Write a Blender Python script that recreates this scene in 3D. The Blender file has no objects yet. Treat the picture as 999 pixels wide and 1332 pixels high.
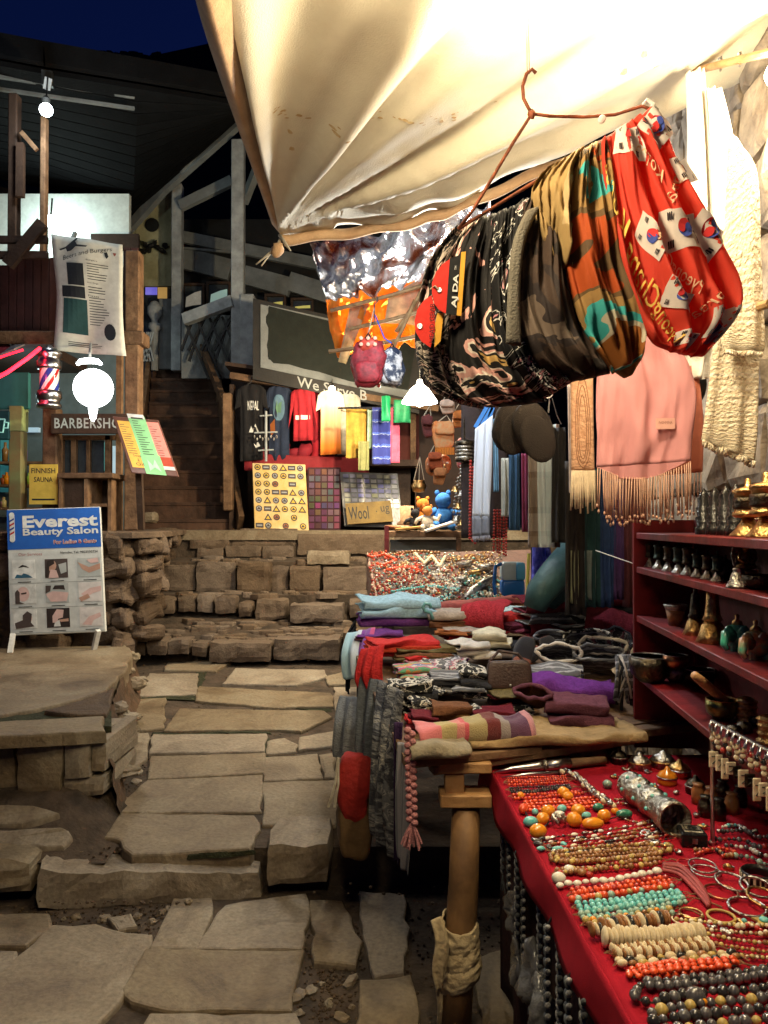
import bpy, math, random
from mathutils import Vector, Matrix, Euler, noise
random.seed(7)
SC = bpy.context.scene; COL = SC.collection
R = math.radians; PI = math.pi; sin = math.sin; cos = math.cos
V3 = Vector
# ---------------- camera, sky, exposure, area lamps
F = 1000.0; PITCH = R(0.8); CAMZ = 1.6
cd = bpy.data.cameras.new('camera'); cam = bpy.data.objects.new('camera', cd); COL.objects.link(cam)
cd.sensor_fit = 'VERTICAL'; cd.sensor_height = 36; cd.lens = 36*F/1332; cd.clip_end = 2000; cd.clip_start = .02
cam.location = (0, 0, CAMZ); cam.rotation_euler = (R(90)+PITCH, 0, 0); SC.camera = cam
W = bpy.data.worlds.new('World'); SC.world = W; W.use_nodes = True
wn = W.node_tree.nodes; wl = W.node_tree.links
sky = wn.new('ShaderNodeTexSky'); sky.sky_type = 'NISHITA'; sky.sun_disc = False
sky.sun_elevation = R(-1.1); sky.ozone_density = 6; sky.sun_rotation = R(200)
wl.new(sky.outputs[0], wn['Background'].inputs[0]); wn['Background'].inputs[1].default_value = 0.14
SC.view_settings.view_transform = 'Standard'; SC.view_settings.look = 'None'
SC.view_settings.exposure = 0.15; SC.view_settings.gamma = 1
SC.cycles.max_bounces = 6; SC.cycles.diffuse_bounces = 3; SC.cycles.glossy_bounces = 3
SC.cycles.transmission_bounces = 4; SC.cycles.use_denoising = True
SC.cycles.sample_clamp_indirect = 4
WARM = (1, .74, .42); NEUT = (1, .9, .72); COOL = (.72, .9, 1)
def bulb_light(p, power, col, r=.05):
    l = bpy.data.lights.new('bulb_light', 'POINT'); l.energy = power; l.color = col; l.shadow_soft_size = r
    o = bpy.data.objects.new('bulb_light', l); COL.objects.link(o); o.location = p; return o
# ---------------- placing helpers: a point of the place from its direction and distance
def P(x, y, d):
    u = (x-499.5)/F; v = (666-y)/F; c, s = cos(PITCH), sin(PITCH)
    k = d/(c-v*s)
    return V3((u*k, d, CAMZ+(s+v*c)*k))
def zpath(y):
    if y < 3.27: return 0
    if y < 6.6: return .15+(y-3.27)*.084
    if y < 7.2: return .575+(y-6.6)*.32
    if y < 7.6: return .94
    if y < 8.0: return 1.22+(y-7.6)*.1
    return 1.5
def G(x, y, z):                      # where the sight line meets height z
    a = P(x, y, 1); t = (z-CAMZ)/(a.z-CAMZ); return V3((a.x*t, t, z))
def GP(x, y, dz=0):                  # where it meets the path
    d = 3.0
    for _ in range(40):
        p = G(x, y, zpath(d)+dz); d = .5*d+.5*p.y
    return G(x, y, zpath(d)+dz)
# ---------------- mesh builder
class MB:
    def __init__(s): s.v = []; s.f = []; s.m = []; s.u = []
    def add(s, vs, fs, m=0, uv=None):
        b = len(s.v); s.v += [V3(p) for p in vs]; s.u += uv if uv else [(p[0]+p[1]*.3, p[2]+p[1]) for p in vs]
        s.f += [tuple(b+i for i in f) for f in fs]; s.m += [m]*len(fs); return s
    def box(s, c, sz, rot=None, m=0):
        M = rot if isinstance(rot, Matrix) else (Euler(rot).to_matrix() if rot else Matrix.Identity(3))
        h = V3(sz)/2; c = V3(c)
        vs = [c+M@V3((h.x*i, h.y*j, h.z*k)) for i in (-1, 1) for j in (-1, 1) for k in (-1, 1)]
        return s.add(vs, [(0,1,3,2), (4,6,7,5), (0,4,5,1), (2,3,7,6), (0,2,6,4), (1,5,7,3)], m)
    def beam(s, p, q, w, h, m=0, up=(0, 0, 1)):
        p = V3(p); q = V3(q); a = q-p; L = a.length; a.normalize()
        u = V3(up)
        if abs(a.dot(u)) > .95: u = V3((0, 1, 0))
        x = a.cross(u).normalized(); z = x.cross(a)
        return s.box((p+q)/2, (w, L, h), Matrix((x, a, z)).transposed(), m)
    def tube(s, pts, r, n=8, m=0, closed=False, flat=1):
        pts = [V3(p) for p in pts]; N = len(pts); rr = r if isinstance(r, (list, tuple)) else [r]*N
        vs = []; fs = []; prev = None
        for i, p in enumerate(pts):
            if closed: t = pts[(i+1) % N]-pts[i-1]
            else: t = pts[min(i+1, N-1)]-pts[max(i-1, 0)]
            t.normalize()
            if prev is None:
                a = V3((0, 0, 1)) if abs(t.z) < .9 else V3((1, 0, 0)); x = t.cross(a).normalized()
            else:
                x = (prev-t*prev.dot(t)).normalized()
            prev = x; y = t.cross(x)
            vs += [p+(x*cos(2*PI*k/n)+y*sin(2*PI*k/n)*flat)*rr[i] for k in range(n)]
        for i in range(N if closed else N-1):
            j = (i+1) % N
            fs += [(i*n+k, i*n+(k+1) % n, j*n+(k+1) % n, j*n+k) for k in range(n)]
        if not closed: fs += [tuple(range(n))[::-1], tuple(range((N-1)*n, N*n))]
        return s.add(vs, fs, m)
    def lathe(s, prof, c, n=16, rot=None, m=0, cap=True):
        M = Euler(rot).to_matrix() if rot else Matrix.Identity(3); c = V3(c); vs = []; fs = []; N = len(prof)
        for r, z in prof: vs += [c+M@V3((r*cos(2*PI*k/n), r*sin(2*PI*k/n), z)) for k in range(n)]
        for i in range(N-1): fs += [(i*n+k, i*n+(k+1) % n, (i+1)*n+(k+1) % n, (i+1)*n+k) for k in range(n)]
        if cap: fs += [tuple(range(n))[::-1], tuple(range((N-1)*n, N*n))]
        return s.add(vs, fs, m)
    def ell(s, c, r, rot=None, m=0, a=8, b=5, lump=0, seed=0):
        M = rot if isinstance(rot, Matrix) else (Euler(rot).to_matrix() if rot else Matrix.Identity(3)); c = V3(c); r = V3(r) if hasattr(r, '__len__') else V3((r, r, r))
        vs = []; fs = []
        for i in range(b+1):
            t = PI*(i+.0)/b
            for k in range(a):
                q = V3((sin(t)*cos(2*PI*k/a), sin(t)*sin(2*PI*k/a), cos(t)))
                if lump: q = q*(1+lump*noise.noise(q*1.7+V3((seed, seed*.7, 0))))
                vs.append(c+M@V3((q.x*r.x, q.y*r.y, q.z*r.z)))
        for i in range(b): fs += [(i*a+k, (i+1)*a+k, (i+1)*a+(k+1) % a, i*a+(k+1) % a) for k in range(a)]
        return s.add(vs, fs, m)
    def soft(s, c, sz, rot=None, m=0, e=.35, a=20, b=10, lump=.06, seed=0, fr=6):   # a soft rounded block
        M = Euler(rot).to_matrix() if rot else Matrix.Identity(3); c = V3(c); vs = []; fs = []; uv = []
        pw = lambda q, k: math.copysign(abs(q)**k, q)
        for i in range(b+1):
            t = PI*i/b-PI/2
            for k in range(a):
                g = 2*PI*k/a
                q = V3((pw(cos(t), e)*pw(cos(g), e), pw(cos(t), e)*pw(sin(g), e), pw(sin(t), e*1.6)))
                p = V3((q.x*sz[0]/2, q.y*sz[1]/2, q.z*sz[2]/2))
                n_ = noise.noise(p*fr+V3((seed*3.1, seed, 0)))+.4*noise.noise(p*fr*2.7+V3((seed, seed*1.7, 5)))
                p = p+q.normalized()*n_*lump*max(sz[2], .03)
                vs.append(c+M@p); uv.append((p.x+.5*p.z, p.y+p.z))
        for i in range(b): fs += [(i*a+k, i*a+(k+1) % a, (i+1)*a+(k+1) % a, (i+1)*a+k) for k in range(a)]
        return s.add(vs, fs, m, uv)
    def sheet(s, fn, nu, nv, th=.004, m=0, uvs=(1, 1), back=None):   # fn(u, v) -> point, unit normal
        vs = []; bs = []; uv = []
        for j in range(nv+1):
            for i in range(nu+1):
                u, v = i/nu, j/nv; p, n = fn(u, v); vs.append(p)
                bs.append(back(u, v) if back else p-n*th); uv.append((u*uvs[0], v*uvs[1]))
        w = nu+1; N = len(vs); q = lambda i, j: j*w+i; fs = []
        for j in range(nv):
            for i in range(nu):
                fs.append((q(i, j), q(i+1, j), q(i+1, j+1), q(i, j+1)))
                fs.append((N+q(i, j), N+q(i, j+1), N+q(i+1, j+1), N+q(i+1, j)))
        for i in range(nu):
            fs += [(q(i+1, 0), q(i, 0), N+q(i, 0), N+q(i+1, 0)), (q(i, nv), q(i+1, nv), N+q(i+1, nv), N+q(i, nv))]
        for j in range(nv):
            fs += [(q(0, j), q(0, j+1), N+q(0, j+1), N+q(0, j)), (q(nu, j+1), q(nu, j), N+q(nu, j), N+q(nu, j+1))]
        return s.add(vs+bs, fs, m, uv+uv)
    def grid(s, fn, nu, nv, m=0, uvs=(1, 1)):
        vs = []; uv = []
        for j in range(nv+1):
            for i in range(nu+1): vs.append(fn(i/nu, j/nv)); uv.append((i/nu*uvs[0], j/nv*uvs[1]))
        w = nu+1
        return s.add(vs, [(j*w+i, j*w+i+1, (j+1)*w+i+1, (j+1)*w+i) for j in range(nv) for i in range(nu)], m, uv)
    def prism(s, pts, vec, m=0):
        n = len(pts); vec = V3(vec); pts = [V3(p) for p in pts]
        return s.add(pts+[p+vec for p in pts], [tuple(range(n))[::-1], tuple(range(n, 2*n))]+[(i, (i+1) % n, n+(i+1) % n, n+i) for i in range(n)], m)
    def build(s, name, mats, parent=None, loc=None, smooth=False, bevel=0, seg=1):
        me = bpy.data.meshes.new(name)
        off = ROOT.get(parent.name, V3()) if parent else V3(loc) if loc is not None else V3()
        me.from_pydata([p-off for p in s.v], [], s.f)
        for x in (mats if isinstance(mats, (list, tuple)) else [mats]): me.materials.append(x)
        if any(s.m): me.polygons.foreach_set('material_index', s.m)
        ul = me.uv_layers.new(name='uv')
        li = [0]*len(me.loops); me.loops.foreach_get('vertex_index', li)
        fl = [0.0]*(2*len(li))
        for k, i in enumerate(li): fl[2*k], fl[2*k+1] = s.u[i]
        ul.data.foreach_set('uv', fl)
        if smooth: me.polygons.foreach_set('use_smooth', [True]*len(me.polygons))
        me.update()
        o = bpy.data.objects.new(name, me); COL.objects.link(o)
        if bevel:
            b = o.modifiers.new('bevel', 'BEVEL'); b.width = bevel; b.segments = seg; b.limit_method = 'ANGLE'
        if parent: o.parent = parent
        elif loc is not None: o.location = loc
        ROOT[o.name] = off
        return o
ROOT = {}
def tag(o, label=None, cat=None, group=None, kind=None):
    for k, x in (('label', label), ('category', cat), ('group', group), ('kind', kind)):
        if x: o[k] = x
    return o
def T(name, label, cat, loc, group=None):
    o = bpy.data.objects.new(name, None); COL.objects.link(o); o.location = loc; o.empty_display_size = .05
    ROOT[o.name] = V3(loc); return tag(o, label, cat, group)
def dup(root, loc, rz=0, label=None, group=None, sc=None, rot=None):
    r = root.copy(); COL.objects.link(r); r.location = loc; r.rotation_euler = rot if rot else (0, 0, rz)
    if sc: r.scale = (sc, sc, sc)
    ROOT[r.name] = V3(loc); tag(r, label, None, group)
    def kids(a, b):
        for ch in list(a.children):
            c = ch.copy(); COL.objects.link(c); c.parent = b; kids(ch, c)
    kids(root, r); return r
# ---------------- material helpers
def hexc(c):
    if isinstance(c, str):
        c = [int(c[i:i+2], 16)/255 for i in (0, 2, 4)]
        c = [x/12.92 if x <= .04045 else ((x+.055)/1.055)**2.4 for x in c]
    return (c[0], c[1], c[2], 1)
def newmat(name):
    m = bpy.data.materials.new(name); m.use_nodes = True
    return m, m.node_tree.nodes, m.node_tree.links, m.node_tree.nodes['Principled BSDF']
def ramp(n, stops, const=False):
    r = n.new('ShaderNodeValToRGB'); e = r.color_ramp.elements
    if const: r.color_ramp.interpolation = 'CONSTANT'
    while len(e) < len(stops): e.new(1)
    for k, (p, c) in enumerate(stops): e[k].position = p; e[k].color = hexc(c)
    return r
def finish(n, l, b, src, bump, bscale, coord, wave=False):
    if not bump: return
    t = n.new('ShaderNodeTexWave' if wave else 'ShaderNodeTexNoise'); t.inputs['Scale'].default_value = bscale
    if wave: t.inputs['Distortion'].default_value = 1.5; t.bands_direction = 'DIAGONAL'
    else: t.inputs['Detail'].default_value = 6
    l.new(coord, t.inputs['Vector']); bp = n.new('ShaderNodeBump'); bp.inputs['Strength'].default_value = bump
    bp.inputs['Distance'].default_value = .02
    l.new(t.outputs[0], bp.inputs['Height']); l.new(bp.outputs[0], b.inputs['Normal'])
def mat(name, c, rough=.8, metal=0, c2=None, ns=12, bump=.15, bs=50, spec=.3, em=0, ec=None, tl=0, coat=0, lo=.35, hi=.65, uv=False, wave=False, tr=0, inst=0):
    m, n, l, b = newmat(name); tc = n.new('ShaderNodeTexCoord'); co = tc.outputs['UV' if uv else 'Object']
    c = hexc(c); c2 = hexc(c2) if c2 else tuple(x*.62 for x in c[:3])+(1,)
    t = n.new('ShaderNodeTexNoise'); t.inputs['Scale'].default_value = ns; t.inputs['Detail'].default_value = 8; t.inputs['Roughness'].default_value = .65
    l.new(co, t.inputs['Vector']); r = ramp(n, [(lo, c2[:3]), (hi, c[:3])]); l.new(t.outputs[0], r.inputs[0])
    src = r.outputs[0]
    if inst:                                           # each stone or board a tone of its own
        oi = n.new('ShaderNodeObjectInfo'); hs = n.new('ShaderNodeHueSaturation'); mp = n.new('ShaderNodeMapRange')
        mp.inputs['To Min'].default_value = 1-inst; mp.inputs['To Max'].default_value = 1+inst
        l.new(oi.outputs['Random'], mp.inputs[0]); l.new(mp.outputs[0], hs.inputs['Value']); l.new(src, hs.inputs['Color']); src = hs.outputs[0]
    l.new(src, b.inputs['Base Color'])
    b.inputs['Roughness'].default_value = rough; b.inputs['Metallic'].default_value = metal
    b.inputs['Specular IOR Level'].default_value = spec
    if coat: b.inputs['Coat Weight'].default_value = coat; b.inputs['Coat Roughness'].default_value = .1
    if em: b.inputs['Emission Color'].default_value = hexc(ec) if ec else c; b.inputs['Emission Strength'].default_value = em
    if tr: b.inputs['Transmission Weight'].default_value = tr
    finish(n, l, b, src, bump, bs, co, wave)
    if tl:
        tn = n.new('ShaderNodeBsdfTranslucent'); l.new(src, tn.inputs[0]); mx = n.new('ShaderNodeMixShader'); mx.inputs[0].default_value = tl
        l.new(b.outputs[0], mx.inputs[1]); l.new(tn.outputs[0], mx.inputs[2]); l.new(mx.outputs[0], n['Material Output'].inputs[0])
    return m
def stripes(name, stops, axis=0, scale=5, rough=.9, bump=.25, bs=400, cross=None, wob=0, tl=0):   # woven bands; cross = a second set for plaid
    m, n, l, b = newmat(name); tc = n.new('ShaderNodeTexCoord'); sp = n.new('ShaderNodeSeparateXYZ'); co = tc.outputs['UV']
    l.new(co, sp.inputs[0])
    def band(ax, st, sc):
        mu = n.new('ShaderNodeMath'); mu.operation = 'MULTIPLY'; mu.inputs[1].default_value = sc; l.new(sp.outputs[ax], mu.inputs[0]); s_ = mu.outputs[0]
        if wob:
            nz = n.new('ShaderNodeTexNoise'); nz.inputs['Scale'].default_value = 40; l.new(co, nz.inputs['Vector'])
            ma = n.new('ShaderNodeMath'); ma.operation = 'MULTIPLY_ADD'; ma.inputs[1].default_value = wob; l.new(nz.outputs[0], ma.inputs[0]); l.new(s_, ma.inputs[2]); s_ = ma.outputs[0]
        fr = n.new('ShaderNodeMath'); fr.operation = 'FRACT'; l.new(s_, fr.inputs[0])
        r = ramp(n, st, True); l.new(fr.outputs[0], r.inputs[0]); return r.outputs[0]
    src = band(axis, stops, scale)
    if cross:
        mx = n.new('ShaderNodeMix'); mx.data_type = 'RGBA'; mx.inputs[0].default_value = .5
        l.new(src, mx.inputs[6]); l.new(band(1-axis, cross[0], cross[1]), mx.inputs[7]); src = mx.outputs[2]
    l.new(src, b.inputs['Base Color']); b.inputs['Roughness'].default_value = rough; b.inputs['Specular IOR Level'].default_value = .15
    b.inputs['Sheen Weight'].default_value = .2
    finish(n, l, b, src, bump, bs, co)
    if tl:
        tn = n.new('ShaderNodeBsdfTranslucent'); l.new(src, tn.inputs[0]); ms = n.new('ShaderNodeMixShader'); ms.inputs[0].default_value = tl
        l.new(b.outputs[0], ms.inputs[1]); l.new(tn.outputs[0], ms.inputs[2]); l.new(ms.outputs[0], n['Material Output'].inputs[0])
    return m
def blotch(name, stops, scale=12, dist=1.5, rough=.75, bump=.1, bs=300, detail=3, off=0, tl=0):      # printed blotches in flat colours
    m, n, l, b = newmat(name); tc = n.new('ShaderNodeTexCoord'); mp = n.new('ShaderNodeMapping'); mp.inputs['Location'].default_value = (off, off*.7, off*.3)
    l.new(tc.outputs['UV'], mp.inputs[0]); t = n.new('ShaderNodeTexNoise'); t.inputs['Scale'].default_value = scale; t.inputs['Detail'].default_value = detail
    t.inputs['Distortion'].default_value = dist; l.new(mp.outputs[0], t.inputs['Vector']); r = ramp(n, stops, True); l.new(t.outputs[0], r.inputs[0])
    l.new(r.outputs[0], b.inputs['Base Color']); b.inputs['Roughness'].default_value = rough; b.inputs['Specular IOR Level'].default_value = .2
    finish(n, l, b, None, bump, bs, tc.outputs['UV'])
    if tl:
        tn = n.new('ShaderNodeBsdfTranslucent'); l.new(r.outputs[0], tn.inputs[0]); ms = n.new('ShaderNodeMixShader'); ms.inputs[0].default_value = tl
        l.new(b.outputs[0], ms.inputs[1]); l.new(tn.outputs[0], ms.inputs[2]); l.new(ms.outputs[0], n['Material Output'].inputs[0])
    return m
# ---------------- cloth hung between two edges, with folds and thickness
def curve(pts, d):
    w = [P(p[0], p[1], p[2] if len(p) > 2 else d) for p in pts]
    def f(t):
        x = t*(len(w)-1); i = min(int(x), len(w)-2); a = x-i
        p0 = w[max(i-1, 0)]; p1 = w[i]; p2 = w[i+1]; p3 = w[min(i+2, len(w)-1)]
        return .5*((2*p1)+(p2-p0)*a+(2*p0-5*p1+4*p2-p3)*a*a+(3*p1-p0-3*p2+p3)*a**3)
    return f
def surf(L, Rr, d, amp=.01, k=4, puff=0, ph=0, flare=.5, drift=.2, rough_=.0):
    fl = curve(L, d); fr = curve(Rr, d); N = (fr(.5)-fl(.5)).cross(fl(1)-fl(0)).normalized()
    if N.y > 0: N = -N
    Wd = (fr(.5)-fl(.5)).length; H = (fl(1)-fl(0)).length
    def base(u, v): return fl(v).lerp(fr(v), u)
    def off(u, v):
        o = amp*(flare+(1-flare)*v)*(sin(2*PI*(k*u+ph+drift*sin(3*v+ph)))+.45*sin(2*PI*(k*1.7*u+ph*2.3+drift*v)))
        if rough_: o += rough_*(noise.noise(V3((u*5+ph*9, v*6, ph)))+1.3*(.5-abs(noise.noise(V3((u*9+v*2+ph*5, v*2.2-u, ph*3))))*2)+.5*noise.noise(V3((u*17, v*5+u*4, ph))))
        return o
    def S(u, v):
        pf = puff*max(0, sin(PI*min(max(u, 0), 1)))**.5*max(0, sin(PI*min(max(v*.94+.03, 0), 1)))**.5 if puff else 0
        return base(u, v)+N*(off(u, v)+pf), N
    def B(u, v):
        pf = puff*max(0, sin(PI*u))**.5*max(0, sin(PI*(v*.94+.03)))**.5 if puff else 0
        return base(u, v)+N*(off(u, v)*(.2 if puff else 1)-pf-.003)
    S.W = Wd; S.H = H; S.B = B; S.N = N
    return S
def cloth(name, m, L, Rr, d, parent=None, nu=28, nv=24, label=None, cat=None, group=None, **kw):
    S = surf(L, Rr, d, **kw); mb = MB().sheet(S, nu, nv, uvs=(S.W, S.H), back=S.B)
    o = mb.build(name, m, parent, None if parent else S(.5, 1)[0], smooth=True)
    if label: tag(o, label, cat, group)
    return o, S
def fringe(S, m, n, length, r=.0035, parent=None, knot=True, v=1.0, name='fringe'):
    mb = MB()
    for i in range(n):
        p = S((i+.5)/n, v)[0]; q = p+V3((random.uniform(-.006, .006), random.uniform(-.006, .006), -length*random.uniform(.8, 1.1)))
        mb.tube([p, (p+q)/2, q], [r*.75, r, r*.8], 5)
        if knot: mb.ell(q, (r*1.7, r*1.7, r*3), None, 0, 6, 4)
    return mb.build(name, m, parent, smooth=True)
def text_polys(body, size=1.0, shear=0, spacing=1.0, bold=0):
    cu = bpy.data.curves.new('lettering', 'FONT'); cu.body = body; cu.size = size; cu.shear = shear; cu.space_character = spacing
    cu.align_x = 'CENTER'; cu.align_y = 'CENTER'; cu.resolution_u = 2; cu.offset = bold
    o = bpy.data.objects.new('lettering', cu); COL.objects.link(o)
    me = bpy.data.meshes.new_from_object(o)
    vs = [(v.co.x, v.co.y) for v in me.vertices]; fs = [tuple(p.vertices) for p in me.polygons]
    bpy.data.objects.remove(o); bpy.data.curves.remove(cu); bpy.data.meshes.remove(me)
    return vs, fs
class Panel:                       # a flat face: origin at its top left, U across, V down
    def __init__(s, o, U, Vv):
        s.o = V3(o); s.U = V3(U); s.V = V3(Vv); s.w = s.U.length; s.h = s.V.length; s.N = s.U.cross(s.V).normalized()
        if s.N.y > 0: s.N = -s.N
    def pt(s, u, v, h=0): return s.o+s.U*u+s.V*v+s.N*h
    def rect(s, mb, u0, v0, u1, v1, h=.001, m=0):
        return mb.add([s.pt(u0, v0, h), s.pt(u1, v0, h), s.pt(u1, v1, h), s.pt(u0, v1, h)], [(0, 1, 2, 3)], m, [(0, 0), (1, 0), (1, 1), (0, 1)])
    def slab(s, mb, u0, v0, u1, v1, h0, h1, m=0):
        return mb.prism([s.pt(u0, v0, h0), s.pt(u1, v0, h0), s.pt(u1, v1, h0), s.pt(u0, v1, h0)], s.N*(h1-h0), m)
    def disc(s, mb, u, v, r, h=.001, m=0, n=16, ry=None):   # r in metres
        return mb.add([s.pt(u+r/s.w*cos(2*PI*k/n), v+(ry or r)/s.h*sin(2*PI*k/n), h) for k in range(n)], [tuple(range(n))], m)
    def poly(s, mb, pts, h=.001, m=0): return mb.add([s.pt(u, v, h) for u, v in pts], [tuple(range(len(pts)))], m)
    def text(s, mb, body, u, v, width=None, height=None, h=.002, m=0, rot=0, shear=0, spacing=1, bold=0):
        vs, fs = text_polys(body, 1, shear, spacing, bold); x0 = min(a for a, b in vs); x1 = max(a for a, b in vs); y0 = min(b for a, b in vs); y1 = max(b for a, b in vs)
        sx = width/(x1-x0) if width else None; sy = height/(y1-y0) if height else None
        sx = sx or sy; sy = sy or sx; c, q = cos(rot), sin(rot); out = []
        for a, b in vs:
            a = (a-(x0+x1)/2)*sx; b = (b-(y0+y1)/2)*sy; a, b = a*c-b*q, a*q+b*c
            out.append(s.pt(u+a/s.w, v-b/s.h, h))
        return mb.add(out, fs, m)
def panel_px(x0, y0, x1, y1, d, tilt=0, d2=None):
    o = P(x0, y0, d); b = P(x1, y0, d2 or d); c = P(x0, y1, d); Vv = c-o
    if tilt: Vv = V3((Vv.x, -tilt, Vv.z))
    return Panel(o, b-o, Vv)
# ================= materials
m_dirt = mat('dirt', (.075, .052, .035), .95, c2=(.028, .02, .013), ns=7, bump=.6, bs=30)
m_slab = mat('slab_stone', (.27, .23, .175), .7, c2=(.115, .095, .07), ns=5, bump=.55, bs=22, inst=.22, spec=.35, lo=.3, hi=.72)
m_rock = mat('wall_rock', (.2, .14, .088), .85, c2=(.06, .04, .026), ns=7, bump=1, bs=18, inst=.4)
m_rockw = mat('warm_wall_stone', (.36, .29, .21), .85, c2=(.16, .12, .085), ns=7, bump=.8, bs=16, inst=.2)
m_moss = mat('moss', (.03, .032, .014), 1, ns=20, bump=.8, bs=60)
m_wood = mat('old_wood', (.2, .115, .06), .75, c2=(.08, .042, .02), ns=9, bump=.35, bs=30, inst=.2)
m_woodl = mat('pale_wood', (.42, .24, .1), .65, c2=(.25, .125, .045), ns=8, bump=.25, bs=40)
m_woodd = mat('dark_wood', (.055, .03, .018), .7, ns=10, bump=.3, bs=35, inst=.25)
m_redwood = mat('red_brown_boards', (.05, .016, .012), .7, ns=10, bump=.3, bs=35, inst=.2)
m_white = mat('white_paint', (.36, .38, .38), .6, c2=(.2, .21, .21), ns=6, bump=.12, bs=30)
m_cream = mat('cream_paint', (.42, .4, .24), .7, c2=(.25, .24, .13), ns=5, bump=.1)
m_lodge = mat('lodge_wall_paint', (.2, .215, .215), .8, c2=(.11, .12, .12), ns=3, bump=.15)
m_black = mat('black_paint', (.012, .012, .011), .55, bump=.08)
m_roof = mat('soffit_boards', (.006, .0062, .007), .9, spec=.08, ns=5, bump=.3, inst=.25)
m_metal = mat('steel', (.6, .6, .6), .28, 1, ns=20, bump=.05)
m_silver = mat('tarnished_silver', (.62, .6, .55), .3, 1, c2=(.2, .18, .15), ns=45, bump=.4, bs=120)
m_brass = mat('brass', (.75, .5, .2), .3, 1, c2=(.3, .17, .06), ns=30, bump=.3, bs=110)
m_darkmetal = mat('dark_bronze', (.12, .1, .07), .35, 1, c2=(.03, .025, .02), ns=30, bump=.35, bs=90)
m_glass = mat('window_glass', (.05, .06, .07), .08, 0, spec=.6, bump=0)
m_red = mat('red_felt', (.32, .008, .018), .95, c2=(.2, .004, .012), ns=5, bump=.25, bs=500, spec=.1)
m_redpaint = mat('red_shelf_paint', (.17, .006, .009), .5, c2=(.06, .003, .004), ns=6, bump=.15, bs=25, spec=.45)
m_twhite = mat('paper_white', (.7, .7, .66), .7, bump=.03)
m_cord = mat('cord', (.5, .44, .33), .9, bump=.3)
m_rust = mat('rusty_wire', (.25, .07, .03), .6, .4, c2=(.1, .03, .015), ns=60, bump=.3)
def stone_mat(name, cols, scale, bump, inst, rough=.72):   # weathered stone: broad tones, stains, fine grit
    m, n, l, b = newmat(name); tc = n.new('ShaderNodeTexCoord'); co = tc.outputs['Object']
    a = n.new('ShaderNodeTexNoise'); a.inputs['Scale'].default_value = scale; a.inputs['Detail'].default_value = 9; a.inputs['Roughness'].default_value = .7; a.inputs['Distortion'].default_value = .6
    g = n.new('ShaderNodeTexNoise'); g.inputs['Scale'].default_value = scale*22; g.inputs['Detail'].default_value = 4
    l.new(co, a.inputs['Vector']); l.new(co, g.inputs['Vector']); r = ramp(n, [(.28, cols[0]), (.42, cols[1]), (.55, cols[2]), (.68, cols[3])]); l.new(a.outputs[0], r.inputs[0])
    r2 = ramp(n, [(.3, (.74, .74, .74)), (.62, (1.06, 1.06, 1.06))]); l.new(g.outputs[0], r2.inputs[0]); mx = n.new('ShaderNodeMix'); mx.data_type = 'RGBA'; mx.blend_type = 'MULTIPLY'; mx.inputs[0].default_value = 1
    l.new(r.outputs[0], mx.inputs[6]); l.new(r2.outputs[0], mx.inputs[7]); oi = n.new('ShaderNodeObjectInfo'); hs = n.new('ShaderNodeHueSaturation'); mp = n.new('ShaderNodeMapRange'); mp.inputs['To Min'].default_value = 1-inst; mp.inputs['To Max'].default_value = 1+inst
    mp2 = n.new('ShaderNodeMapRange'); mp2.inputs['To Min'].default_value = 1.12; mp2.inputs['To Max'].default_value = .78; l.new(oi.outputs['Random'], mp.inputs[0]); l.new(oi.outputs['Random'], mp2.inputs[0]); l.new(mp.outputs[0], hs.inputs['Value']); l.new(mp2.outputs[0], hs.inputs['Saturation']); l.new(mx.outputs[2], hs.inputs['Color']); l.new(hs.outputs[0], b.inputs['Base Color'])
    rr = ramp(n, [(.35, (rough-.2,)*3), (.65, (rough+.12,)*3)]); l.new(a.outputs[0], rr.inputs[0]); l.new(rr.outputs[0], b.inputs['Roughness']); b.inputs['Specular IOR Level'].default_value = .35
    b1 = n.new('ShaderNodeBump'); b1.inputs['Strength'].default_value = bump; b1.inputs['Distance'].default_value = .03; l.new(a.outputs[0], b1.inputs['Height']); b2 = n.new('ShaderNodeBump'); b2.inputs['Strength'].default_value = bump*.8; b2.inputs['Distance'].default_value = .006; l.new(g.outputs[0], b2.inputs['Height']); l.new(b1.outputs[0], b2.inputs['Normal']); l.new(b2.outputs[0], b.inputs['Normal'])
    return m
m_slab = stone_mat('slab_stone', [(.06, .038, .02), (.155, .112, .066), (.21, .162, .102), (.25, .21, .145)], 2.6, .55, .2)
m_rock = stone_mat('wall_rock', [(.03, .016, .008), (.07, .041, .022), (.1, .063, .035), (.13, .087, .052)], 5, 1, .4, .85)
m_stepst = stone_mat('step_rock', [(.05, .03, .017), (.1, .066, .041), (.125, .086, .055), (.15, .108, .072)], 4, .6, .16, .8)
def flat(name, c, **k): k.setdefault('bump', .05); k.setdefault('c2', tuple(x*.8 for x in hexc(c)[:3])); return mat(name, c, **k)
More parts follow.
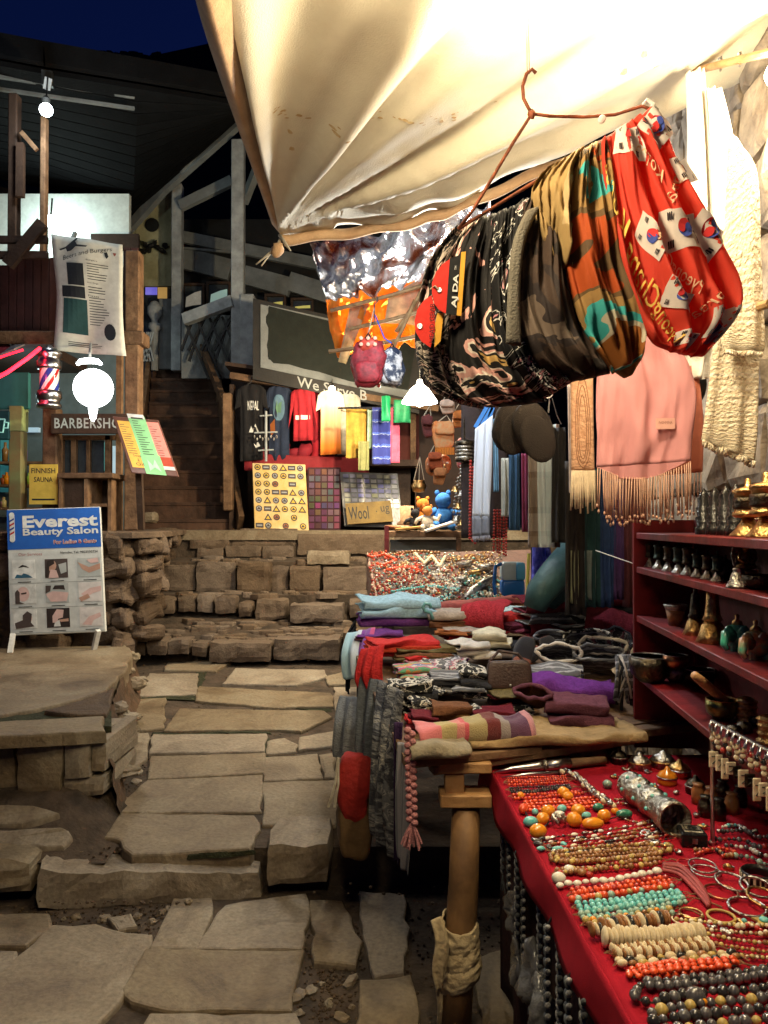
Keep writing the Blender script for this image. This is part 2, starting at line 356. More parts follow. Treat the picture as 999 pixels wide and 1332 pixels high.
# ================= ground and paving
ys = [-12, -3, 0, 1.5, 2.5, 3.1, 3.46, 3.47, 3.7, 4.2, 4.8, 5.4, 6, 6.67, 6.68, 6.95, 7.25, 7.26, 7.5, 7.67, 7.68, 7.9, 8.05, 8.06, 9, 10, 11, 13, 16, 22, 40, 80, 200, 600]
xs = [-600, -120, -40, -15, -8, -5, -3.5]+[-3+.25*i for i in range(25)]+[4, 6, 10, 20, 60, 200, 600]
gb = MB(); vs = []
def zg(y):                                            # the earth keeps behind the faces of the step stones
    for a, b in ((3.27, 3.47), (6.6, 6.68), (7.2, 7.26), (7.6, 7.68), (8.0, 8.06)):
        if a <= y < b: return zpath(a-.01)-.02
    return zpath(y)-.02
for y in ys:
    for x in xs: vs.append((x, y, zg(y+1e-4)+(.012*noise.noise(V3((x*3, y*3, 0))) if abs(x) < 4 and y < 9 else 0)))
w = len(xs)
gb.add(vs, [(j*w+i, j*w+i+1, (j+1)*w+i+1, (j+1)*w+i) for j in range(len(ys)-1) for i in range(w-1)])
ground = tag(gb.build('ground', m_dirt, smooth=False), kind='structure')
path = tag(bpy.data.objects.new('stone_path', None), kind='structure'); COL.objects.link(path); ROOT[path.name] = V3()
def slab(pts, h=.07, name='slab', parent=None, m=None, rough=.012, tiltn=.008, seed=0):
    # an irregular flat stone from its outline on top
    n = len(pts); ring = []
    for i in range(n):
        a, b = pts[i], pts[(i+1) % n]; k = max(2, int((b-a).length/.06))
        for j in range(k):
            t = j/k; p = a.lerp(b, t)
            c = noise.noise(p*9+V3((seed, 0, 0)))*rough*1.3+noise.noise(p*27)*rough*.9
            nrm = V3(((b-a).y, -(b-a).x, 0)).normalized(); ring.append(p+nrm*c)
    cen = sum(ring, V3())/len(ring); N = len(ring); vs = []
    tx, ty = random.uniform(-1, 1)*tiltn, random.uniform(-1, 1)*tiltn
    for (inn, dz) in ((-.004, -h), (0, -.011), (.004, -.003), (.014, 0)):
        for p in ring:
            dr = cen-p; q = p+dr.normalized()*min(inn, dr.length*.4); q.z += dz+(p.x-cen.x)*tx+(p.y-cen.y)*ty+(.004*noise.noise(p*8) if dz > -.03 else 0); vs.append(q)
    M_ = 4
    for f in (.4, .75):
        for p in ring:
            q = p.lerp(cen, f); q.z += (p.x-cen.x)*tx*(1-f)+(p.y-cen.y)*ty*(1-f)+.008*noise.noise(q*5); vs.append(q)
    vs.append(cen+V3((0, 0, .003))); fs = []
    for r_ in range(5): fs += [(r_*N+i, r_*N+(i+1) % N, (r_+1)*N+(i+1) % N, (r_+1)*N+i) for i in range(N)]
    fs += [(5*N+i, 5*N+(i+1) % N, 6*N) for i in range(N)]
    return MB().add(vs, fs).build(name, m or m_slab, parent or path, smooth=False)
def sl(px, dz=0, h=.09, flat0=False, **k):
    pts = [G(x, y, .004) if flat0 else GP(x, y, dz) for x, y in px]; c = sum(pts, V3())/len(pts)
    return slab([c+(p-c)+(p-c).normalized()*min(.012, (p-c).length*.06) for p in pts], h, **k)
near = [[(69,1204),(124,1202),(161,1213),(198,1215),(184,1241),(152,1301),(115,1345),(-30,1348),(-30,1292)],
 [(189,1234),(391,1236),(384,1278),(377,1314),(221,1312),(175,1301),(161,1287)],
 [(295,1176),(396,1162),(400,1190),(391,1232),(258,1232),(276,1199)],
 [(226,1168),(276,1168),(272,1199),(256,1231),(200,1231),(207,1208)],
 [(-30,1187),(64,1188),(64,1208),(32,1229),(-30,1227)], [(-30,1233),(23,1236),(18,1255),(-30,1285)],
 [(198,1318),(382,1318),(400,1362),(170,1362)], [(404,1172),(444,1172),(470,1222),(462,1252),(410,1248)],
 [(468,1160),(525,1165),(530,1230),(525,1265),(487,1268),(472,1215)], [(470,1276),(535,1268),(548,1350),(466,1350)],
 [(617,1250),(660,1232),(700,1350),(630,1350)], [(140,1192),(170,1188),(178,1204),(150,1210)]]
for p in near: sl(p, flat0=True)
lvl = [[(156,1059),(331,1059),(338,1070),(322,1103),(239,1107),(170,1112),(159,1093),(138,1089)],
 [(193,1015),(341,1008),(338,1055),(161,1056),(152,1052)], [(343,1018),(437,1014),(435,1071),(341,1071)],
 [(198,983),(343,979),(343,1005),(193,1012)], [(345,985),(412,980),(419,1012),(343,1015)],
 [(200,956),(345,953),(342,976),(197,980)], [(235,921),(420,924),(430,932),(390,950),(350,948),(213,950)],
 [(260,893),(430,901),(432,918),(350,919),(255,911)], [(307,869),(420,871),(425,880),(385,890),(290,889)],
 [(220,852),(300,859),(280,872),(215,870)], [(195,876),(257,876),(255,902),(177,905)], [(162,910),(215,908),(213,946),(160,950)],
 [(165,954),(192,953),(190,985),(160,1010)], [(434,893),(468,893),(468,922),(436,922)], [(438,928),(472,925),(470,965),(443,970)],
 [(422,880),(452,872),(455,888),(427,890)], [(390,958),(436,951),(436,968),(388,975)], [(348,964),(368,960),(386,968),(384,978),(348,980)],
 [(415,982),(437,978),(437,1010),(422,1010)],
 [(115,1038),(156,1034),(150,1046),(112,1045)], [(101,1070),(138,1050),(147,1060),(120,1071)]]
for p in lvl: sl(p)
# kerb of the first step: long stones standing on edge
def block(x0, x1, yt, yb, d, depth=.25, name='stone', parent=None, m=None, rough=.018, d1=None, sk=0):
    a = P(x0, yb, d); b = P(x1, yb, d1 or d); t = P(x0+sk, yt, d); H = t.z-a.z; X = b-a; L = X.length; Yv = V3((-X.y, X.x, 0)).normalized()*depth
    o = a; nx = max(3, int(L/.045)); nz = max(3, int(H/.035)); mb = MB()
    sd = random.random()*50; vs = []
    def pt(i, j, k):
        u, v_, w_ = i/nx, j/2, k/nz
        p = o+X*u+Yv*v_+V3((0, 0, H*w_)); c = o+X*.5+Yv*.5+V3((0, 0, H/2))
        q = V3((abs(u-.5)*2, abs(v_-.5)*2, abs(w_-.5)*2)); e = sum(1 for s_ in q if s_ > .99)
        n_ = noise.noise_vector(p*7+V3((sd, 0, 0)))*rough+noise.noise_vector(p*19)*rough*.5+noise.noise_vector(p*43)*rough*.22
        if e >= 2: p = p+(c-p).normalized()*rough*(.55 if e == 2 else .9)
        return p+n_
    ix = {}
    def g(i, j, k):
        if (i, j, k) not in ix: ix[(i, j, k)] = len(vs); vs.append(pt(i, j, k))
        return ix[(i, j, k)]
    fs = []
    for i in range(nx):
        for k in range(nz): fs += [(g(i, 0, k), g(i+1, 0, k), g(i+1, 0, k+1), g(i, 0, k+1)), (g(i, 2, k), g(i, 2, k+1), g(i+1, 2, k+1), g(i+1, 2, k))]
        for j in range(2): fs += [(g(i, j, nz), g(i+1, j, nz), g(i+1, j+1, nz), g(i, j+1, nz))]
    for k in range(nz):
        for j in range(2): fs += [(g(0, j, k), g(0, j, k+1), g(0, j+1, k+1), g(0, j+1, k)), (g(nx, j, k), g(nx, j+1, k), g(nx, j+1, k+1), g(nx, j, k+1))]
    return mb.add(vs, fs).build(name, m or m_rock, parent or path, smooth=False)
block(43, 342, 1133, 1180, 3.22, .2, 'kerb_stone', m=m_slab, d1=3.36, sk=-2)
block(347, 428, 1098, 1152, 3.34, .33, 'kerb_stone', m=m_slab)
block(-40, 38, 1120, 1166, 3.25, .3, 'kerb_stone', m=m_slab, rough=.03)
# irregular stone steps higher up
steps = tag(bpy.data.objects.new('stone_steps', None), kind='structure'); COL.objects.link(steps); ROOT[steps.name] = V3()
random.seed(19)
def course(items, dep, m, up=4, rough=.017):
    for x0, x1, yt, yb, d in items:
        block(x0+random.uniform(-1, 2), x1+random.uniform(-2, 1), yt+random.uniform(-up*.4, up*.6), yb+3, d+random.uniform(-.04, .05), dep, parent=steps, m=m, rough=rough, sk=random.uniform(-2, 2))
course([(150,188,836,850,6.5),(190,217,834,849,6.5),(218,246,833,849,6.5),(250,270,836,852,6.5),(271,352,835,858,6.45),(353,442,830,856,6.45),(444,500,822,850,6.5)], .35, m_stepst)
course([(190,228,778,796,7.1),(230,254,774,793,7.1),(256,278,774,794,7.1),(279,308,775,796,7.1),(310,330,783,800,7.05),(331,372,782,804,7.0),(376,448,787,807,6.95),(452,500,780,800,7.0)], .3, m_stepst)
course([(212,253,734,766,7.6),(255,307,731,766,7.55),(309,351,731,768,7.52),(353,375,735,768,7.58),(377,417,736,768,7.55),(420,478,737,769,7.52),(482,540,737,769,7.55)], .35, m_stepst, 2, .014)
course([(384,510,694,718,8.0),(245,300,702,711,8.0),(302,384,699,709,8.0),(255,290,712,724,7.97),(292,340,710,722,7.97),(341,383,710,723,7.97),(235,310,690,700,8.05),(312,386,688,697,8.05),(512,600,694,722,8.0)], .35, m_stepst, 1.5, .014)
block(398, 455, 717, 734, 7.62, .2, 'stone', steps, m_slab, .012)
for px_ in ([(212,822),(300,815),(345,826),(290,834),(220,832)], [(352,822),(440,812),(450,824),(380,830)], [(235,808),(290,803),(330,811),(262,815)], [(335,812),(400,806),(438,809),(360,818)], [(330,777),(380,770),(440,772),(400,780)], [(400,783),(448,774),(470,780),(440,788)], [(262,770),(330,768),(340,772),(270,775)]):
    slab([GP(x, y, .015) for x, y in px_], .05, 'slab', steps, m_stepst, .015, .0)
random.seed(11)
for i in range(110):                                    # loose flat stones on the treads
    d = random.choice([random.uniform(6.65, 7.05), random.uniform(6.65, 7.05), random.uniform(7.25, 7.5), random.uniform(7.65, 7.9)]); x = random.uniform(-2.0, -.1)
    r = random.uniform(.03, .11); z = zpath(d)+random.uniform(-.012, .012)
    pts = [V3((x+r*1.35*cos(a)*random.uniform(.8, 1.2), d+r*.7*sin(a)*random.uniform(.8, 1.2), z)) for a in [2*PI*k/6 for k in range(6)]]
    slab(pts, .05, 'stone', steps, m_stepst, .01, .05, i)
random.seed(5)
for i in range(46):                                    # small loose stones lying in the dirt
    x, y = random.choice([(random.uniform(90, 190), random.uniform(1010, 1110)), (random.uniform(380, 460), random.uniform(1220, 1330)), (random.uniform(60, 260), random.uniform(1172, 1200)), (random.uniform(160, 200), random.uniform(960, 1060))])
    p = GP(x, y, -.014); r = random.uniform(.008, .028)
    MB().ell(p, (r*1.3, r, r*.7), (0, 0, random.random()*3), 0, 7, 5, .5, i).build('pebble', m_slab, path)
gv = MB(); random.seed(3)
for i in range(1500):
    x, y = random.choice([(random.gauss(425, 22), random.gauss(1275, 45)), (random.uniform(20, 250), random.uniform(1168, 1215)), (random.uniform(100, 200), random.uniform(960, 1115)), (random.uniform(150, 480), random.uniform(850, 1100)), (random.uniform(440, 700), random.uniform(1150, 1330))])
    p = GP(x, y, -.016); r = random.uniform(.003, .009); gv.ell(p, (r, r, r*.7), (0, 0, i), 0, 5, 3)
tag(gv.build('gravel', m_rock), kind='stuff')
for pts in ([(170,905),(258,905),(430,921),(432,925),(258,910),(168,909)], [(345,1008),(345,960),(349,960),(349,1008)], [(240,1109),(325,1105),(330,1108),(245,1113)], [(258,872),(268,872),(262,900),(256,900)], [(200,952),(350,949),(352,954),(200,955)], [(0,1078),(60,1073),(70,1077),(0,1082)]):
    sl(pts, -.012, .02, name='moss_strip', m=m_moss, rough=.02)
# left terrace platform of big stones
plat = tag(bpy.data.objects.new('stone_platform', None), kind='structure'); COL.objects.link(plat); ROOT[plat.name] = V3()
zp = .62
slab([G(x, y, zp) for x, y in [(-60,846),(164,840),(172,848),(165,868),(150,884),(138,896),(100,907),(40,921),(-60,937)]], .1, 'slab', plat)
slab([G(x, y, zp-.006) for x, y in [(60,924),(104,911),(140,899),(150,893),(146,908),(138,928),(100,929)]], .1, 'slab', plat, m_rock)
slab([G(x, y, zp) for x, y in [(-60,943),(20,936),(135,931),(138,950),(60,955),(-60,960)]], .06, 'slab', plat, m_slab)
MB().sheet(lambda u, v: (G(-60+205*u, 925+20*v, zp-.03)+V3((0, 0, .012*noise.noise(V3((u*9, v*3, 1))))), V3((0, 0, 1))), 20, 6, .05).build('joint_earth', m_moss, plat)
for a in ((-60,20,962,1040,3.66),(22,80,964,1036,3.64),(82,117,966,1013,3.64),(118,136,965,1004,3.66),(84,134,1011,1036,3.66)):
    block(*a, .5, parent=plat, m=m_slab, rough=.014)
def bank(u, v):
    q = V3((-1.36-.62*u, 3.72+2.3*u, zp-.03)); g_ = zpath(q.y)-.03
    return V3((q.x+.1*v+.05*v*noise.noise(V3((u*9, v*4, 0)))+.02*noise.noise(V3((u*25, v*9, 4))), q.y, q.z+(g_-q.z)*v))
MB().grid(bank, 50, 10).build('earth_bank', mat('bank_earth', (.1, .055, .03), .95, c2=(.045, .03, .017), ns=9, bump=.8, bs=25), plat, smooth=True)
def mound_z(x, y): return zpath(y)-.02+max(0, min(1, (-1.25-x)/.2))*max(0, min(.19, .62*(y-3.36)))
MB().grid(lambda u, v: (lambda x, y: V3((x, y, mound_z(x, y)+.012*noise.noise(V3((x*6, y*6, 1))))))(-3.2+2.0*u, 3.33+.5*v), 40, 16).build('earth_mound', m_dirt, plat, smooth=True)
def GM(x, y):
    d = 3.5
    for _ in range(40): q = P(x, y, d); g_ = G(x, y, mound_z(q.x, d)+.025); d = .5*d+.5*g_.y
    return G(x, y, mound_z(P(x, y, d).x, d)+.025)
for px_ in ([(-60,1046),(46,1046),(78,1057),(28,1071),(-60,1074)], [(-60,1080),(83,1076),(94,1087),(83,1100),(-60,1106)]): slab([GM(x, y) for x, y in px_], .06, 'slab', plat)
random.seed(23)
for i in range(14):
    u = random.random(); q = bank(u, random.uniform(.1, .8)); MB().ell(q, (random.uniform(.03, .09), random.uniform(.03, .09), random.uniform(.02, .05)), (0, 0, i), 0, 10, 7, .5, i).build('stone', m_slab, plat)
# rubble wall below the barber's floor
def rubble(parent, x0, x1, z0, z1, d, rows, wmin, wmax, m, depth=.3, seed=1, far=None, name='stone'):
    rs = random.Random(seed); zs = [z0+(z1-z0)*i/rows for i in range(rows+1)]
    for i in range(rows):
        x = x0-rs.uniform(0, wmin)
        while x < x1:
            w_ = rs.uniform(wmin, wmax); xa = max(x, x0); xb = min(x+w_, x1)
            if xb-xa > .03:
                f = lambda q: d+(far-d)*(q-x0)/(x1-x0) if far else d
                ym = f((xa+xb)/2); h = zs[i+1]-zs[i]
                ang = math.atan2((far-d), (x1-x0)) if far else 0
                L = (xb-xa)/max(cos(ang), .2)
                MB().soft(((xa+xb)/2, ym+depth/2+rs.uniform(-.06, .03), (zs[i]+zs[i+1])/2+rs.uniform(-.03, .03)), (L*1.03, depth, h*rs.uniform(.85, 1.3)), (rs.uniform(-.1, .1), rs.uniform(-.16, .16), ang+rs.uniform(-.1, .1)), 0, rs.uniform(.22, .5), 26, 14, .36, rs.random()*90, 8).build(name, m, parent)
            x += w_
wallA = T('rubble_wall', 'low rubble stone retaining wall behind the beauty salon board', 'wall', (-2.1, 6.2, .6))
rubble(wallA, -3.6, -2.05, .55, 1.5, 6.12, 5, .18, .5, m_rock, .35, 4)
rubble(wallA, -2.1, -1.95, .6, 1.48, 6.2, 6, .1, .25, m_rock, .3, 8, far=6.5)
for i in range(54):
    t = random.random(); h_ = random.random(); MB().soft((-1.98-.3*(1-h_)-.22*t+random.uniform(-.06, .06), 6.4+1.55*t, .58+.9*h_), (random.uniform(.12, .26), random.uniform(.16, .3), random.uniform(.09, .17)), (random.uniform(-.2, .2), random.uniform(-.2, .2), .2), 0, .35, 16, 9, .26, i*7.7, 9).build('stone', m_rock, wallA)
m_mort = mat('earth_mortar', (.13, .085, .05), .95, c2=(.07, .045, .028), ns=14, bump=.7, bs=30)
MB().box((-2.95, 6.37, 1.0), (1.5, .34, 1.0)).build('mortar', m_mort, wallA); MB().grid(lambda u, v: V3((-2.28+.3*v-.22*u+.05*noise.noise(V3((u*7, v*6, 3))), 6.32+1.7*u, .5+1.0*v)), 20, 12).build('mortar_face', m_mort, wallA)
cap = [(-4.2, 6.1), (-2.0, 6.1), (-1.86, 6.5), (-2.05, 7.95), (-2.2, 8.3), (-4.2, 8.3)]
slab([V3((x, y, 1.525)) for x, y in cap], .05, 'capping_slab', wallA, m_rock)
MB().box((-3.5, 7.3, 1.0), (2.3, 1.9, .95)).build('fill', m_dirt, wallA)
# terrace pavement behind the top step
tp = tag(MB().box((0, 10.3, 1.47), (9, 4.55, .1)).build('terrace_pavement', m_slab), kind='structure')
# hillside and far wood
def hz(x): return 33.2+3.2*noise.noise(V3((x*.03, 0, 2)))-x*.06
hb = MB(); hx = [-400+20*i for i in range(41)]
for k, (y, f) in enumerate(((40, 0), (50, .35), (62, 1), (110, 1.1), (300, .6))):
    hb.v += [V3((x, y+6*noise.noise(V3((x*.05, k, 0))), 1.3+(hz(x)+3-1.3)*f if f else 1.3)) for x in hx]; hb.u += [(0, 0)]*41
for k in range(4): hb.f += [(k*41+i, k*41+i+1, (k+1)*41+i+1, (k+1)*41+i) for i in range(40)]
hb.m = [0]*len(hb.f)
tag(hb.build('hills', mat('hillside', (.03, .035, .02), 1, ns=.3, bump=.5, bs=2), smooth=True), kind='structure')
fb = MB(); random.seed(9)
for i in range(1500):
    x = random.uniform(-52, 10); y = 62+random.uniform(-3, 2); z = hz(x)+3.2-max(0, (62-y))*.9
    for q in range(3): fb.ell((x+random.uniform(-.5, .5), y, z+random.uniform(-.2, .8)), (random.uniform(.3, .8), .6, random.uniform(.3, .9)), None, 0, 5, 4, .5, i)
tag(fb.build('far_wood', mat('dark_foliage', (.035, .045, .025), 1, ns=2)), kind='stuff')
# ================= left: lodge, balcony, barber's corner
def bar(x0, y0, d0, x1, y1, d1, w, h, **k): return MB().beam(P(x0, y0, d0), P(x1, y1, d1), w, h, **k)
def bx(x0, y0, x1, y1, d, depth, m=0, mb=None):       # upright box: its front face seen between two corners
    a = P(x0, y1, d); b = P(x1, y0, d)
    return (mb or MB()).box(((a.x+b.x)/2, d+depth/2, (a.z+b.z)/2), (abs(b.x-a.x), depth, abs(b.z-a.z)), None, m)
lodge = T('lodge_building', 'grey white timber lodge with deep dark porch roof above the wooden stairs', 'building', P(250, 560, 11) )
front = [(-60, 74, 7.0), (60, 96, 7.2), (180, 115, 7.6), (330, 140, 8.2)]; back = [(-60, 222, 10.2), (60, 246, 10.4), (172, 289, 10.7), (330, 138, 9.4)]
fc = [P(*p) for p in front]; bc = [P(*p) for p in back]
def poly_at(c, t):
    x = t*(len(c)-1); i = min(int(x), len(c)-2); return c[i].lerp(c[i+1], x-i)
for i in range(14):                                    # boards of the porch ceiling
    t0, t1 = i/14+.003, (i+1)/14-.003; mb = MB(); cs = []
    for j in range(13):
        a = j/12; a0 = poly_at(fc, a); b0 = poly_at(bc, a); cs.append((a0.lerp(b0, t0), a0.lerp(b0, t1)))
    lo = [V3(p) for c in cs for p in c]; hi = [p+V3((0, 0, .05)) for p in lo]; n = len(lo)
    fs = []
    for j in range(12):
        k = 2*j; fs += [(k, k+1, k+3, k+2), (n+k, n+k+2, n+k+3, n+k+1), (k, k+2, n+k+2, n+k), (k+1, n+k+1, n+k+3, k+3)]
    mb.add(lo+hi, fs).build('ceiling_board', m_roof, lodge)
rs = MB()
for a in range(3): rs.beam(poly_at(fc, a/3)+V3((0, -.05, .16)), poly_at(fc, (a+1)/3)+V3((0, -.05, .16)), .08, .2)
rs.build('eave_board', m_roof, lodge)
for dz in (-.08, -.2): MB().beam(P(-60, 80, 7.15)+V3((0, 0, dz)), P(175, 116, 7.75)+V3((0, 0, dz)), .04, .025).build('eave_batten', m_lodge, lodge)
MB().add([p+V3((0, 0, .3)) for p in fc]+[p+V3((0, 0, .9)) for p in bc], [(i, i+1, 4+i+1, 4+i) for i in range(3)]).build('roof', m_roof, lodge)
for a in ((-60, 232, 10, 172, 296, 10.6), (-60, 244, 9.9, 110, 283, 10.4), (20, 262, 9.8, 172, 303, 10.5)):
    MB().beam(P(*a[:3]), P(*a[3:]), .08, .1).build('wall_beam', m_lodge if a[1] > 240 else m_woodd, lodge)
for a in ((168, 297, 10.5, 212, 247, 10.2), (212, 247, 10.2, 312, 158, 9.5), (236, 222, 10.0, 275, 168, 9.6), (235, 268, 10.2, 302, 235, 10.1), (318, 262, 10.2, 340, 205, 9.7)):
    MB().beam(P(*a[:3]), P(*a[3:]), .08, .13).build('barge_board', m_lodge, lodge)
MB().prism([P(172, 296, 10.75), P(212, 248, 10.75), P(224, 240, 10.75), P(224, 372, 10.75), P(172, 372, 10.75)], (0, .06, 0)).build('gable_panel', m_cream, lodge)
MB().lathe([(.01, 0), (.1, .01)], P(198, 293, 10.73), 14, (R(90), 0, 0)).build('gable_hole', m_black, lodge)
MB().beam(P(171, 290, 10.6), P(171, 400, 10.6), .1, .1).build('corner_post', m_cream, lodge)
for (x0, y0, x1, y1, d) in ((222, 238, 236, 482, 10.3), (300, 180, 317, 492, 9.5)):
    bx(x0, y0, x1, y1, d, .14).build('porch_post', m_white, lodge, bevel=.01)
bx(312, 382, 330, 492, 9.45, .3).build('wall_pier', m_white, lodge, bevel=.01)
# wall behind the porch: boards, windows, dark openings
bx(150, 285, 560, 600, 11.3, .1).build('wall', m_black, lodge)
for a in ((176, 320, 11, 300, 352, 11, .09, .3), (318, 358, 10.9, 378, 374, 10.8, .09, .26), (376, 366, 10.8, 470, 396, 10.6, .09, .26), (185, 298, 11, 420, 345, 10.9, .08, .16), (300, 398, 10.9, 250, 412, 10.9, .07, .14), (185, 318, 10.9, 430, 340, 10.9, .04, .03)):
    MB().beam(P(*a[:3]), P(*a[3:6]), a[6], a[7]).build('wall_board', m_lodge, lodge)
m_wg = flat('lit_window_green', (.25, .4, .3), em=.55, c2=(.1, .3, .45), ns=3, ec=(.3, .42, .36)); m_wy = flat('lit_window_yellow', (.6, .55, .15), em=.35)
m_wp = flat('lit_interior', (.5, .45, .35), em=.28, ns=5, c2=(.2, .15, .1))
for (x0, y0, x1, y1, mm) in ((238, 370, 264, 404, m_wp), (270, 368, 298, 398, m_wg), (346, 384, 370, 402, m_wy), (380, 389, 406, 404, m_wy)):
    f = MB(); d = 10.8
    for q in ((x0-2, y0-2, x1+2, y0+1), (x0-2, y1-1, x1+2, y1+2), (x0-2, y0+1, x0+1, y1-1), (x1-1, y0+1, x1+2, y1-1)): bx(*q, d, .08, 0, f)
    w_ = f.build('window', m_woodd, lodge); bx(x0+1, y0+1, x1-1, y1-1, d+.05, .02).build('pane', m_glass, w_)
    pn = panel_px(x0+2, y0+8, x1-2, y1-2, d+.045); mb = MB(); pn.poly(mb, [(.05, .9), (.1, .35), (.6, .1), (.98, 0), (.98, .75), (.5, .8)], 0); mb.build('lit_curtain', mm, w_)
# doorway; its posters glow of themselves in place of light inside
bx(186, 352, 222, 492, 11.0, .1).build('doorway', m_glass, lodge)
bx(189, 357, 204, 383, 10.97, .02).build('purple_poster', flat('purple_poster', (.12, .1, .5), em=.9, c2=(.3, .35, .7), ns=4), lodge)
bx(205, 357, 217, 388, 10.97, .02).build('orange_poster', flat('orange_poster', (.6, .35, .1), em=.5), lodge)
bx(206, 388, 236, 480, 10.6, .05).build('door', m_lodge, lodge, bevel=.01)
nw = MB(); c = P(201, 482, 10.5); nw.lathe([(.05, 0), (.05, .55), (.085, .58), (.085, .64), (.04, .66), (.05, .7), (.1, .78), (.1, .86), (.05, .94), (.01, .96)], c, 12)
nw.build('newel_post', m_white, lodge, smooth=True)
ch = MB()
for i in range(3): ch.beam(P(183+i*4, 432, 10.4), P(192+i*4, 470, 10.4), .02, .02); ch.beam(P(194+i*3, 432, 10.4), P(184+i*3, 470, 10.4), .02, .02)
ch.build('lattice_rail', m_white, lodge)
lt = MB()
for i in range(4):
    x = 238+i*17; lt.beam(P(x, 412, 9.7), P(min(x+34, 300), 412+min(34, 300-x)*2.4, 9.7), .03, .03); lt.beam(P(x+17, 402, 9.72), P(max(x-10, 236), 402+54, 9.72), .03, .03); lt.beam(P(x+8, 470, 9.74), P(x+26, 415, 9.74), .03, .03)
lt.build('rail_lattice', m_black, lodge)
MB().beam(P(240, 416, 9.68), P(303, 392, 9.5), .1, .14).build('hand_rail', m_white, lodge)
bx(236, 410, 302, 492, 9.9, .05).build('side_wall', m_lodge, lodge)
for i in range(9):
    a = P(186+i*3.6, 322, 10.65); MB().ell(a+V3((0, 0, random.uniform(-.06, .06))), (.07, .05, .03), (0, random.random(), i), 0, 6, 4, .5, i).build('dried_garland', m_black, lodge)
# wooden staircase
m_stair = mat('stair_boards', (.085, .042, .024), .75, c2=(.04, .02, .011), ns=7, bump=.3, bs=25, inst=.25)
st = T('wooden_staircase', 'dark wooden staircase climbing to the lodge doorway', 'stairs', (-2.2, 8.7, 1.52))
N = 12
for i in range(N):
    t = i/(N-1); d = 8.62+2.1*t; z = 1.53+2.14*t+.09; cx = -2.2-.62*t; w_ = 1.16-.3*t
    MB().box((cx, d+.15, z), (w_, .3, .04)).build('tread', m_stair, st, bevel=.005)
    MB().box((cx, d+.02, z-.105), (w_-.02, .03, .165)).build('riser', m_stair, st)
for s_ in (-1, 1):
    a = V3((-2.2+s_*.61, 8.5, 1.56)); b = V3((-2.82+s_*.46, 10.7, 3.75)); MB().beam(a, b, .06, .3).build('stringer', m_wood, st)
MB().beam(P(297, 664, 8.5), P(296, 512, 8.5), .1, .1).build('newel', m_wood, st, bevel=.01)
MB().beam(P(296, 535, 8.52), P(252, 425, 10.5), .06, .09).build('hand_rail', m_wood, st)
MB().soft(P(192, 672, 8.3), (.2, .16, .12), None, 0, .5, 12, 6, .3, 3).build('boulder', m_slab, loc=P(192, 679, 8.3)); tag(bpy.data.objects['boulder'], 'rounded grey stone at the foot of the wooden stairs', 'stone')
# ---- balcony over the barber's shop
bal = T('balcony_house', 'balcony house with dark red boards and a lit white wall above the barber shop', 'building', P(60, 690, 6.9))
bx(161, 325, 181, 690, 6.7, .14).build('post', m_wood, bal, bevel=.01)
bx(8, 120, 22, 440, 6.95, .1).build('post', m_woodd, bal, bevel=.01)
bx(50, 150, 59, 440, 6.9, .08).build('post', m_wood, bal, bevel=.01)
bx(54, 530, 74, 692, 6.75, .13).build('post', m_wood, bal, bevel=.01)
bx(10, 560, 28, 692, 6.72, .12).build('post', flat('green_post_paint', (.16, .2, .08), c2=(.2, .12, .05), ns=4), bal, bevel=.01)
bx(12, 528, 28, 560, 6.71, .13).build('post_top', flat('yellow_green_paint', (.3, .38, .15)), bal)
bx(-60, 430, 186, 447, 6.66, .2).build('beam', m_wood, bal, bevel=.01)
for i in range(9):
    x = -20+i*10.5; bx(x, 335 if x > 20 else 345, x+9.8, 431, 6.8, .03).build('rail_board', m_redwood, bal)
for i in range(2): bx(160+i*10, 322, 169+i*10, 431, 6.86, .03).build('rail_board', m_redwood, bal)
for a in ((-40, 312, 62, 312), (-40, 332, 62, 332)): bar(a[0], a[1], 6.78, a[2], a[3], 6.78, .05, .06).build('rail', m_woodd, bal)
bar(10, 345, 6.76, 56, 290, 6.76, .06, .1).build('brace', m_woodd, bal)
bar(28, 172, 6.9, 48, 195, 6.9, .03, .04).build('brace', m_wood, bal)
bx(20, 185, 30, 255, 6.9, .05).build('wall_box', m_woodd, bal)
a = P(60, 436, 6.9); MB().box((-4.95, 8.3, a.z), (3.4, 2.8, .1)).build('balcony_floor', m_woodd, bal)
bx(-80, 252, 168, 345, 9.7, .08).build('balcony_wall', flat('white_wall', (.75, .8, .76)), bal)
bx(118, 304, 180, 324, 9.6, .06).build('shelf', m_woodd, bal); bar(85, 330, 9.0, 98, 303, 9.2, .04, .04).build('stay', m_white, bal)
for i in range(5): bx(72+i*13, 322-i*1.5, 82+i*13, 330, 9.2, .2).build('bundle', m_white, bal, bevel=.03)
bx(-20, 268, -4, 330, 9.62, .04).build('window', m_woodd, bal)
